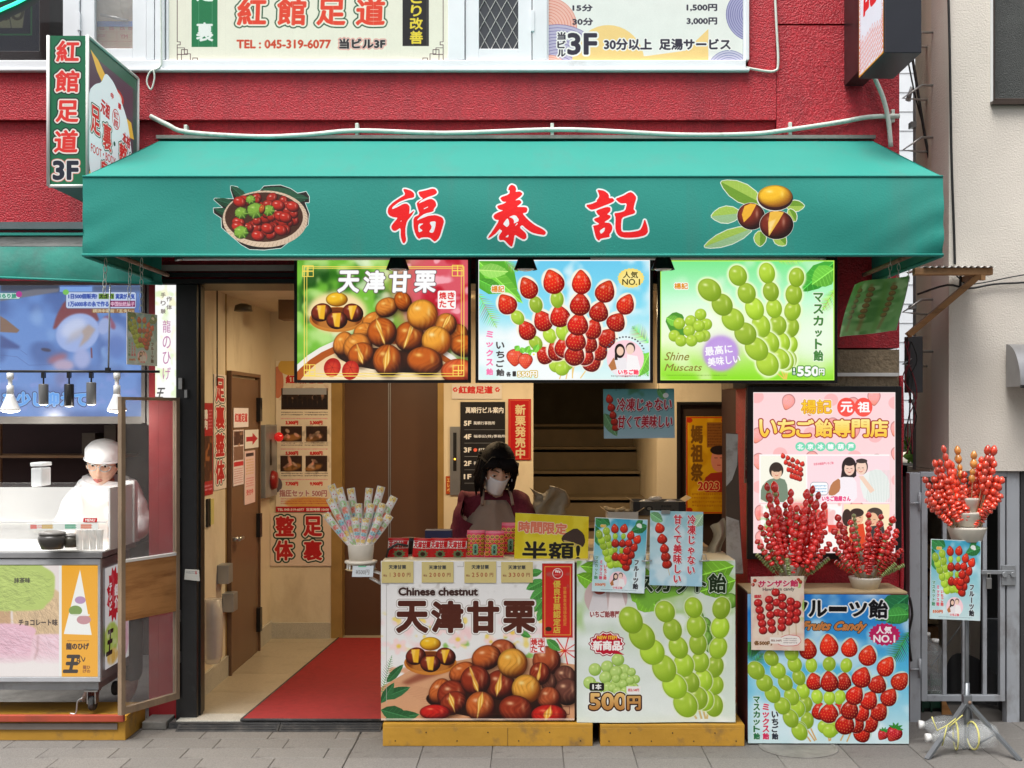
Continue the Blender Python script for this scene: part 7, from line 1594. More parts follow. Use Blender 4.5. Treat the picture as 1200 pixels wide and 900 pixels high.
# water bottles tied to the tripod
def bottle(pos,axis,L,r,label,name='water_bottle',capm=None):
 t = thing(name,label,'bottle',tuple(pos),None); prof = [(.2 * r,0),(.9 * r,.0),(r,.06 * L),(.93 * r,.12 * L),(r,.18 * L),(.94 * r,.26 * L),(r,.34 * L),(.95 * r,.42 * L),(r,.5 * L),(r,.66 * L),(.75 * r,.8 * L),(.35 * r,.9 * L),(.3 * r,.94 * L)]
 q = V(axis).to_track_quat('Z','Y').to_matrix(); mb = MB(); tmp = MB().lathe(prof,20); mb.add([q @ V(v) + pos for v in tmp.v],tmp.f,None,True); obj('bottle_body',mb,mat('bottle_plastic',(.8,.84,.85),.1,alpha=.16,coat=.8,bump=.4,bscale=25),t)
 tmp = MB().lathe([(.34 * r,.93 * L),(.36 * r,L),(.05 * r,L)],14); mb = MB(); mb.add([q @ V(v) + pos for v in tmp.v],tmp.f,None,True); obj('cap',mb,capm or M_white,t); return t
bottle(P(1166,862,-.50),(-1,-.05,-.02),.30,.052,'clear plastic water bottle tied low on the tripod, front'); bottle(P(1158,858,-.38),(-1,.05,.1),.30,.052,'clear plastic water bottle tied low on the tripod, behind the front one')
mb = MB()
for px,a in ((1120,.3),(1140,-.2)):
 pts = []
 for k in range(17): t_ = k / 16 * 2 * PI; pts.append(P(px,862,-.50) + V((a * .03 * math.cos(t_),.058 * math.cos(t_),.058 * math.sin(t_))))
 mb.tube(pts,.004,5)
mb.tube([P(1092,840,-.54),P(1098,856,-.54),P(1110,850,-.55),P(1120,842,-.54)],.003,5).tube([P(1110,850,-.55),P(1104,874,-.55)],.003,5).tube([P(1112,852,-.55),P(1128,838,-.54)],.003,5)
tag(obj('yellow_twine',mb,mat('yellow_twine',(.62,.58,.18),.6)),'yellow plastic tape tying the water bottles to the tripod','twine')
# singled-out skewers: those that show at the edge or the top of each fan
def _tip(o): return o.location + (o.rotation_quaternion @ V((0,0,.38 * o.scale.z)))
for grp,wh in (('candied skewers in the left cup','in the left cup on the fruit box'),('candied skewers in the right cup','in the right cup on the fruit box'),('candied skewers on the tripod stand','on the tripod stand')):
 mem = sorted([o for o in bpy.data.objects if o.get('group') == grp],key=lambda o: _tip(o).x); hi = sorted(mem,key=lambda o: -_tip(o).z)
 for o,w in ((mem[0],'reaching farthest left'),(mem[-1],'reaching farthest right'),(hi[0],'with the highest tip'),(hi[1],'with the second highest tip')): o['label'] = 'candied fruit skewer %s %s' % (w,wh)
# ------------------------------------------------------------------ right: gate, beige building, brackets, wires
yg = .02
def gbox(px0,px1,py0,py1,y0=yg,d=.03): return MB().box((PX(px0,y0),y0,PZ(py1,y0)),(PX(px1,y0),y0 + d,PZ(py0,y0)))
gt = thing('steel_gate','grey painted steel bar gate between the shop and the pale building','gate',(PX(1130,yg),yg,0))
M_gate = mat('grey_gate_paint',(.36,.38,.41),.45,var=.06,stain=((.13,.11,.095),7,.52,.78,(1,1,.6)))
obj('gate_post',MB().box((PX(1066,yg),yg,0),(PX(1079,yg),yg + .06,PZ(554,yg))),M_gate,gt,bevel=.003); obj('gate_post',MB().box((PX(1180,yg),yg,0.0),(PX(1195,yg),yg + .06,PZ(552,yg))),M_gate,gt,bevel=.003)
obj('gate_stile',gbox(1080,1087,560,822),M_gate,gt,bevel=.002); obj('gate_stile',gbox(1172,1178,560,822),M_gate,gt,bevel=.002)
obj('gate_rail',gbox(1079,1180,553,559),M_gate,gt,bevel=.002); obj('gate_rail',gbox(1087,1172,815,822),M_gate,gt,bevel=.002)
for px in (1105,1128,1152): obj('gate_bar',gbox(px,px + 4.5,559,815,yg + .006,.016),M_gate,gt)
obj('latch',MB().box(tuple(P(1150,673,yg - .012)),tuple(P(1188,668,yg - .002))),M_zinc,gt,bevel=.002); obj('latch_plate',MB().box(tuple(P(1174,686,yg - .01)),tuple(P(1190,662,yg - .003))),M_zinc,gt,bevel=.002)
obj('latch_knob',MB().lathe([(.012,yg - .02),(.014,yg - .01)],12,(PX(1186,yg),0,PZ(673,yg)),'y').lathe([(.012,yg - .02),(.014,yg - .01)],12,(PX(1176,yg),0,PZ(673,yg)),'y'),M_zinc,gt)
for py in (585,780): obj('hinge',MB().tube([P(1078,py - 8,yg - .01),P(1078,py + 14,yg - .01)],.007,8).tube([P(1067,py + 5,yg - .01),P(1078,py + 4,yg - .01)],.005,6),M_gate,gt)
pk = thing('padlock','small steel padlock hanging from the gate latch','padlock',tuple(P(1158,684,-.005))); obj('padlock_body',MB().box(tuple(P(1156,690,yg - .022)),tuple(P(1161.5,677,yg - .014))),M_steel,pk,bevel=.002); obj('shackle',MB().tube([P(1157,678,yg - .018),P(1157,672,yg - .018),P(1160.5,672,yg - .018),P(1160.5,678,yg - .018)],.0025,6),M_steel,pk)
# beige building
XB = PX(1112,0)
bb = thing('pale_building','off-white rendered building with a bronze window, right of the shop','building',(2.6,.3,0))
wz0,wz1 = PZ(120,0),PZ(5,0); wx = PX(1163,0)
def bpart(n,a,b,m,**k): return obj(n,MB().box(a,b),m,bb,**k)
bpart('front_wall',(XB,0,PZ(552)),(wx,.25,5.0),M_offwhite); bpart('front_wall',(wx,0,PZ(552)),(4.2,.25,wz0),M_offwhite); bpart('front_wall',(wx + 1.0,.0,wz0),(4.2,.25,5.0),M_offwhite); bpart('front_wall',(wx,0,wz0 + 1.1),(wx + 1.0,.25,5.0),M_offwhite)
bpart('side_wall',(XB + .0,.251,PZ(552)),(XB + .3,.50,5.0),M_offwhite2);
wn_ = bpart('window_frame',(wx,.08,wz0),(wx + .02,.12,wz0 + 1.1),M_bronze)
wf2 = obj('window_frame',MB().box((wx + .0,.06,wz0),(wx + .035,.12,wz0 + 1.1)).box((wx + .035,.06,wz0),(wx + 1.0,.12,wz0 + .035)).box((wx + .5,.06,wz0 + .035),(wx + .53,.12,wz0 + 1.1)),M_bronze,bb,bevel=.002)
obj('pane',MB().box((wx + .035,.095,wz0 + .035),(wx + 1.0,.1,wz0 + 1.1)),mat('wired_glass',(.05,.055,.05),.25,bump=.5,bscale=300),wf2); obj('sill',MB().box((wx - .01,-.03,wz0 - .015),(wx + 1.0,.12,wz0)),M_bronze,wf2)
obj('reveal',MB().box((wx - .012,-.008,wz0 - .0),(wx - .0,.1,wz0 + 1.1)),M_white,wf2)
# passage behind the gate
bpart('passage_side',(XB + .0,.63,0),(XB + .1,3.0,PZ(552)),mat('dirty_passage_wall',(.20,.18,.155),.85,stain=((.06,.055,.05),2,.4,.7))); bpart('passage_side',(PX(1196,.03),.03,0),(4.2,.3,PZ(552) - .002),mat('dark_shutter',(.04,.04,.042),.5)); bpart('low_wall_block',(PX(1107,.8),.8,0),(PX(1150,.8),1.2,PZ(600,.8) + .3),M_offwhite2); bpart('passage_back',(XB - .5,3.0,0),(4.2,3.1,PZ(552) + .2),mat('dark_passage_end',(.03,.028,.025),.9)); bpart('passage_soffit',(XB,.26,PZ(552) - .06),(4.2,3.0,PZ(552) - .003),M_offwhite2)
# hood
hd = thing('extractor_hood','grey metal vent hood at the right edge of the pale wall','vent hood',tuple(P(1200,453,-.1)))
hx0 = PX(1192,-.15)
def hf(u,v):
 a = v * PI / 2; return (hx0 + .6 * u,-.02 - .17 * math.sin(a),PZ(453,-.15) + .2 * math.cos(a) * 1.0)
obj('hood_shell',MB().grid(hf,2,10,True,False),mat('hood_grey',(.30,.30,.31),.35,.5),hd); obj('hood_side',MB().add([hf(0,k / 10) for k in range(11)] + [(hx0,-.02,PZ(453,-.15))],[tuple(range(12))]),mat('hood_grey',(.3,.3,.31),.35,.5),hd)
obj('hood_lip',MB().tube([hf(0,1),hf(1,1)],.008,6),M_dark,hd)
cabl = smooth([P(1111,-20,-.015),P(1113,60,-.015),P(1115,180,-.015),P(1118,270,-.015),P(1119,310,-.015)])
cable('black_conduit',cabl,.006,'black cable running down the corner of the pale building',M_blackwire)
cable('diagonal_cable',smooth([P(1068,60,.3),P(1076,110,.3),P(1084,160,.3),P(1092,200,.3),P(1100,240,.3)]),.007,'thick black cable slanting behind the awning corner',M_blackwire)
cable('diagonal_cable',smooth([P(1062,60,.35),P(1072,110,.35),P(1086,165,.35),P(1096,225,.35)]),.004,'thinner black cable slanting beside the thick one',M_blackwire)
cable('wall_cable',smooth([P(1075,345,-.01),P(1110,334,-.02),P(1135,338,-.02),P(1165,333,-.02),P(1200,331,-.02),P(1250,326,-.02)]),.005,'black cable bundle crossing the pale wall below the wooden bracket',M_blackwire)
cable('wall_cable',smooth([P(1118,318,-.02),P(1124,326,-.02),P(1140,333,-.02),P(1200,322,-.02),P(1250,318,-.02)]),.003,'thin black cable curling above the bundle on the pale wall',M_blackwire)
cable('downpipe',[P(1126,315,-.02),P(1125,345,-.02)],.006,'short black junction of cables on the pale wall',M_blackwire)
# rungs
def rung(py,label,rise=8):
 a = P(1101,py,.32); b = P(1080,py,.2); c = P(1058,py + 15,.03); tag(obj('ladder_rung',MB().tube([P(1111,py,.26),b,c,P(1080,py + 17,.2),P(1090,py + 17,.4)],.006,8),M_steel),label,'ladder rung','steel ladder rungs on the pale building')
rung(38,'steel ladder rung beside the black blade sign, topmost'); rung(100,'steel ladder rung above the awning corner'); rung(161,'steel ladder rung just behind the awning corner'); rung(351,'steel ladder rung below the wooden bracket'); rung(412,'lowest steel ladder rung beside the pink light panel')
# gap: pale tiled building, grey pipe, leaves
gb = thing('tiled_building','distant white tiled building seen in the narrow gap','building',(2.3,6,0))
gx = 1.7 * 11.7 / 5.7
obj('tiled_wall',MB().box((2.6,7,0),(6.5,9,12)),M_tilewall,gb);
tm_ = MB()
for k in range(60): tm_.box((2.6,6.996,.2 * k),(6.5,7.0,.2 * k + .008))
for k in range(20): tm_.box((2.6 + .2 * k,6.997,0),(2.608 + .2 * k,7.0,12))
o = obj('tile_joints',tm_,M_pvc,gb); o['kind'] = 'stuff'
pi = thing('downpipe','grey downpipe with brackets in the narrow gap','pipe',tuple(P(1073,440,.5)))
obj('pipe',MB().tube([P(1064,118,.5),P(1068,104,.5),P(1073,108,.5),P(1073,550,.5)],.014,10),M_pvc,pi)
for py in (147,360,470): obj('pipe_bracket',MB().box(tuple(P(1068,py + 2,.48)),tuple(P(1078,py - 2,.53))),M_zinc,pi)
o = obj('junction_box',MB().box(tuple(P(1064,460,.1)),tuple(P(1077,395,.16))),mat('dark_junction',(.06,.06,.065),.5),bevel=.003); tag(o,'dark junction box with tangled wires in the gap','junction box')
rg = random.Random(31)
for i in range(5):
 pts = [P(1062 + rg.uniform(-3,9),400 + k * 22,.06 + .02 * rg.random()) + V((rg.uniform(-.01,.02),0,0)) for k in range(7)]; cable('wire',smooth(pts),.003,'thin tangled wire hanging in the gap beside the pink light panel',M_blackwire if i % 2 else mat('maroon_wire',(.2,.02,.03),.5),n=5)
for o in [q for q in bpy.data.objects if q.name.startswith('wire')]: o['group'] = 'tangled wires in the gap'
cable('red_conduit',smooth([P(1056,440,-.03),P(1057,500,-.03),P(1055,560,-.03),P(1057,660,-.03),P(1056,700,-.03)]),.010,'red painted conduit down the right edge of the shop pier',M_red)
pl_ = thing('green_plant','bright green leaves in the gap above the gate','plant',tuple(P(1074,553,1.0))); lm = MB()
for k in range(170):
 c = P(1072 + rg.uniform(-9,9),542 + rg.uniform(-26,24),1.0 + rg.uniform(-.15,.15)); a = V((rg.uniform(-1,1),rg.uniform(-.4,.4),rg.uniform(-1,1))).normalized() * .035; b = a.cross(V((rg.uniform(-1,1),1,rg.uniform(-1,1)))).normalized() * .013
 lm.add([c - a,c + b,c + a,c - b],[(0,1,2,3)])
obj('leaves',lm,mat('bright_leaf',(.12,.28,.03),.5,var=.4),pl_); obj('stem',MB().tube([P(1074,620,1.0),P(1072,560,1.0),P(1076,520,1.0)],.006,5),M_wood,pl_)
# wooden bracket with corrugated sheet
wb = thing('wooden_bracket_shelf','weathered wooden bracket with white corrugated sheet on the pale wall','bracket',tuple(P(1100,320,-.1)))
yk = -.30
obj('beam',MB().box(tuple(P(1072,322,yk)),tuple(P(1160,315,yk + .04))),M_wood,wb,bevel=.003); obj('beam',MB().box((PX(1153,yk),yk + .041,PZ(322,yk)),(PX(1160,yk),-.002,PZ(316,yk))),M_wood,wb)
a,b = P(1148,322,yk + .02),P(1064,393,-.03); d = (b - a).normalized(); s_ = V((0,.02,0)); u_ = d.cross(s_).normalized() * .013
obj('brace',MB().add([a + s_ + u_,a - s_ + u_,a - s_ - u_,a + s_ - u_,b + s_ + u_,b - s_ + u_,b - s_ - u_,b + s_ - u_],[(0,1,2,3),(7,6,5,4),(0,4,5,1),(1,5,6,2),(2,6,7,3),(3,7,4,0)]),M_wood,wb)
obj('corrugated_sheet',MB().grid(lambda u,v: (PX(1082,yk) + (PX(1165,yk) - PX(1082,yk)) * u,yk - .02 + (-.0 - yk) * (1 - v),PZ(313,yk) + .004 * math.sin(u * 2 * PI * 11) + .03 * (1 - v) * .2),88,2,True,False),M_card,wb)
for px in (1153,): obj('beam_post',MB().box((PX(px - 3,yk),yk,PZ(328,yk)),(PX(px + 2,yk),yk + .03,PZ(322,yk))),M_wood,wb)
# clutter behind gate
bottle(P(1096,812,.18),(0,0,1),.26,.05,'clear plastic bottle standing behind the gate bars, right'); bottle(P(1086,808,.3),(0,0,1),.28,.05,'clear plastic bottle standing behind the gate bars, left')
cr_ = thing('plastic_crate','dark green slatted plastic crate on the ground under the gate','crate',tuple(P(1092,845,.3))); z0 = 0.0
for k in range(3): obj('crate_side',MB().box((PX(1080,.25),.25,.02 + .055 * k),(PX(1104,.25),.26,.05 + .055 * k)),mat('dark_green_plastic',(.01,.05,.03),.4),cr_)
for x in (1080,1090,1102): obj('crate_post',MB().box((PX(x,.25),.241,.0),(PX(x + 2,.25),.25,.19)),mat('dark_green_plastic',(.01,.05,.03),.4),cr_)
obj('crate_back',MB().box((PX(1080,.25),.262,.0),(PX(1104,.25),.5,.18)),M_dark,cr_)
tag(obj('leaning_board',MB().prism([(PX(1104,.2),.0),(PX(1116,.2),.0),(PX(1104,.2),.10)],.2,.21),M_woodpale),'small triangular pale board on the ground behind the tripod','board')
sw = thing('stacked_boxes','low stack of brown boxes in the dark passage behind the gate','boxes',tuple(P(1095,790,.9)))
for k in range(5): obj('box',MB().box((PX(1085,.9),.9,.02 + .15 * k),(PX(1100,.9) + .02 * (k % 2),1.3,.15 + .15 * k)),M_wood if k % 2 else M_kraft,sw)
mop = cable('thin_rods',[P(1150,700,.3),P(1092,780,.35)],.004,'thin pale rod leaning behind the gate bars',M_steel,'rod'); cable('dark_pole',[P(1154,640,.25),P(1150,812,.3)],.012,'dark pole standing behind the right gate bars',M_dark,'pole')
tag(obj('dark_tarp',MB().grid(lambda u,v: (PX(1108 + 52 * u,.4),.4 + .1 * math.sin(u * 5),max(.02,PZ(790 + 45 * v - 22 * math.sin(u * 3),.4))),10,5,True,False),mat('dark_tarp',(.03,.03,.032),.6)),'dark tarpaulin heap behind the gate bars','tarpaulin')
tag(obj('pier_chain',MB().tube(smooth([P(1066,700,-.03),P(1069,720,-.03),P(1065,745,-.03),P(1068,775,-.03)]),.006,6),M_dark),'black chain hanging beside the blue fruit stand','chain')
# gutter pipe at right bottom of pier
# ------------------------------------------------------------------ blade signs
ba = thing('foot_salon_blade_sign','green projecting sign 紅館足道 3F left of the awning','sign',tuple(P(80,218,-.75)))
yb0 = -.75; bx0,bx1,bz0,bz1 = PX(57,yb0),PX(102,yb0),PZ(218,yb0),PZ(42,yb0)
obj('sign_case',MB().box((bx0,yb0 + .004,bz0),(bx1 - .003,-.12,bz1)),M_dark,ba)
ytop = PZ(103,-.12)
sheet('front_print','print_blade_sign_front',(V((bx0 + .004,yb0,bz1)),V((bx1 - .004,yb0,bz1)),V((bx1 - .004,yb0,bz0)),V((bx0 + .004,yb0,bz0))),ba,back=.003)
sheet('side_print','print_blade_sign_side',(V((bx1,yb0 + .01,bz1 - .01)),V((bx1,-.13,bz1 - .01)),V((bx1,-.13,bz0 + .005)),V((bx1,yb0 + .01,bz0 + .005))),ba,back=.002,glow=.3)  # emission added so the shaded side print looks bright
fr = MB()
for a,b in (((bx0,yb0 - .004,bz0),(bx0,yb0 - .004,bz1)),((bx1 + .003,yb0 - .004,bz0),(bx1 + .003,yb0 - .004,bz1)),((bx1 + .003,yb0,bz1),(bx1 + .003,-.12,bz1)),((bx1 + .003,-.12,bz1),(bx1 + .003,-.12,bz0)),((bx1 + .003,-.12,bz0),(bx1 + .003,yb0,bz0)),((bx0,yb0,bz0),(bx1,yb0,bz0))): fr.tube([a,b],.007,6)
obj('sign_frame',fr,M_white,ba); obj('sign_bracket',MB().box((bx0 + .05,-.12,bz1 - .12),(bx0 + .1,.0,bz1 - .08)).box((bx0 + .05,-.12,bz0 + .1),(bx0 + .1,.0,bz0 + .14)),M_dark,ba)
obj('top_cap',MB().box((bx0 + .01,yb0 + .1,bz1),(bx0 + .1,-.2,bz1 + .025)),mat('green_cap',(.04,.12,.07),.5),ba)
yr = -.75; rx0,rx1 = PX(1037,yr),PX(1080,yr); rz0 = PZ(62,yr)
rb = thing('right_blade_sign','black projecting sign with red brushed 記 on its white side, upper right','sign',(rx0,yr,rz0))
obj('sign_case',MB().box((rx0,yr,rz0),(rx1,-.365,rz0 + 1.0)),mat('charcoal_case',(.014,.016,.024),.4,var=.1),rb,bevel=.003)
sheet('side_print','print_right_blade_sign',(V((rx0 - .002,-.37,rz0 + .99)),V((rx0 - .002,yr + .01,rz0 + .99)),V((rx0 - .002,yr + .01,rz0 + .004)),V((rx0 - .002,-.37,rz0 + .004))),rb,back=.001,glow=.2)  # white side brightened by added emission
obj('wall_bracket',MB().box((rx0 + .02,-.364,rz0 + .06),(rx1 - .04,-.03,rz0 + 1.0)),M_dark,rb)
# hanging cards on both sides with chains
def chain(p0,p1,label,n=7):
 mb = MB();
 for k in range(n):
  c = p0 + (p1 - p0) * ((k + .5) / n); h = (p1 - p0).length / n * .62; pts = []
  for j in range(9): a = j / 8 * 2 * PI; w = .007 * math.cos(a); pts.append(c + (V((w,0,0)) if k % 2 else V((w * .4,w,0))) + V((0,0,h * math.sin(a))))
  mb.tube(pts,.0016,4,False)
 tag(obj('chain',mb,M_cable),label,'chain','plastic chains hanging under the awning ends')
XA = AX0 + .06
hl = sheet('hanging_card','print_fruit_card_hanging',(V((XA - .015,-.62,PZ(365,-.62))),V((XA + .03,-.36,PZ(369,-.36))),V((XA + .03,-.36,PZ(429,-.36))),V((XA - .015,-.62,PZ(427,-.62)))),back=.003); tag(hl,'small fruit candy card hanging on chains under the left awning end','card')
chain(P(166,303,-.6),P(165.5,366,-.6),'pale plastic chain holding the left hanging card',8); chain(P(153,303,-.5),P(151,355,-.5),'pale plastic chain dangling left of the hanging card',5); chain(P(124,303,-.8),P(122,345,-.8),'pale plastic chain knotted near the lamp rail rod',5)
hr = AX1 - .09
def rc(u,v): return .02 * math.sin(u * 5 + v * 2) + .03 * (v ** 2) * math.sin(u * 3)
cw = Cv('print_warped_card',(0,0,50,70),(0,0),5,5); cw.fill((120,170,110)); cw.clouds((60,130,60),70,.4,.7); cw.clouds((200,225,190),60,.55,.8,.8)
for x in (60,110,190): cw.line([(x,30),(x - 30,320)],14,(150,90,60),.7,4); [cw.ball(x - k * 5,60 + k * 34,14,15,base=(150,80,40),dark=(90,40,20),lite=(200,150,110)) for k in range(6)]
for x in (150,30): cw.line([(x + 10,20),(x - 10,340)],18,(90,150,60),.7,5)
done(cw)
hw = sheet('hanging_card','print_warped_card',(V((hr - .05,-.25,PZ(331,-.35))),V((hr + .02,-.75,PZ(322,-.75))),V((hr - .0,-.75,PZ(388,-.75))),V((hr - .10,-.25,PZ(394,-.35)))),back=.002,curl=rc); tag(hw,'warped faded fruit card hanging under the right awning end','card')
for px,lb in ((1062,'right'),(1040,'middle'),(1050,'left')): chain(P(px + 4,303,-.55),P(px + 2,330,-.55),'pale plastic chain of the warped card, ' + lb + ' one',4)

# ------------------------------------------------------------------ left kiosk
kx0,kx1 = -3.7,PX(207.5)
kb = thing('candy_kiosk','dark neighbouring kiosk unit under the faded green awning','kiosk',(-2.6,.6,0))
obj('back_wall',MB().box((kx0,1.6,0),(kx1,1.7,2.1)),M_darkroom,kb); obj('side_wall',MB().box((-1.79,.02,0),(-1.7455,1.6,2.1)).box((-1.745,.02,0),(kx1 - .001,.119,2.1)),mat('red_vinyl_wall',(.30,.015,.02),.5),kb); obj('kiosk_ceiling',MB().box((kx0,.14,2.0),(kx1,1.6,2.05)),M_darkroom,kb); obj('kiosk_floor',MB().box((kx0,-.02,.0085),(kx1,1.6,.012)),M_concrete,kb)
obj('shelf',MB().box((PX(-60,1.4),1.3,PZ(536,1.4)),(PX(150,1.4),1.6,PZ(533,1.4))),M_wood,kb); obj('shelf_post',MB().box((PX(4,1.4),1.3,0),(PX(9,1.4),1.33,2)),M_wood,kb)
for a,lb in (((96,122,507,533),'dim brown carton on the kiosk shelf behind the cook, left'),((122,146,498,533),'dim stacked cartons on the kiosk shelf above the cook')): tag(obj('shelf_carton',MB().box(tuple(P(a[0],a[3],1.3)),tuple(P(a[1],a[2],1.45))),mat('dim_carton',(.10,.075,.055),.8)),lb,'carton')
# screen
sv = thing('video_screen','large lit video screen above the candy cart showing white floss candy','screen',tuple(P(80,488,.1)))
sx0,sx1,sz0,sz1 = PX(-60,.1),PX(167,.1),PZ(488,.1),PZ(334.5,.1)
obj('screen_case',MB().box((sx0 - .02,.104,sz0 - .01),(sx1 + .06,.16,sz1 + .03)),M_screenframe,sv)
obj('screen_frame',MB().box((sx1,.08,sz0 - .03),(sx1 + .018,.103,sz1 + .02)).box((sx1 + .03,.07,sz0 - .04),(sx1 + .05,.103,sz1 + .02)).box((sx0,.08,sz0 - .035),(sx1,.103,sz0)).box((sx0,.08,sz1),(sx1,.103,sz1 + .02)),mat('screen_bezel',(.16,.15,.14),.4),sv)
cvp = (V((PX(0,.1),.1,sz1)),V((sx1,.1,sz1)),V((sx1,.1,sz0)),V((PX(0,.1),.1,sz0))); sheet('screen_picture','print_television_picture',cvp,sv,.58)
obj('screen_margin',MB().box((sx0,.1,sz0),(PX(0,.1) - .001,.103,sz1)),mat('screen_blue',(.1,.2,.5),.3,emit=((.16,.31,.68),.56)),sv)
kt = board('dragon_beard_light_panel','print_dragon_beard_lightpanel',182,334,207,466,-.005,'narrow lit white panel reading 龍のひげ beside the black entrance post','light panel',0,.66)
# neighbour awning
na = thing('old_green_awning','small faded green awning edge over the neighbouring kiosk','awning',(-2.6,-.2,PZ(333,-.2)))
yn = -.16
obj('front_flap',MB().grid(lambda u,v: (PX(-80,yn) + (PX(190,yn) - PX(-80,yn)) * u,yn - .01 * math.sin(v * 3) - .006 * math.sin(u * 25) * v,PZ(289,yn) + (PZ(323 + 10 * u,yn) - PZ(289,yn)) * v),40,8),M_teal_old,na); so = na.children
obj('roller_case',MB().box((PX(-80,yn),-.15,PZ(288,yn)),(PX(190,yn),-.03,PZ(277,yn))),mat('silver_roller',(.45,.45,.43),.5,stain=((.2,.2,.18),8,.5,.7,(1,1,8))),na)
obj('top_cover',MB().box((PX(-80,yn),-.17,PZ(276,yn)),(PX(190,yn),-.0,PZ(273,yn))),M_teal,na); obj('flap_hem',MB().tube([(PX(-80,yn),yn - .01,PZ(322,yn)),(PX(190,yn),yn - .008,PZ(333,yn))],.006,6),M_teal,na)
tag(obj('wall_gutter',MB().box((PX(-80),-.05,PZ(270)),(PX(190),-.004,PZ(262))),mat('grey_blue_metal',(.12,.14,.15),.4)),'dark grey metal strip on the red wall above the faded awning','strip')
# lamp rail and lamps
yl = -.16
lr = thing('lamp_rail','black ceiling track rail with a hanging rod above the candy cart','lamp rail',tuple(P(100,435,yl)))
obj('rail',MB().tube([P(-60,435,yl),P(187,435.5,yl)],.006,8),M_dark,lr); obj('rod',MB().tube([P(127,435,yl),P(129,325,yl)],.004,8),M_zinc,lr); obj('coupler',MB().box(tuple(P(123,437,yl - .01)),tuple(P(130,431,yl + .01))),M_dark,lr)
def par_lamp(px,label,lit=True):
 c = P(px,482,yl); s_ = (DIST + yl) / FPX; t = thing('reflector_lamp',label,'lamp',tuple(c),'lamps on the track rail')
 obj('reflector',MB().lathe([(11.5 * s_,1 * s_),(11 * s_,3 * s_),(5 * s_,17 * s_),(4 * s_,20 * s_)],22,tuple(c)),M_lampwhite,t); obj('socket',MB().lathe([(4 * s_,20 * s_),(4 * s_,30 * s_),(2.4 * s_,31 * s_),(2.4 * s_,37 * s_),(4 * s_,38 * s_),(4 * s_,45 * s_)],16,tuple(c)),M_lampwhite,t); obj('lamp_face',MB().lathe([(11 * s_,.8 * s_),(7 * s_,-1.2 * s_),(.1 * s_,-1.8 * s_)],20,tuple(c)),M_bulb,t)
def can_lamp(px,py0,py1,m,label):
 s_ = (DIST + yl) / FPX; c = P(px,py1,yl); h = (py1 - py0) * s_; t = thing('can_lamp',label,'lamp',tuple(c),'lamps on the track rail')
 obj('can',MB().lathe([(5.4 * s_,0),(5.6 * s_,.003),(5.6 * s_,h - .004),(5 * s_,h),(1,h)][:4],20,tuple(c)),m,t); obj('lamp_face',MB().lathe([(5 * s_,-.0005),(.1 * s_,-.004)],16,tuple(c)),M_bulb,t)
 obj('neck',MB().tube([c + V((0,0,h)),P(px,436,yl)],.004,8).box(tuple(P(px - 3,443,yl - .012)),tuple(P(px + 3,437,yl + .012))),M_dark,t)
par_lamp(12,'white reflector lamp on the left of the track rail'); par_lamp(137,'white reflector lamp at the right of the track rail'); can_lamp(51,450,474,M_graylamp,'grey can lamp, second from the left on the track rail'); can_lamp(81,450,476,M_dark,'black can lamp in the middle of the track rail'); can_lamp(107,448,474,M_graylamp,'dark grey can lamp, second from the right on the track rail')
# candy cart
yq = -.30
ct = thing('candy_cart','steel candy cart with lit floss candy pictures at the left edge','cart',(PX(60,yq),yq,0))
qx0,qx1 = PX(-70,yq),PX(118,yq); qb = .10
obj('cart_body',MB().box((qx0,yq + .01,PZ(800,yq)),(qx1 - .004,qb,PZ(656,yq))),mat('cart_steel',(.30,.30,.31),.4,.3),ct)
obj('cart_frame',MB().box((qx0,yq - .004,PZ(662,yq)),(qx1,yq + .02,PZ(655,yq))).box((qx0,yq - .004,PZ(799,yq)),(qx1,yq + .02,PZ(793.5,yq))).box((PX(114.8,yq),yq - .004,PZ(793.5,yq)),(qx1,yq + .02,PZ(662,yq))),mat('cart_frame_grey',(.40,.41,.43),.4),ct,bevel=.002)
sheet('front_print','print_candy_cart_front',(V((PX(-60,yq),yq,PZ(662.7,yq))),V((PX(114.8,yq),yq,PZ(662.7,yq))),V((PX(114.8,yq),yq,PZ(793,yq))),V((PX(-60,yq),yq,PZ(793,yq)))),ct,.55)
sheet('side_print','print_candy_cart_side',(V((qx1 + .001,yq + .05,PZ(668,yq))),V((qx1 + .001,qb - .03,PZ(668,yq))),V((qx1 + .001,qb - .03,PZ(788,yq))),V((qx1 + .001,yq + .05,PZ(788,yq)))),ct,.3,back=.001)
obj('counter_edge',MB().box((qx0,yq - .01,PZ(655,yq) + .004),(qx1 + .01,qb + .05,PZ(647,yq))),mat('cart_steel',(.3,.3,.31),.4,.3),ct,bevel=.003)
obj('work_top',MB().box((qx0,yq - .006,PZ(647,yq) + .001),(qx1 + .02,qb + .08,PZ(645,yq))),M_white,ct)
obj('under_tray',MB().box((qx0,yq + .03,PZ(810,yq)),(qx1 - .02,qb,PZ(801,yq))),M_zinc,ct)
wc = V((PX(104,yq),yq + .05,PZ(827,yq)))
ca = obj('caster',MB().lathe([(.03,wc.x - .012),(.033,wc.x - .006),(.033,wc.x + .006),(.03,wc.x + .012)],20,(0,wc.y,wc.z),'x'),M_rubber,ct); obj('caster_fork',MB().box((wc.x - .02,wc.y - .02,wc.z + .0),(wc.x - .015,wc.y + .02,wc.z + .055)).box((wc.x + .015,wc.y - .02,wc.z),(wc.x + .02,wc.y + .02,wc.z + .055)).box((wc.x - .03,wc.y - .025,wc.z + .055),(wc.x + .03,wc.y + .025,wc.z + .062)),M_steel,ca); obj('brake_lever',MB().tube(smooth([P(82,836,yq),P(89,836,yq),P(91,822,yq),P(97,818,yq)]),.004,6),M_steel,ca)
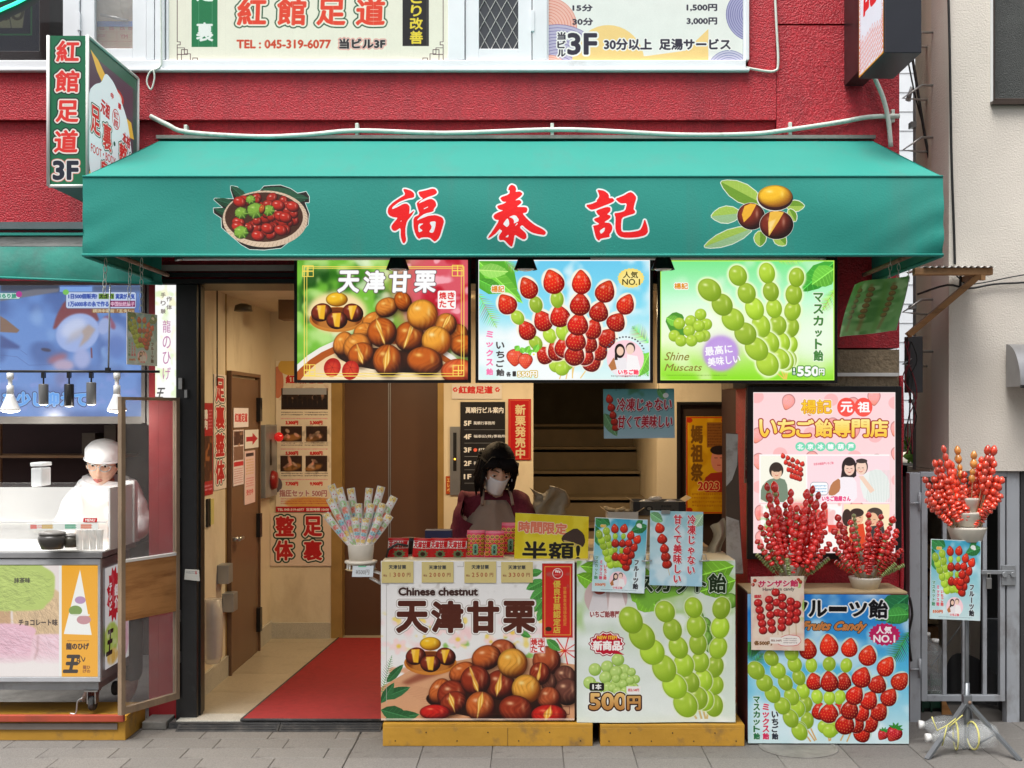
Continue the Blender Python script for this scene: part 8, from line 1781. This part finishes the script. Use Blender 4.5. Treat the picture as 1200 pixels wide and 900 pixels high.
for xx,yy in ((-60,yq + .05),(-60,.05),(104,.05)): o = ca.copy(); COL.objects.link(o); o.location = ca.location + V((PX(xx,yq) - PX(104,yq),yy - yq - .05,0))
# glass case on the cart
gz0,gz1 = PZ(645,yq) + .002,PZ(571,yq + .02)
gc = thing('acrylic_case','frosted acrylic case, glare added by emission, on top of the candy cart','display case',(PX(60,yq),yq + .02,gz0))
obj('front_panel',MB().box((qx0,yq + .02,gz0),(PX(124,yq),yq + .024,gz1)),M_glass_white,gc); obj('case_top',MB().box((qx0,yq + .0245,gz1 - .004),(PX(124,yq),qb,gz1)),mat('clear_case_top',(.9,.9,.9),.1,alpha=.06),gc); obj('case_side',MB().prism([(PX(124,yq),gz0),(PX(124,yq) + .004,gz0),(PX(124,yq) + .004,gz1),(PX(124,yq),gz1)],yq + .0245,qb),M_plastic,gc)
obj('inner_lip',MB().box((qx0,yq + .004,PZ(613,yq)),(PX(124,yq),yq + .008,PZ(611,yq))).box((PX(124,yq) + .005,yq + .02,gz0),(PX(124,yq) + .012,qb,PZ(572,yq))),M_white,gc)
tag(obj('white_stand_board',MB().box((PX(140,yq + .3),yq + .33,gz0),(PX(155,yq + .3),yq + .37,PZ(568,yq))),M_lampwhite),'tall white board standing on the right end of the candy cart','board')
o = sheet('menu_strip','print_menu_strip',(P(34,614,yq - .002),P(115,613,yq - .002),P(115,621,yq - .002),P(34,621,yq - .002)),back=.001); tag(o,'clear strip of small flavour labels on the acrylic case','label strip'); o = sheet('menu_label','print_menu_label',(P(98,607,yq - .002),P(114,607,yq - .002),P(113.5,612,yq - .002),P(97.5,612,yq - .002)),back=.001); tag(o,'tiny red MENU label on the acrylic case','label')
def tub(px,py,r,h,m,label,y=yq + .008,n=20): s_ = (DIST + y) / FPX; c = P(px,py,y); t = thing('round_tub',label,'tub',tuple(c)); obj('tub_body',MB().lathe([(r * .75 * s_,0),(r * s_,h * .45 * s_),(r * s_,h * .6 * s_),(r * .9 * s_,h * .8 * s_)],n,tuple(c + V((0,.03,0)))),m,t); obj('lid',MB().lathe([(r * .95 * s_,h * .8 * s_),(r * .95 * s_,h * .92 * s_),(r * .5 * s_,h * s_)],n,tuple(c + V((0,.03,0)))),mat('dark_lid',(.16,.15,.14),.4),t)
tub(58,644,16,21,mat('dark_tub',(.05,.045,.04),.3),'dark round tub in the acrylic case, front',yq - .09); tub(80,642,9,16,mat('dark_tub2',(.07,.065,.05),.3),'smaller dark tub behind the front one',yq - .06)
for i in range(4): tag(obj('clear_cup',MB().lathe([(.012,0),(.016,.085),(.0165,.088),(.014,.088)],12,tuple(P(93 + i * 8,644,yq - .06))),mat('cloudy_cup',(.75,.75,.72),.25,alpha=.55)),'cloudy plastic cup in a row of four on the candy cart','cup','row of four cups on the cart')
jr = thing('clear_jar','clear square jar with lid standing on top of the acrylic case','jar',tuple(P(48,570,yq + .1))); obj('jar_body',MB().box(tuple(P(36,570,yq + .08)),tuple(P(60,547,yq + .19))),mat('jar_plastic',(.85,.87,.88),.15,alpha=.6),jr,bevel=.006); obj('jar_lid',MB().box(tuple(P(35,546.5,yq + .078)),tuple(P(61,541,yq + .19))),mat('jar_lid',(.8,.82,.82),.3,alpha=.8),jr,bevel=.004); obj('jar_contents',MB().box(tuple(P(39,566,yq + .09)),tuple(P(57,552,yq + .18))),mat('grey_contents',(.35,.36,.37),.8,alpha=.7,var=.5,scale=60),jr)
# plinth under the cart
pz = PZ(843,-.30)
kp = thing('plywood_plinth','ochre plywood plinth with red and grey edging under the candy cart','plinth',(PX(60,-.3),-.3,0),'ochre plinths under the stalls')
obj('plinth_box',MB().box((PX(-80,-.3),-.30,.009),(PX(147,-.3),-.02,PZ(845,-.3))),M_yellow,kp,bevel=.002); obj('plinth_top',MB().box((PX(-80,-.3),-.28,PZ(845,-.3) + .001),(PX(147,-.3),-.02,PZ(840,-.3))),M_yellow,kp)
obj('red_edge',MB().box((PX(-80,-.31),-.325,PZ(846,-.32)),(PX(146,-.31),-.30 - .002,PZ(838,-.32))),mat('red_edge_board',(.38,.06,.03),.5,stain=((.2,.05,.03),9,.5,.8)),kp,bevel=.003); obj('metal_strip',MB().box((PX(-80,-.31),-.309,PZ(855,-.31)),(PX(137,-.31),-.302,PZ(848,-.31))),mat('grey_strip',(.22,.19,.17),.45,.3),kp)
tag(obj('kerb_stone',MB().box((PX(168,-.1),-.12,.009),(PX(196,-.1),.1,.045)),M_concrete,bevel=.004),'grey kerb stone at the doorstep left of the rubber ramp','kerb')
# wooden door with vinyl sheets, hinged on the black post
h0 = V((PX(206.5,-.03),-.03,0)); e0 = V((PX(138,-.35),-.35,0)); dz0,dz1 = PZ(838,-.35) ,PZ(465,-.35)
du = (e0 - h0); L = du.length; du.normalize(); dn = V((0,0,1)).cross(du).normalized()
wd = thing('wooden_screen_door','open narrow wooden door with scratched clear vinyl panes by the kiosk','door',(h0.x,h0.y,dz0))
def db(name,a0,a1,z0,z1,t0,t1,m,par=None):
 vs = []
 for z in (z0,z1):
  for a,t in ((a0,t0),(a1,t0),(a1,t1),(a0,t1)): p = h0 + du * a + dn * t; vs.append((p.x,p.y,z))
 return obj(name,MB().add(vs,[(0,3,2,1),(4,5,6,7),(0,1,5,4),(1,2,6,5),(2,3,7,6),(3,0,4,7)]),m,par or wd)
Mdw = mat('pale_door_wood',(.28,.20,.13),.6,var=.2,scale=4,stain=((.10,.07,.05),6,.5,.8,(1,1,.3)))
zA = PZ(655,-.2); zB = PZ(722,-.2)
db('stile',0,.022,dz0,dz1,0,.022,Mdw); db('stile',L - .024,L,dz0,dz1,0,.022,Mdw); db('rail',.022,L - .024,dz1 - .014,dz1,0,.022,Mdw); db('rail',.022,L - .024,dz0,dz0 + .03,0,.022,Mdw); db('middle_panel',.022,L - .024,zB,zA,.002,.020,M_woodpale)
db('rail',.022,L - .024,zA,zA + .012,0,.022,M_white); db('pane',.022,L - .024,zA + .013,dz1 - .015,.009,.012,M_sheet); db('pane',.022,L - .024,dz0 + .031,zB - .001,.009,.012,M_sheet)

# ------------------------------------------------------------------ opposite side of the street (behind the camera)
for i,(x,w,h,m) in enumerate(((-9,5.6,6,M_offwhite),(-3,6.2,7,M_offwhite2),(3.4,6.4,6,M_beige_stucco),(9.8,6,8,M_offwhite))):
 t = thing('street_building',('low white','buff two-storey','brown stucco','tall white')[i] + ' building across the street behind the camera','building',(x + w / 2,-14,0))
 obj('wall',MB().box((x,-18,0),(x + w - .1,-13.5,h)),m,t)
 for fz in range(int(h / 3)):
  for k in range(3): wq = obj('window',MB().box((x + .6 + k * 1.8,-13.5,1 + fz * 3),(x + 1.8 + k * 1.8,-13.46,2.4 + fz * 3)),M_bronze,t); obj('pane',MB().box((x + .66 + k * 1.8,-13.459,1.06 + fz * 3),(x + 1.74 + k * 1.8,-13.45,2.34 + fz * 3)),M_dkglass,wq)

# ------------------------------------------------------------------ lamps that are lit, and added lights
def point(name,loc,e,r,col,par=None,typ='POINT',size=None):
 d = bpy.data.lights.new(name,typ); d.energy = e; d.color = col
 if typ == 'AREA': d.shape = 'RECTANGLE'; d.size,d.size_y = size
 else: d.shadow_soft_size = r
 o = bpy.data.objects.new(name,d); COL.objects.link(o); o.location = loc; return o
clp = obj('passage_ceiling_lamp',MB().box((-.95,.9,CZ - .03),(-.35,1.1,CZ - .001)),mat('warm_diffuser',(.8,.75,.6),.4,emit=((1,.72,.36),3.0))); tag(clp,'warm rectangular ceiling lamp of the passage behind the lightboxes','ceiling lamp')
fill_lamp = obj('passage_ceiling_lamp',MB().box((.2,1.2,CZ - .03),(.6,1.35,CZ - .001)),MATS['warm_diffuser']); tag(fill_lamp,'second warm ceiling lamp, unseen, added to brighten the stair side','ceiling lamp')  # unseen fixture added to brighten the right of the passage
point('passage_lamp_light',(-.65,1.0,CZ - .05),11.0,.1,(1,.74,.44),typ='AREA',size=(.6,.2)); point('passage_lamp_light',(.4,1.27,CZ - .05),9.0,.1,(1,.74,.44),typ='AREA',size=(.4,.15))  # the second light is added to brighten the stair side
point('cart_lamp_light',(PX(12,yl),yl,PZ(490,yl)),1.2,.03,(1,.92,.8)); point('cart_lamp_light',(PX(137,yl),yl,PZ(490,yl)),1.2,.03,(1,.92,.8))
o = point('case_light',(PX(40,0),-.12,gz0 + .2),2.2,.05,(1,.96,.9))  # point light inside the acrylic case, with no lamp body
# ------------------------------------------------------------------ people
from mathutils import noise
def skin_body(name,joints,edges,m,parent,sub=2,wrinkle=0):
 """one continuous surface grown over a posed skeleton; joints: name -> (point, radius or (rx, ry))"""
 names = list(joints); me = bpy.data.meshes.new(name); base = wloc(parent)
 me.from_pydata([V(joints[k][0]) - base for k in names],[(names.index(a),names.index(b)) for a,b in edges],[])
 o = bpy.data.objects.new(name,me); COL.objects.link(o); o.parent = parent
 sk = o.modifiers.new('skin','SKIN'); me.skin_vertices or None
 for i,k in enumerate(names):
  r = joints[k][1]; me.skin_vertices[0].data[i].radius = r if isinstance(r,tuple) else (r,r)
 me.skin_vertices[0].data[0].use_root = True
 sk.use_smooth_shade = True
 s = o.modifiers.new('sub','SUBSURF'); s.levels = s.render_levels = sub
 dg = bpy.context.evaluated_depsgraph_get(); dg.update(); m2 = bpy.data.meshes.new_from_object(o.evaluated_get(dg)); o.modifiers.clear(); o.data = m2
 m2.materials.clear(); m2.materials.append(m)
 for p in m2.polygons: p.use_smooth = True
 if wrinkle:
  for v_ in m2.vertices: q = v_.co * 1.0; v_.co += v_.normal * wrinkle * (noise.noise(V((q.x * 9,q.y * 9,q.z * 17))) + .6 * noise.noise(V((q.x * 26 + q.z * 8,q.y * 20,q.z * 30))))
 return o
def head_mesh(c,yaw,pitch,roll,s=1.0):
 """sculpted head: lat-long surface with brow, sockets, nose, lips and jaw; c is the head centre"""
 rot = (Matrix.Rotation(yaw,3,'Z') @ Matrix.Rotation(pitch,3,'X') @ Matrix.Rotation(roll,3,'Y')); mb = MB(); nu,nv = 64,48; vs = []
 g = lambda x,y,cx,cy,sx,sy: math.exp(-((x - cx) / sx) ** 2 - ((y - cy) / sy) ** 2)
 for j in range(nv + 1):
  for i in range(nu):
   th = 2 * PI * i / nu; ph = PI * j / nv; d = V((math.sin(ph) * math.sin(th),-math.sin(ph) * math.cos(th),math.cos(ph)))
   x,z = d.x,d.z; r = V((.074,.094,.112)); p = V((d.x * r.x,d.y * r.y,d.z * r.z))
   if z < 0: k = 1 - .34 * min(1,-z) ** 1.6; p.x *= k; p.y *= 1 - .18 * (-z) ** 2
   f = max(0,-d.y)                                         # frontness
   if d.y < 0:
    ax = abs(x)
    p.y -= f * (.020 * g(ax,z,0,-.16,.13,.22) + .010 * g(ax,z,0,-.27,.17,.09) + .006 * g(ax,z,.25,.22,.25,.08) + .008 * g(ax,z,0,-.58,.22,.07) + .007 * g(ax,z,0,-.83,.2,.12) + .006 * g(ax,z,.5,-.2,.2,.2))
    p.y += f * (.011 * g(ax,z,.38,.05,.16,.11) + .005 * g(ax,z,0,-.68,.3,.04) + .004 * g(ax,z,0,-.5,.25,.04))
   vs.append(rot @ (p * s) + c)
 mb.add(vs,[(j * nu + i,j * nu + (i + 1) % nu,(j + 1) * nu + (i + 1) % nu,(j + 1) * nu + i) for j in range(nv) for i in range(nu)][::1],None,True)
 mb.f = [f[::-1] for f in mb.f]
 L = lambda x,y,z: rot @ (V((x,y,z)) * s) + c
 for sx in (1,-1): mb.blob(L(sx * .074,.012,-.012),(.010 * s,.018 * s,.030 * s),10,8,rot=rot)
 return mb,L,rot
def hand(joints,edges,wrist,dirv,side,pre,spread=V((1,0,0)),r0=.0085):
 d = dirv.normalized(); sp = (spread - d * spread.dot(d)).normalized(); nrm = d.cross(sp)
 palm = wrist + d * .045; joints[pre + 'palm'] = (palm,(.030,.016)); edges.append((pre + 'wrist',pre + 'palm'))
 for i,(o_,l_) in enumerate(((-.030,.062),(-.010,.072),(.010,.068),(.029,.054))):
  k = palm + d * .040 + sp * o_; a = k + (d * .8 - nrm * .35) * l_ * .5; b = a + (d * .55 - nrm * .65) * l_ * .5
  for q,p_,r in (('k',k,r0 * 1.1),('a',a,r0),('b',b,r0 * .8)): joints[pre + q + str(i)] = (p_,r)
  edges += [(pre + 'palm',pre + 'k%d' % i),(pre + 'k%d' % i,pre + 'a%d' % i),(pre + 'a%d' % i,pre + 'b%d' % i)]
 t0 = palm - sp * .030 * side - d * .015; t1 = t0 - sp * .022 * side + d * .025; joints[pre + 't0'] = (t0,.011); joints[pre + 't1'] = (t1,.009); joints[pre + 't2'] = (t1 + d * .022 - nrm * .012,.0075); edges += [(pre + 'palm',pre + 't0'),(pre + 't0',pre + 't1'),(pre + 't1',pre + 't2')]

def person(label,root,J,hd,top_m,trouser_m,hands_dir,loc_z):
 t = thing('person',label,'person',(J['pelvis'][0],J['pelvis'][1],loc_z))
 v = {k: V(p) for k,p in J.items()}
 # body: legs, trunk, neck, arms, hands in one surface, joined with the head
 j = {'pelvis': (v['pelvis'],(.13,.10)),'waist': (v['waist'],(.12,.09)),'chest': (v['chest'],(.12,.085)),'neck0': (v['neck'],.058),'neck1': (v['head'] + V((0,.02,-.07)),.050)}
 e = [('pelvis','waist'),('waist','chest'),('chest','neck0'),('neck0','neck1')]
 for s_,sg in (('l',-1),('r',1)):
  j[s_ + 'sh'] = (v[s_ + 'sh'],.040); j[s_ + 'el'] = (v[s_ + 'el'],.034); j[s_ + 'wrist'] = (v[s_ + 'wr'],(.026,.021)); e += [('chest',s_ + 'sh'),(s_ + 'sh',s_ + 'el'),(s_ + 'el',s_ + 'wrist')]
  hand(j,e,v[s_ + 'wr'],hands_dir[s_],sg,s_)
  hip = v['pelvis'] + V((sg * .09,0,-.06)); kn = V((hip.x,hip.y - .02,(hip.z + loc_z) / 2)); an = V((hip.x,hip.y + .02,loc_z + .08)); j[s_ + 'hip'] = (hip,.085); j[s_ + 'kn'] = (kn,.055); j[s_ + 'an'] = (an,.038); j[s_ + 'toe'] = (V((an.x,an.y - .14,loc_z + .035)),.030)
  e += [('pelvis',s_ + 'hip'),(s_ + 'hip',s_ + 'kn'),(s_ + 'kn',s_ + 'an'),(s_ + 'an',s_ + 'toe')]
 body = skin_body('body',j,e,M_skin,t,1)
 hm,L,rot = head_mesh(v['head'],*hd)
 ho = obj('head',hm,M_skin,t)
 bm = bmesh.new(); bm.from_mesh(body.data); bm.from_mesh(ho.data); bm.to_mesh(body.data); bm.free(); bpy.data.objects.remove(ho)
 for p in body.data.polygons: p.use_smooth = True
 # clothes: upper garment and trousers follow the limbs
 k = {'waist': (v['pelvis'] + V((0,0,.02)),(.155,.125)),'mid': (v['waist'],(.150,.115)),'chest': (v['chest'],(.168,.125)),'neck0': (v['neck'] + V((0,0,-.012)),(.066,.066))}
 e2 = [('waist','mid'),('mid','chest'),('chest','neck0')]
 for s_,sg in (('l',-1),('r',1)):
  k[s_ + 'sh'] = (v[s_ + 'sh'],.084); k[s_ + 'm'] = ((v[s_ + 'sh'] + v[s_ + 'el']) / 2,.080); k[s_ + 'el'] = (v[s_ + 'el'],.070); k[s_ + 'f'] = ((v[s_ + 'el'] + v[s_ + 'wr']) / 2,.048); k[s_ + 'cuff'] = (v[s_ + 'el'] * .1 + v[s_ + 'wr'] * .9,.035)
  e2 += [('chest',s_ + 'sh'),(s_ + 'sh',s_ + 'm'),(s_ + 'm',s_ + 'el'),(s_ + 'el',s_ + 'f'),(s_ + 'f',s_ + 'cuff')]
 skin_body('top',k,e2,top_m,t,3,.011)
 q = {'p': (v['pelvis'],(.16,.125))}; e3 = []
 for s_,sg in (('l',-1),('r',1)):
  hip = v['pelvis'] + V((sg * .095,0,-.08)); q[s_ + 'h'] = (hip,.10); q[s_ + 'k'] = (V((hip.x,hip.y - .02,(hip.z + loc_z) / 2)),.07); q[s_ + 'a'] = (V((hip.x,hip.y + .02,loc_z + .1)),.055); e3 += [('p',s_ + 'h'),(s_ + 'h',s_ + 'k'),(s_ + 'k',s_ + 'a')]
 skin_body('trousers',q,e3,trouser_m,t,1)
 return t,L,rot
def face(t,L,rot,s,mouth_open=False,eyes=True):
 if eyes:
  for sx in (1,-1):
   obj('eye',MB().blob(L(sx * .029,-.081,.004),(.0125 * s,.008 * s,.0065 * s),12,8,rot=rot),mat('eye_white',(.6,.58,.55),.2),t); obj('iris',MB().blob(L(sx * .029,-.0885,.002),(.0058 * s,.003 * s,.0056 * s),10,6,rot=rot),mat('dark_iris',(.015,.01,.008),.15),t)
   obj('eyelid',MB().tube([L(sx * .014,-.089,.009),L(sx * .029,-.0925,.0125),L(sx * .044,-.084,.008)],.0028 * s,6),M_skin,t)
   obj('eyebrow',MB().tube([L(sx * .012,-.097,.026),L(sx * .029,-.096,.032),L(sx * .048,-.082,.027)],[.002 * s,.0034 * s,.0012 * s],6),M_hair,t)
 lm = mat('lips',(.42,.12,.10),.45)
 obj('lips',MB().tube([L(-.023,-.091,-.066),L(-.010,-.101,-.062),L(0,-.103,-.064),L(.010,-.101,-.062),L(.023,-.091,-.066)],[.0015 * s,.0045 * s,.004 * s,.0045 * s,.0015 * s],8).tube([L(-.020,-.091,-.070),L(0,-.101,-.0745),L(.020,-.091,-.070)],[.0015 * s,.006 * s,.0015 * s],8),lm,t)
# woman behind the counter
yw = .34
hw_ = P(582,549,yw - .04)
J = dict(pelvis=(P(576,700,yw + .1).x,yw + .12,.84),waist=tuple(P(577,655,yw + .08)),chest=tuple(P(580,612,yw + .03)),neck=tuple(P(580,578,yw + .03)),head=tuple(hw_),lsh=tuple(P(548,592,yw + .03)),rsh=tuple(P(609,590,yw + .03)),lel=tuple(P(542,640,yw - .02)),rel=tuple(P(622,630,yw - .06)),lwr=tuple(P(577,660,yw - .28)),rwr=tuple(P(610,657,yw - .30)))
J['pelvis'] = tuple(J['pelvis'])
wo,Lw,Rw = person('woman in a maroon top and taupe apron, masked, bending behind the counter',None,J,(R(14),R(24),R(6),1.04),M_maroon,mat('dark_trousers',(.02,.02,.025),.8),dict(l=V((.7,-.5,-.25)),r=V((-.3,-.8,-.3))),FZ)
face(wo,Lw,Rw,1.04)
# mask
mm = MB().grid(lambda u,v: Lw((u - .5) * .125 * (1 - .25 * v),-.118 + .26 * (u - .5) ** 2 * 1.2 + .018 * v - .0 * math.sin(PI * v) - .006 * math.sin(PI * v),-.008 - .088 * v),14,10,True,False)
o = obj('face_mask',mm,M_whitecloth,wo); so = o.modifiers.new('thick','SOLIDIFY'); so.thickness = .003
obj('mask_loop',MB().tube([Lw(-.06,-.085,-.02),Lw(-.078,-.01,-.005)],.0015,5).tube([Lw(.06,-.085,-.02),Lw(.078,-.01,-.005)],.0015,5),M_whitecloth,wo)
# hair: cap with fringe, side locks
rg = random.Random(4)
hm = MB(); nu,nv = 40,22
def hp(i,j):
 th = 2 * PI * i / nu; ph = (.62 * PI) * j / nv; d = V((math.sin(ph) * math.sin(th),-math.sin(ph) * math.cos(th),math.cos(ph))); w = 1 + .02 * math.sin(th * 17 + j)
 fr = max(0,-d.y) ** 2; k = 1.0
 if d.y < -.35 and d.z < .36: d = V((d.x,d.y,.36)); k = .97
 return Lw(d.x * .088 * w * k,d.y * .108 * w * k + .004,d.z * .126 * w + .003)
vs = [hp(i,j) for j in range(nv + 1) for i in range(nu)]; hm.add(vs,[(j * nu + i,(j + 1) * nu + i,(j + 1) * nu + (i + 1) % nu,j * nu + (i + 1) % nu) for j in range(nv) for i in range(nu)],None,True)
for k in range(70):
 th = rg.uniform(-2.2,2.2) + PI; a0 = V((math.sin(th) * .086,-math.cos(th) * .104,.01 + rg.uniform(-.02,.05))); ln = rg.uniform(.10,.145)
 hm.tube([Lw(*a0),Lw(a0.x * 1.06,a0.y * 1.02,a0.z - ln * .5),Lw(a0.x * .92,a0.y * .9 - .015,a0.z - ln)],[.013,.012,.003],6)
for k in range(34):
 x = -.062 + .124 * k / 33; sw_ = .022 * (1 if x > -.02 else -1); hm.tube([Lw(x * .8,-.070,.088),Lw(x + sw_ * .5,-.098 + 6 * x * x,.056),Lw(x * 1.15 + sw_,-.101 + 6 * (x + sw_ * .6) ** 2,.030 - abs(x + .02) * .35 + rg.uniform(-.008,.008))],[.006,.005,.001],5)
obj('hair',hm,M_hair,wo)
# apron: bib with straps, skirt
def apf(u,v):
 yo = yw - .115 - .02 * math.sin(PI * u) ; wd = (30 + 22 * min(1,v * 2.2)) ; px = 579 + (u - .5) * wd * 1.9 * (1 if v > .0 else .9) * (.62 + .38 * min(1,v * 2)); return P(px,586 + 94 * v,yo + .06 * abs(u - .5) * 2 + .03 * (1 - v) + .004 * math.sin(u * 20))
o = obj('apron',MB().grid(apf,18,16,True,False),M_apron,wo); so = o.modifiers.new('thick','SOLIDIFY'); so.thickness = .004
for px in (566,598): obj('apron_strap',MB().tube(smooth([P(px + (3 if px > 580 else -1),592,yw - .09),P(px,578,yw - .055),P(px - 1 if px < 580 else px - 4,570,yw + .0),P(583,566,yw + .1)]),.008,6),M_apron,wo)
# cook in the kiosk
yk_ = .30
hk = P(121,542,yk_ - .05)
J = dict(pelvis=(P(125,700,yk_).x,yk_ + .08,.86),waist=tuple(P(123,650,yk_ + .04)),chest=tuple(P(122,610,yk_ + .0)),neck=tuple(P(123,568,yk_ + .0)),head=tuple(hk),lsh=tuple(P(94,577,yk_)),rsh=tuple(P(152,578,yk_)),lel=tuple(P(78,618,yk_ - .08)),rel=tuple(P(163,622,yk_ - .04)),lwr=tuple(P(94,625,yk_ - .22)),rwr=tuple(P(138,632,yk_ - .2)))
co,Lc,Rc = person('cook in white cap, glasses and white shirt bent over the candy cart',None,J,(R(6),R(10),R(5),1.0),M_whitecloth,mat('grey_trousers',(.12,.12,.13),.8),dict(l=V((.5,-.6,-.4)),r=V((-.5,-.6,-.4))),.012)
face(co,Lc,Rc,.98)
cap = MB(); nu,nv = 40,14; vs = []
for j in range(nv + 1):
 for i in range(nu):
  th = 2 * PI * i / nu; ph = .5 * PI * j / nv; d = V((math.sin(ph) * math.sin(th),-math.sin(ph) * math.cos(th),math.cos(ph))); w = 1 + .018 * math.sin(th * 6 + j * .9) * math.sin(ph) + .012 * math.sin(th * 11 - j * 1.4) + .03 * math.sin(ph * 2); vs.append(Lc(d.x * .088 * w,d.y * .108 * w,.030 + (max(0,d.z) ** .8) * .086))
for i in range(nu): th = 2 * PI * i / nu; vs.append(Lc(math.sin(th) * .083,-math.cos(th) * .103,.018))
cap.add(vs,[(j * nu + i,(j + 1) * nu + i,(j + 1) * nu + (i + 1) % nu,j * nu + (i + 1) % nu) for j in range(nv + 1) for i in range(nu)],None,True)
o = obj('cap',cap,M_whitecloth,co)
obj('cap_band',MB().tube([Lc(math.sin(t_ / 20 * 2 * PI) * .086,-math.cos(t_ / 20 * 2 * PI) * .106,.020) for t_ in range(21)],.006,6,False),M_whitecloth,co)
obj('hair',MB().blob(Lc(0,.045,-.005),(.077,.062,.05),14,10,rot=Rc).blob(Lc(.070,-.022,.006),(.012,.02,.022),8,6,rot=Rc).blob(Lc(-.070,-.022,.006),(.012,.02,.022),8,6,rot=Rc),M_hair,co)
gl = MB()
for sx in (1,-1): gl.tube([Lc(sx * .031 + .024 * math.cos(a / 16 * 2 * PI),-.104 + .02 * abs(math.cos(a / 16 * 2 * PI)) * (1 if math.cos(a / 16 * 2 * PI) * sx > 0 else 0),-.004 + .017 * math.sin(a / 16 * 2 * PI)) for a in range(17)],.0026,5,False).tube([Lc(sx * .055,-.088,.002),Lc(sx * .076,-.01,.0)],.0014,5)
gl.tube([Lc(-.008,-.106,.0),Lc(.008,-.106,.0)],.0015,5); obj('glasses',gl,M_steel,co)
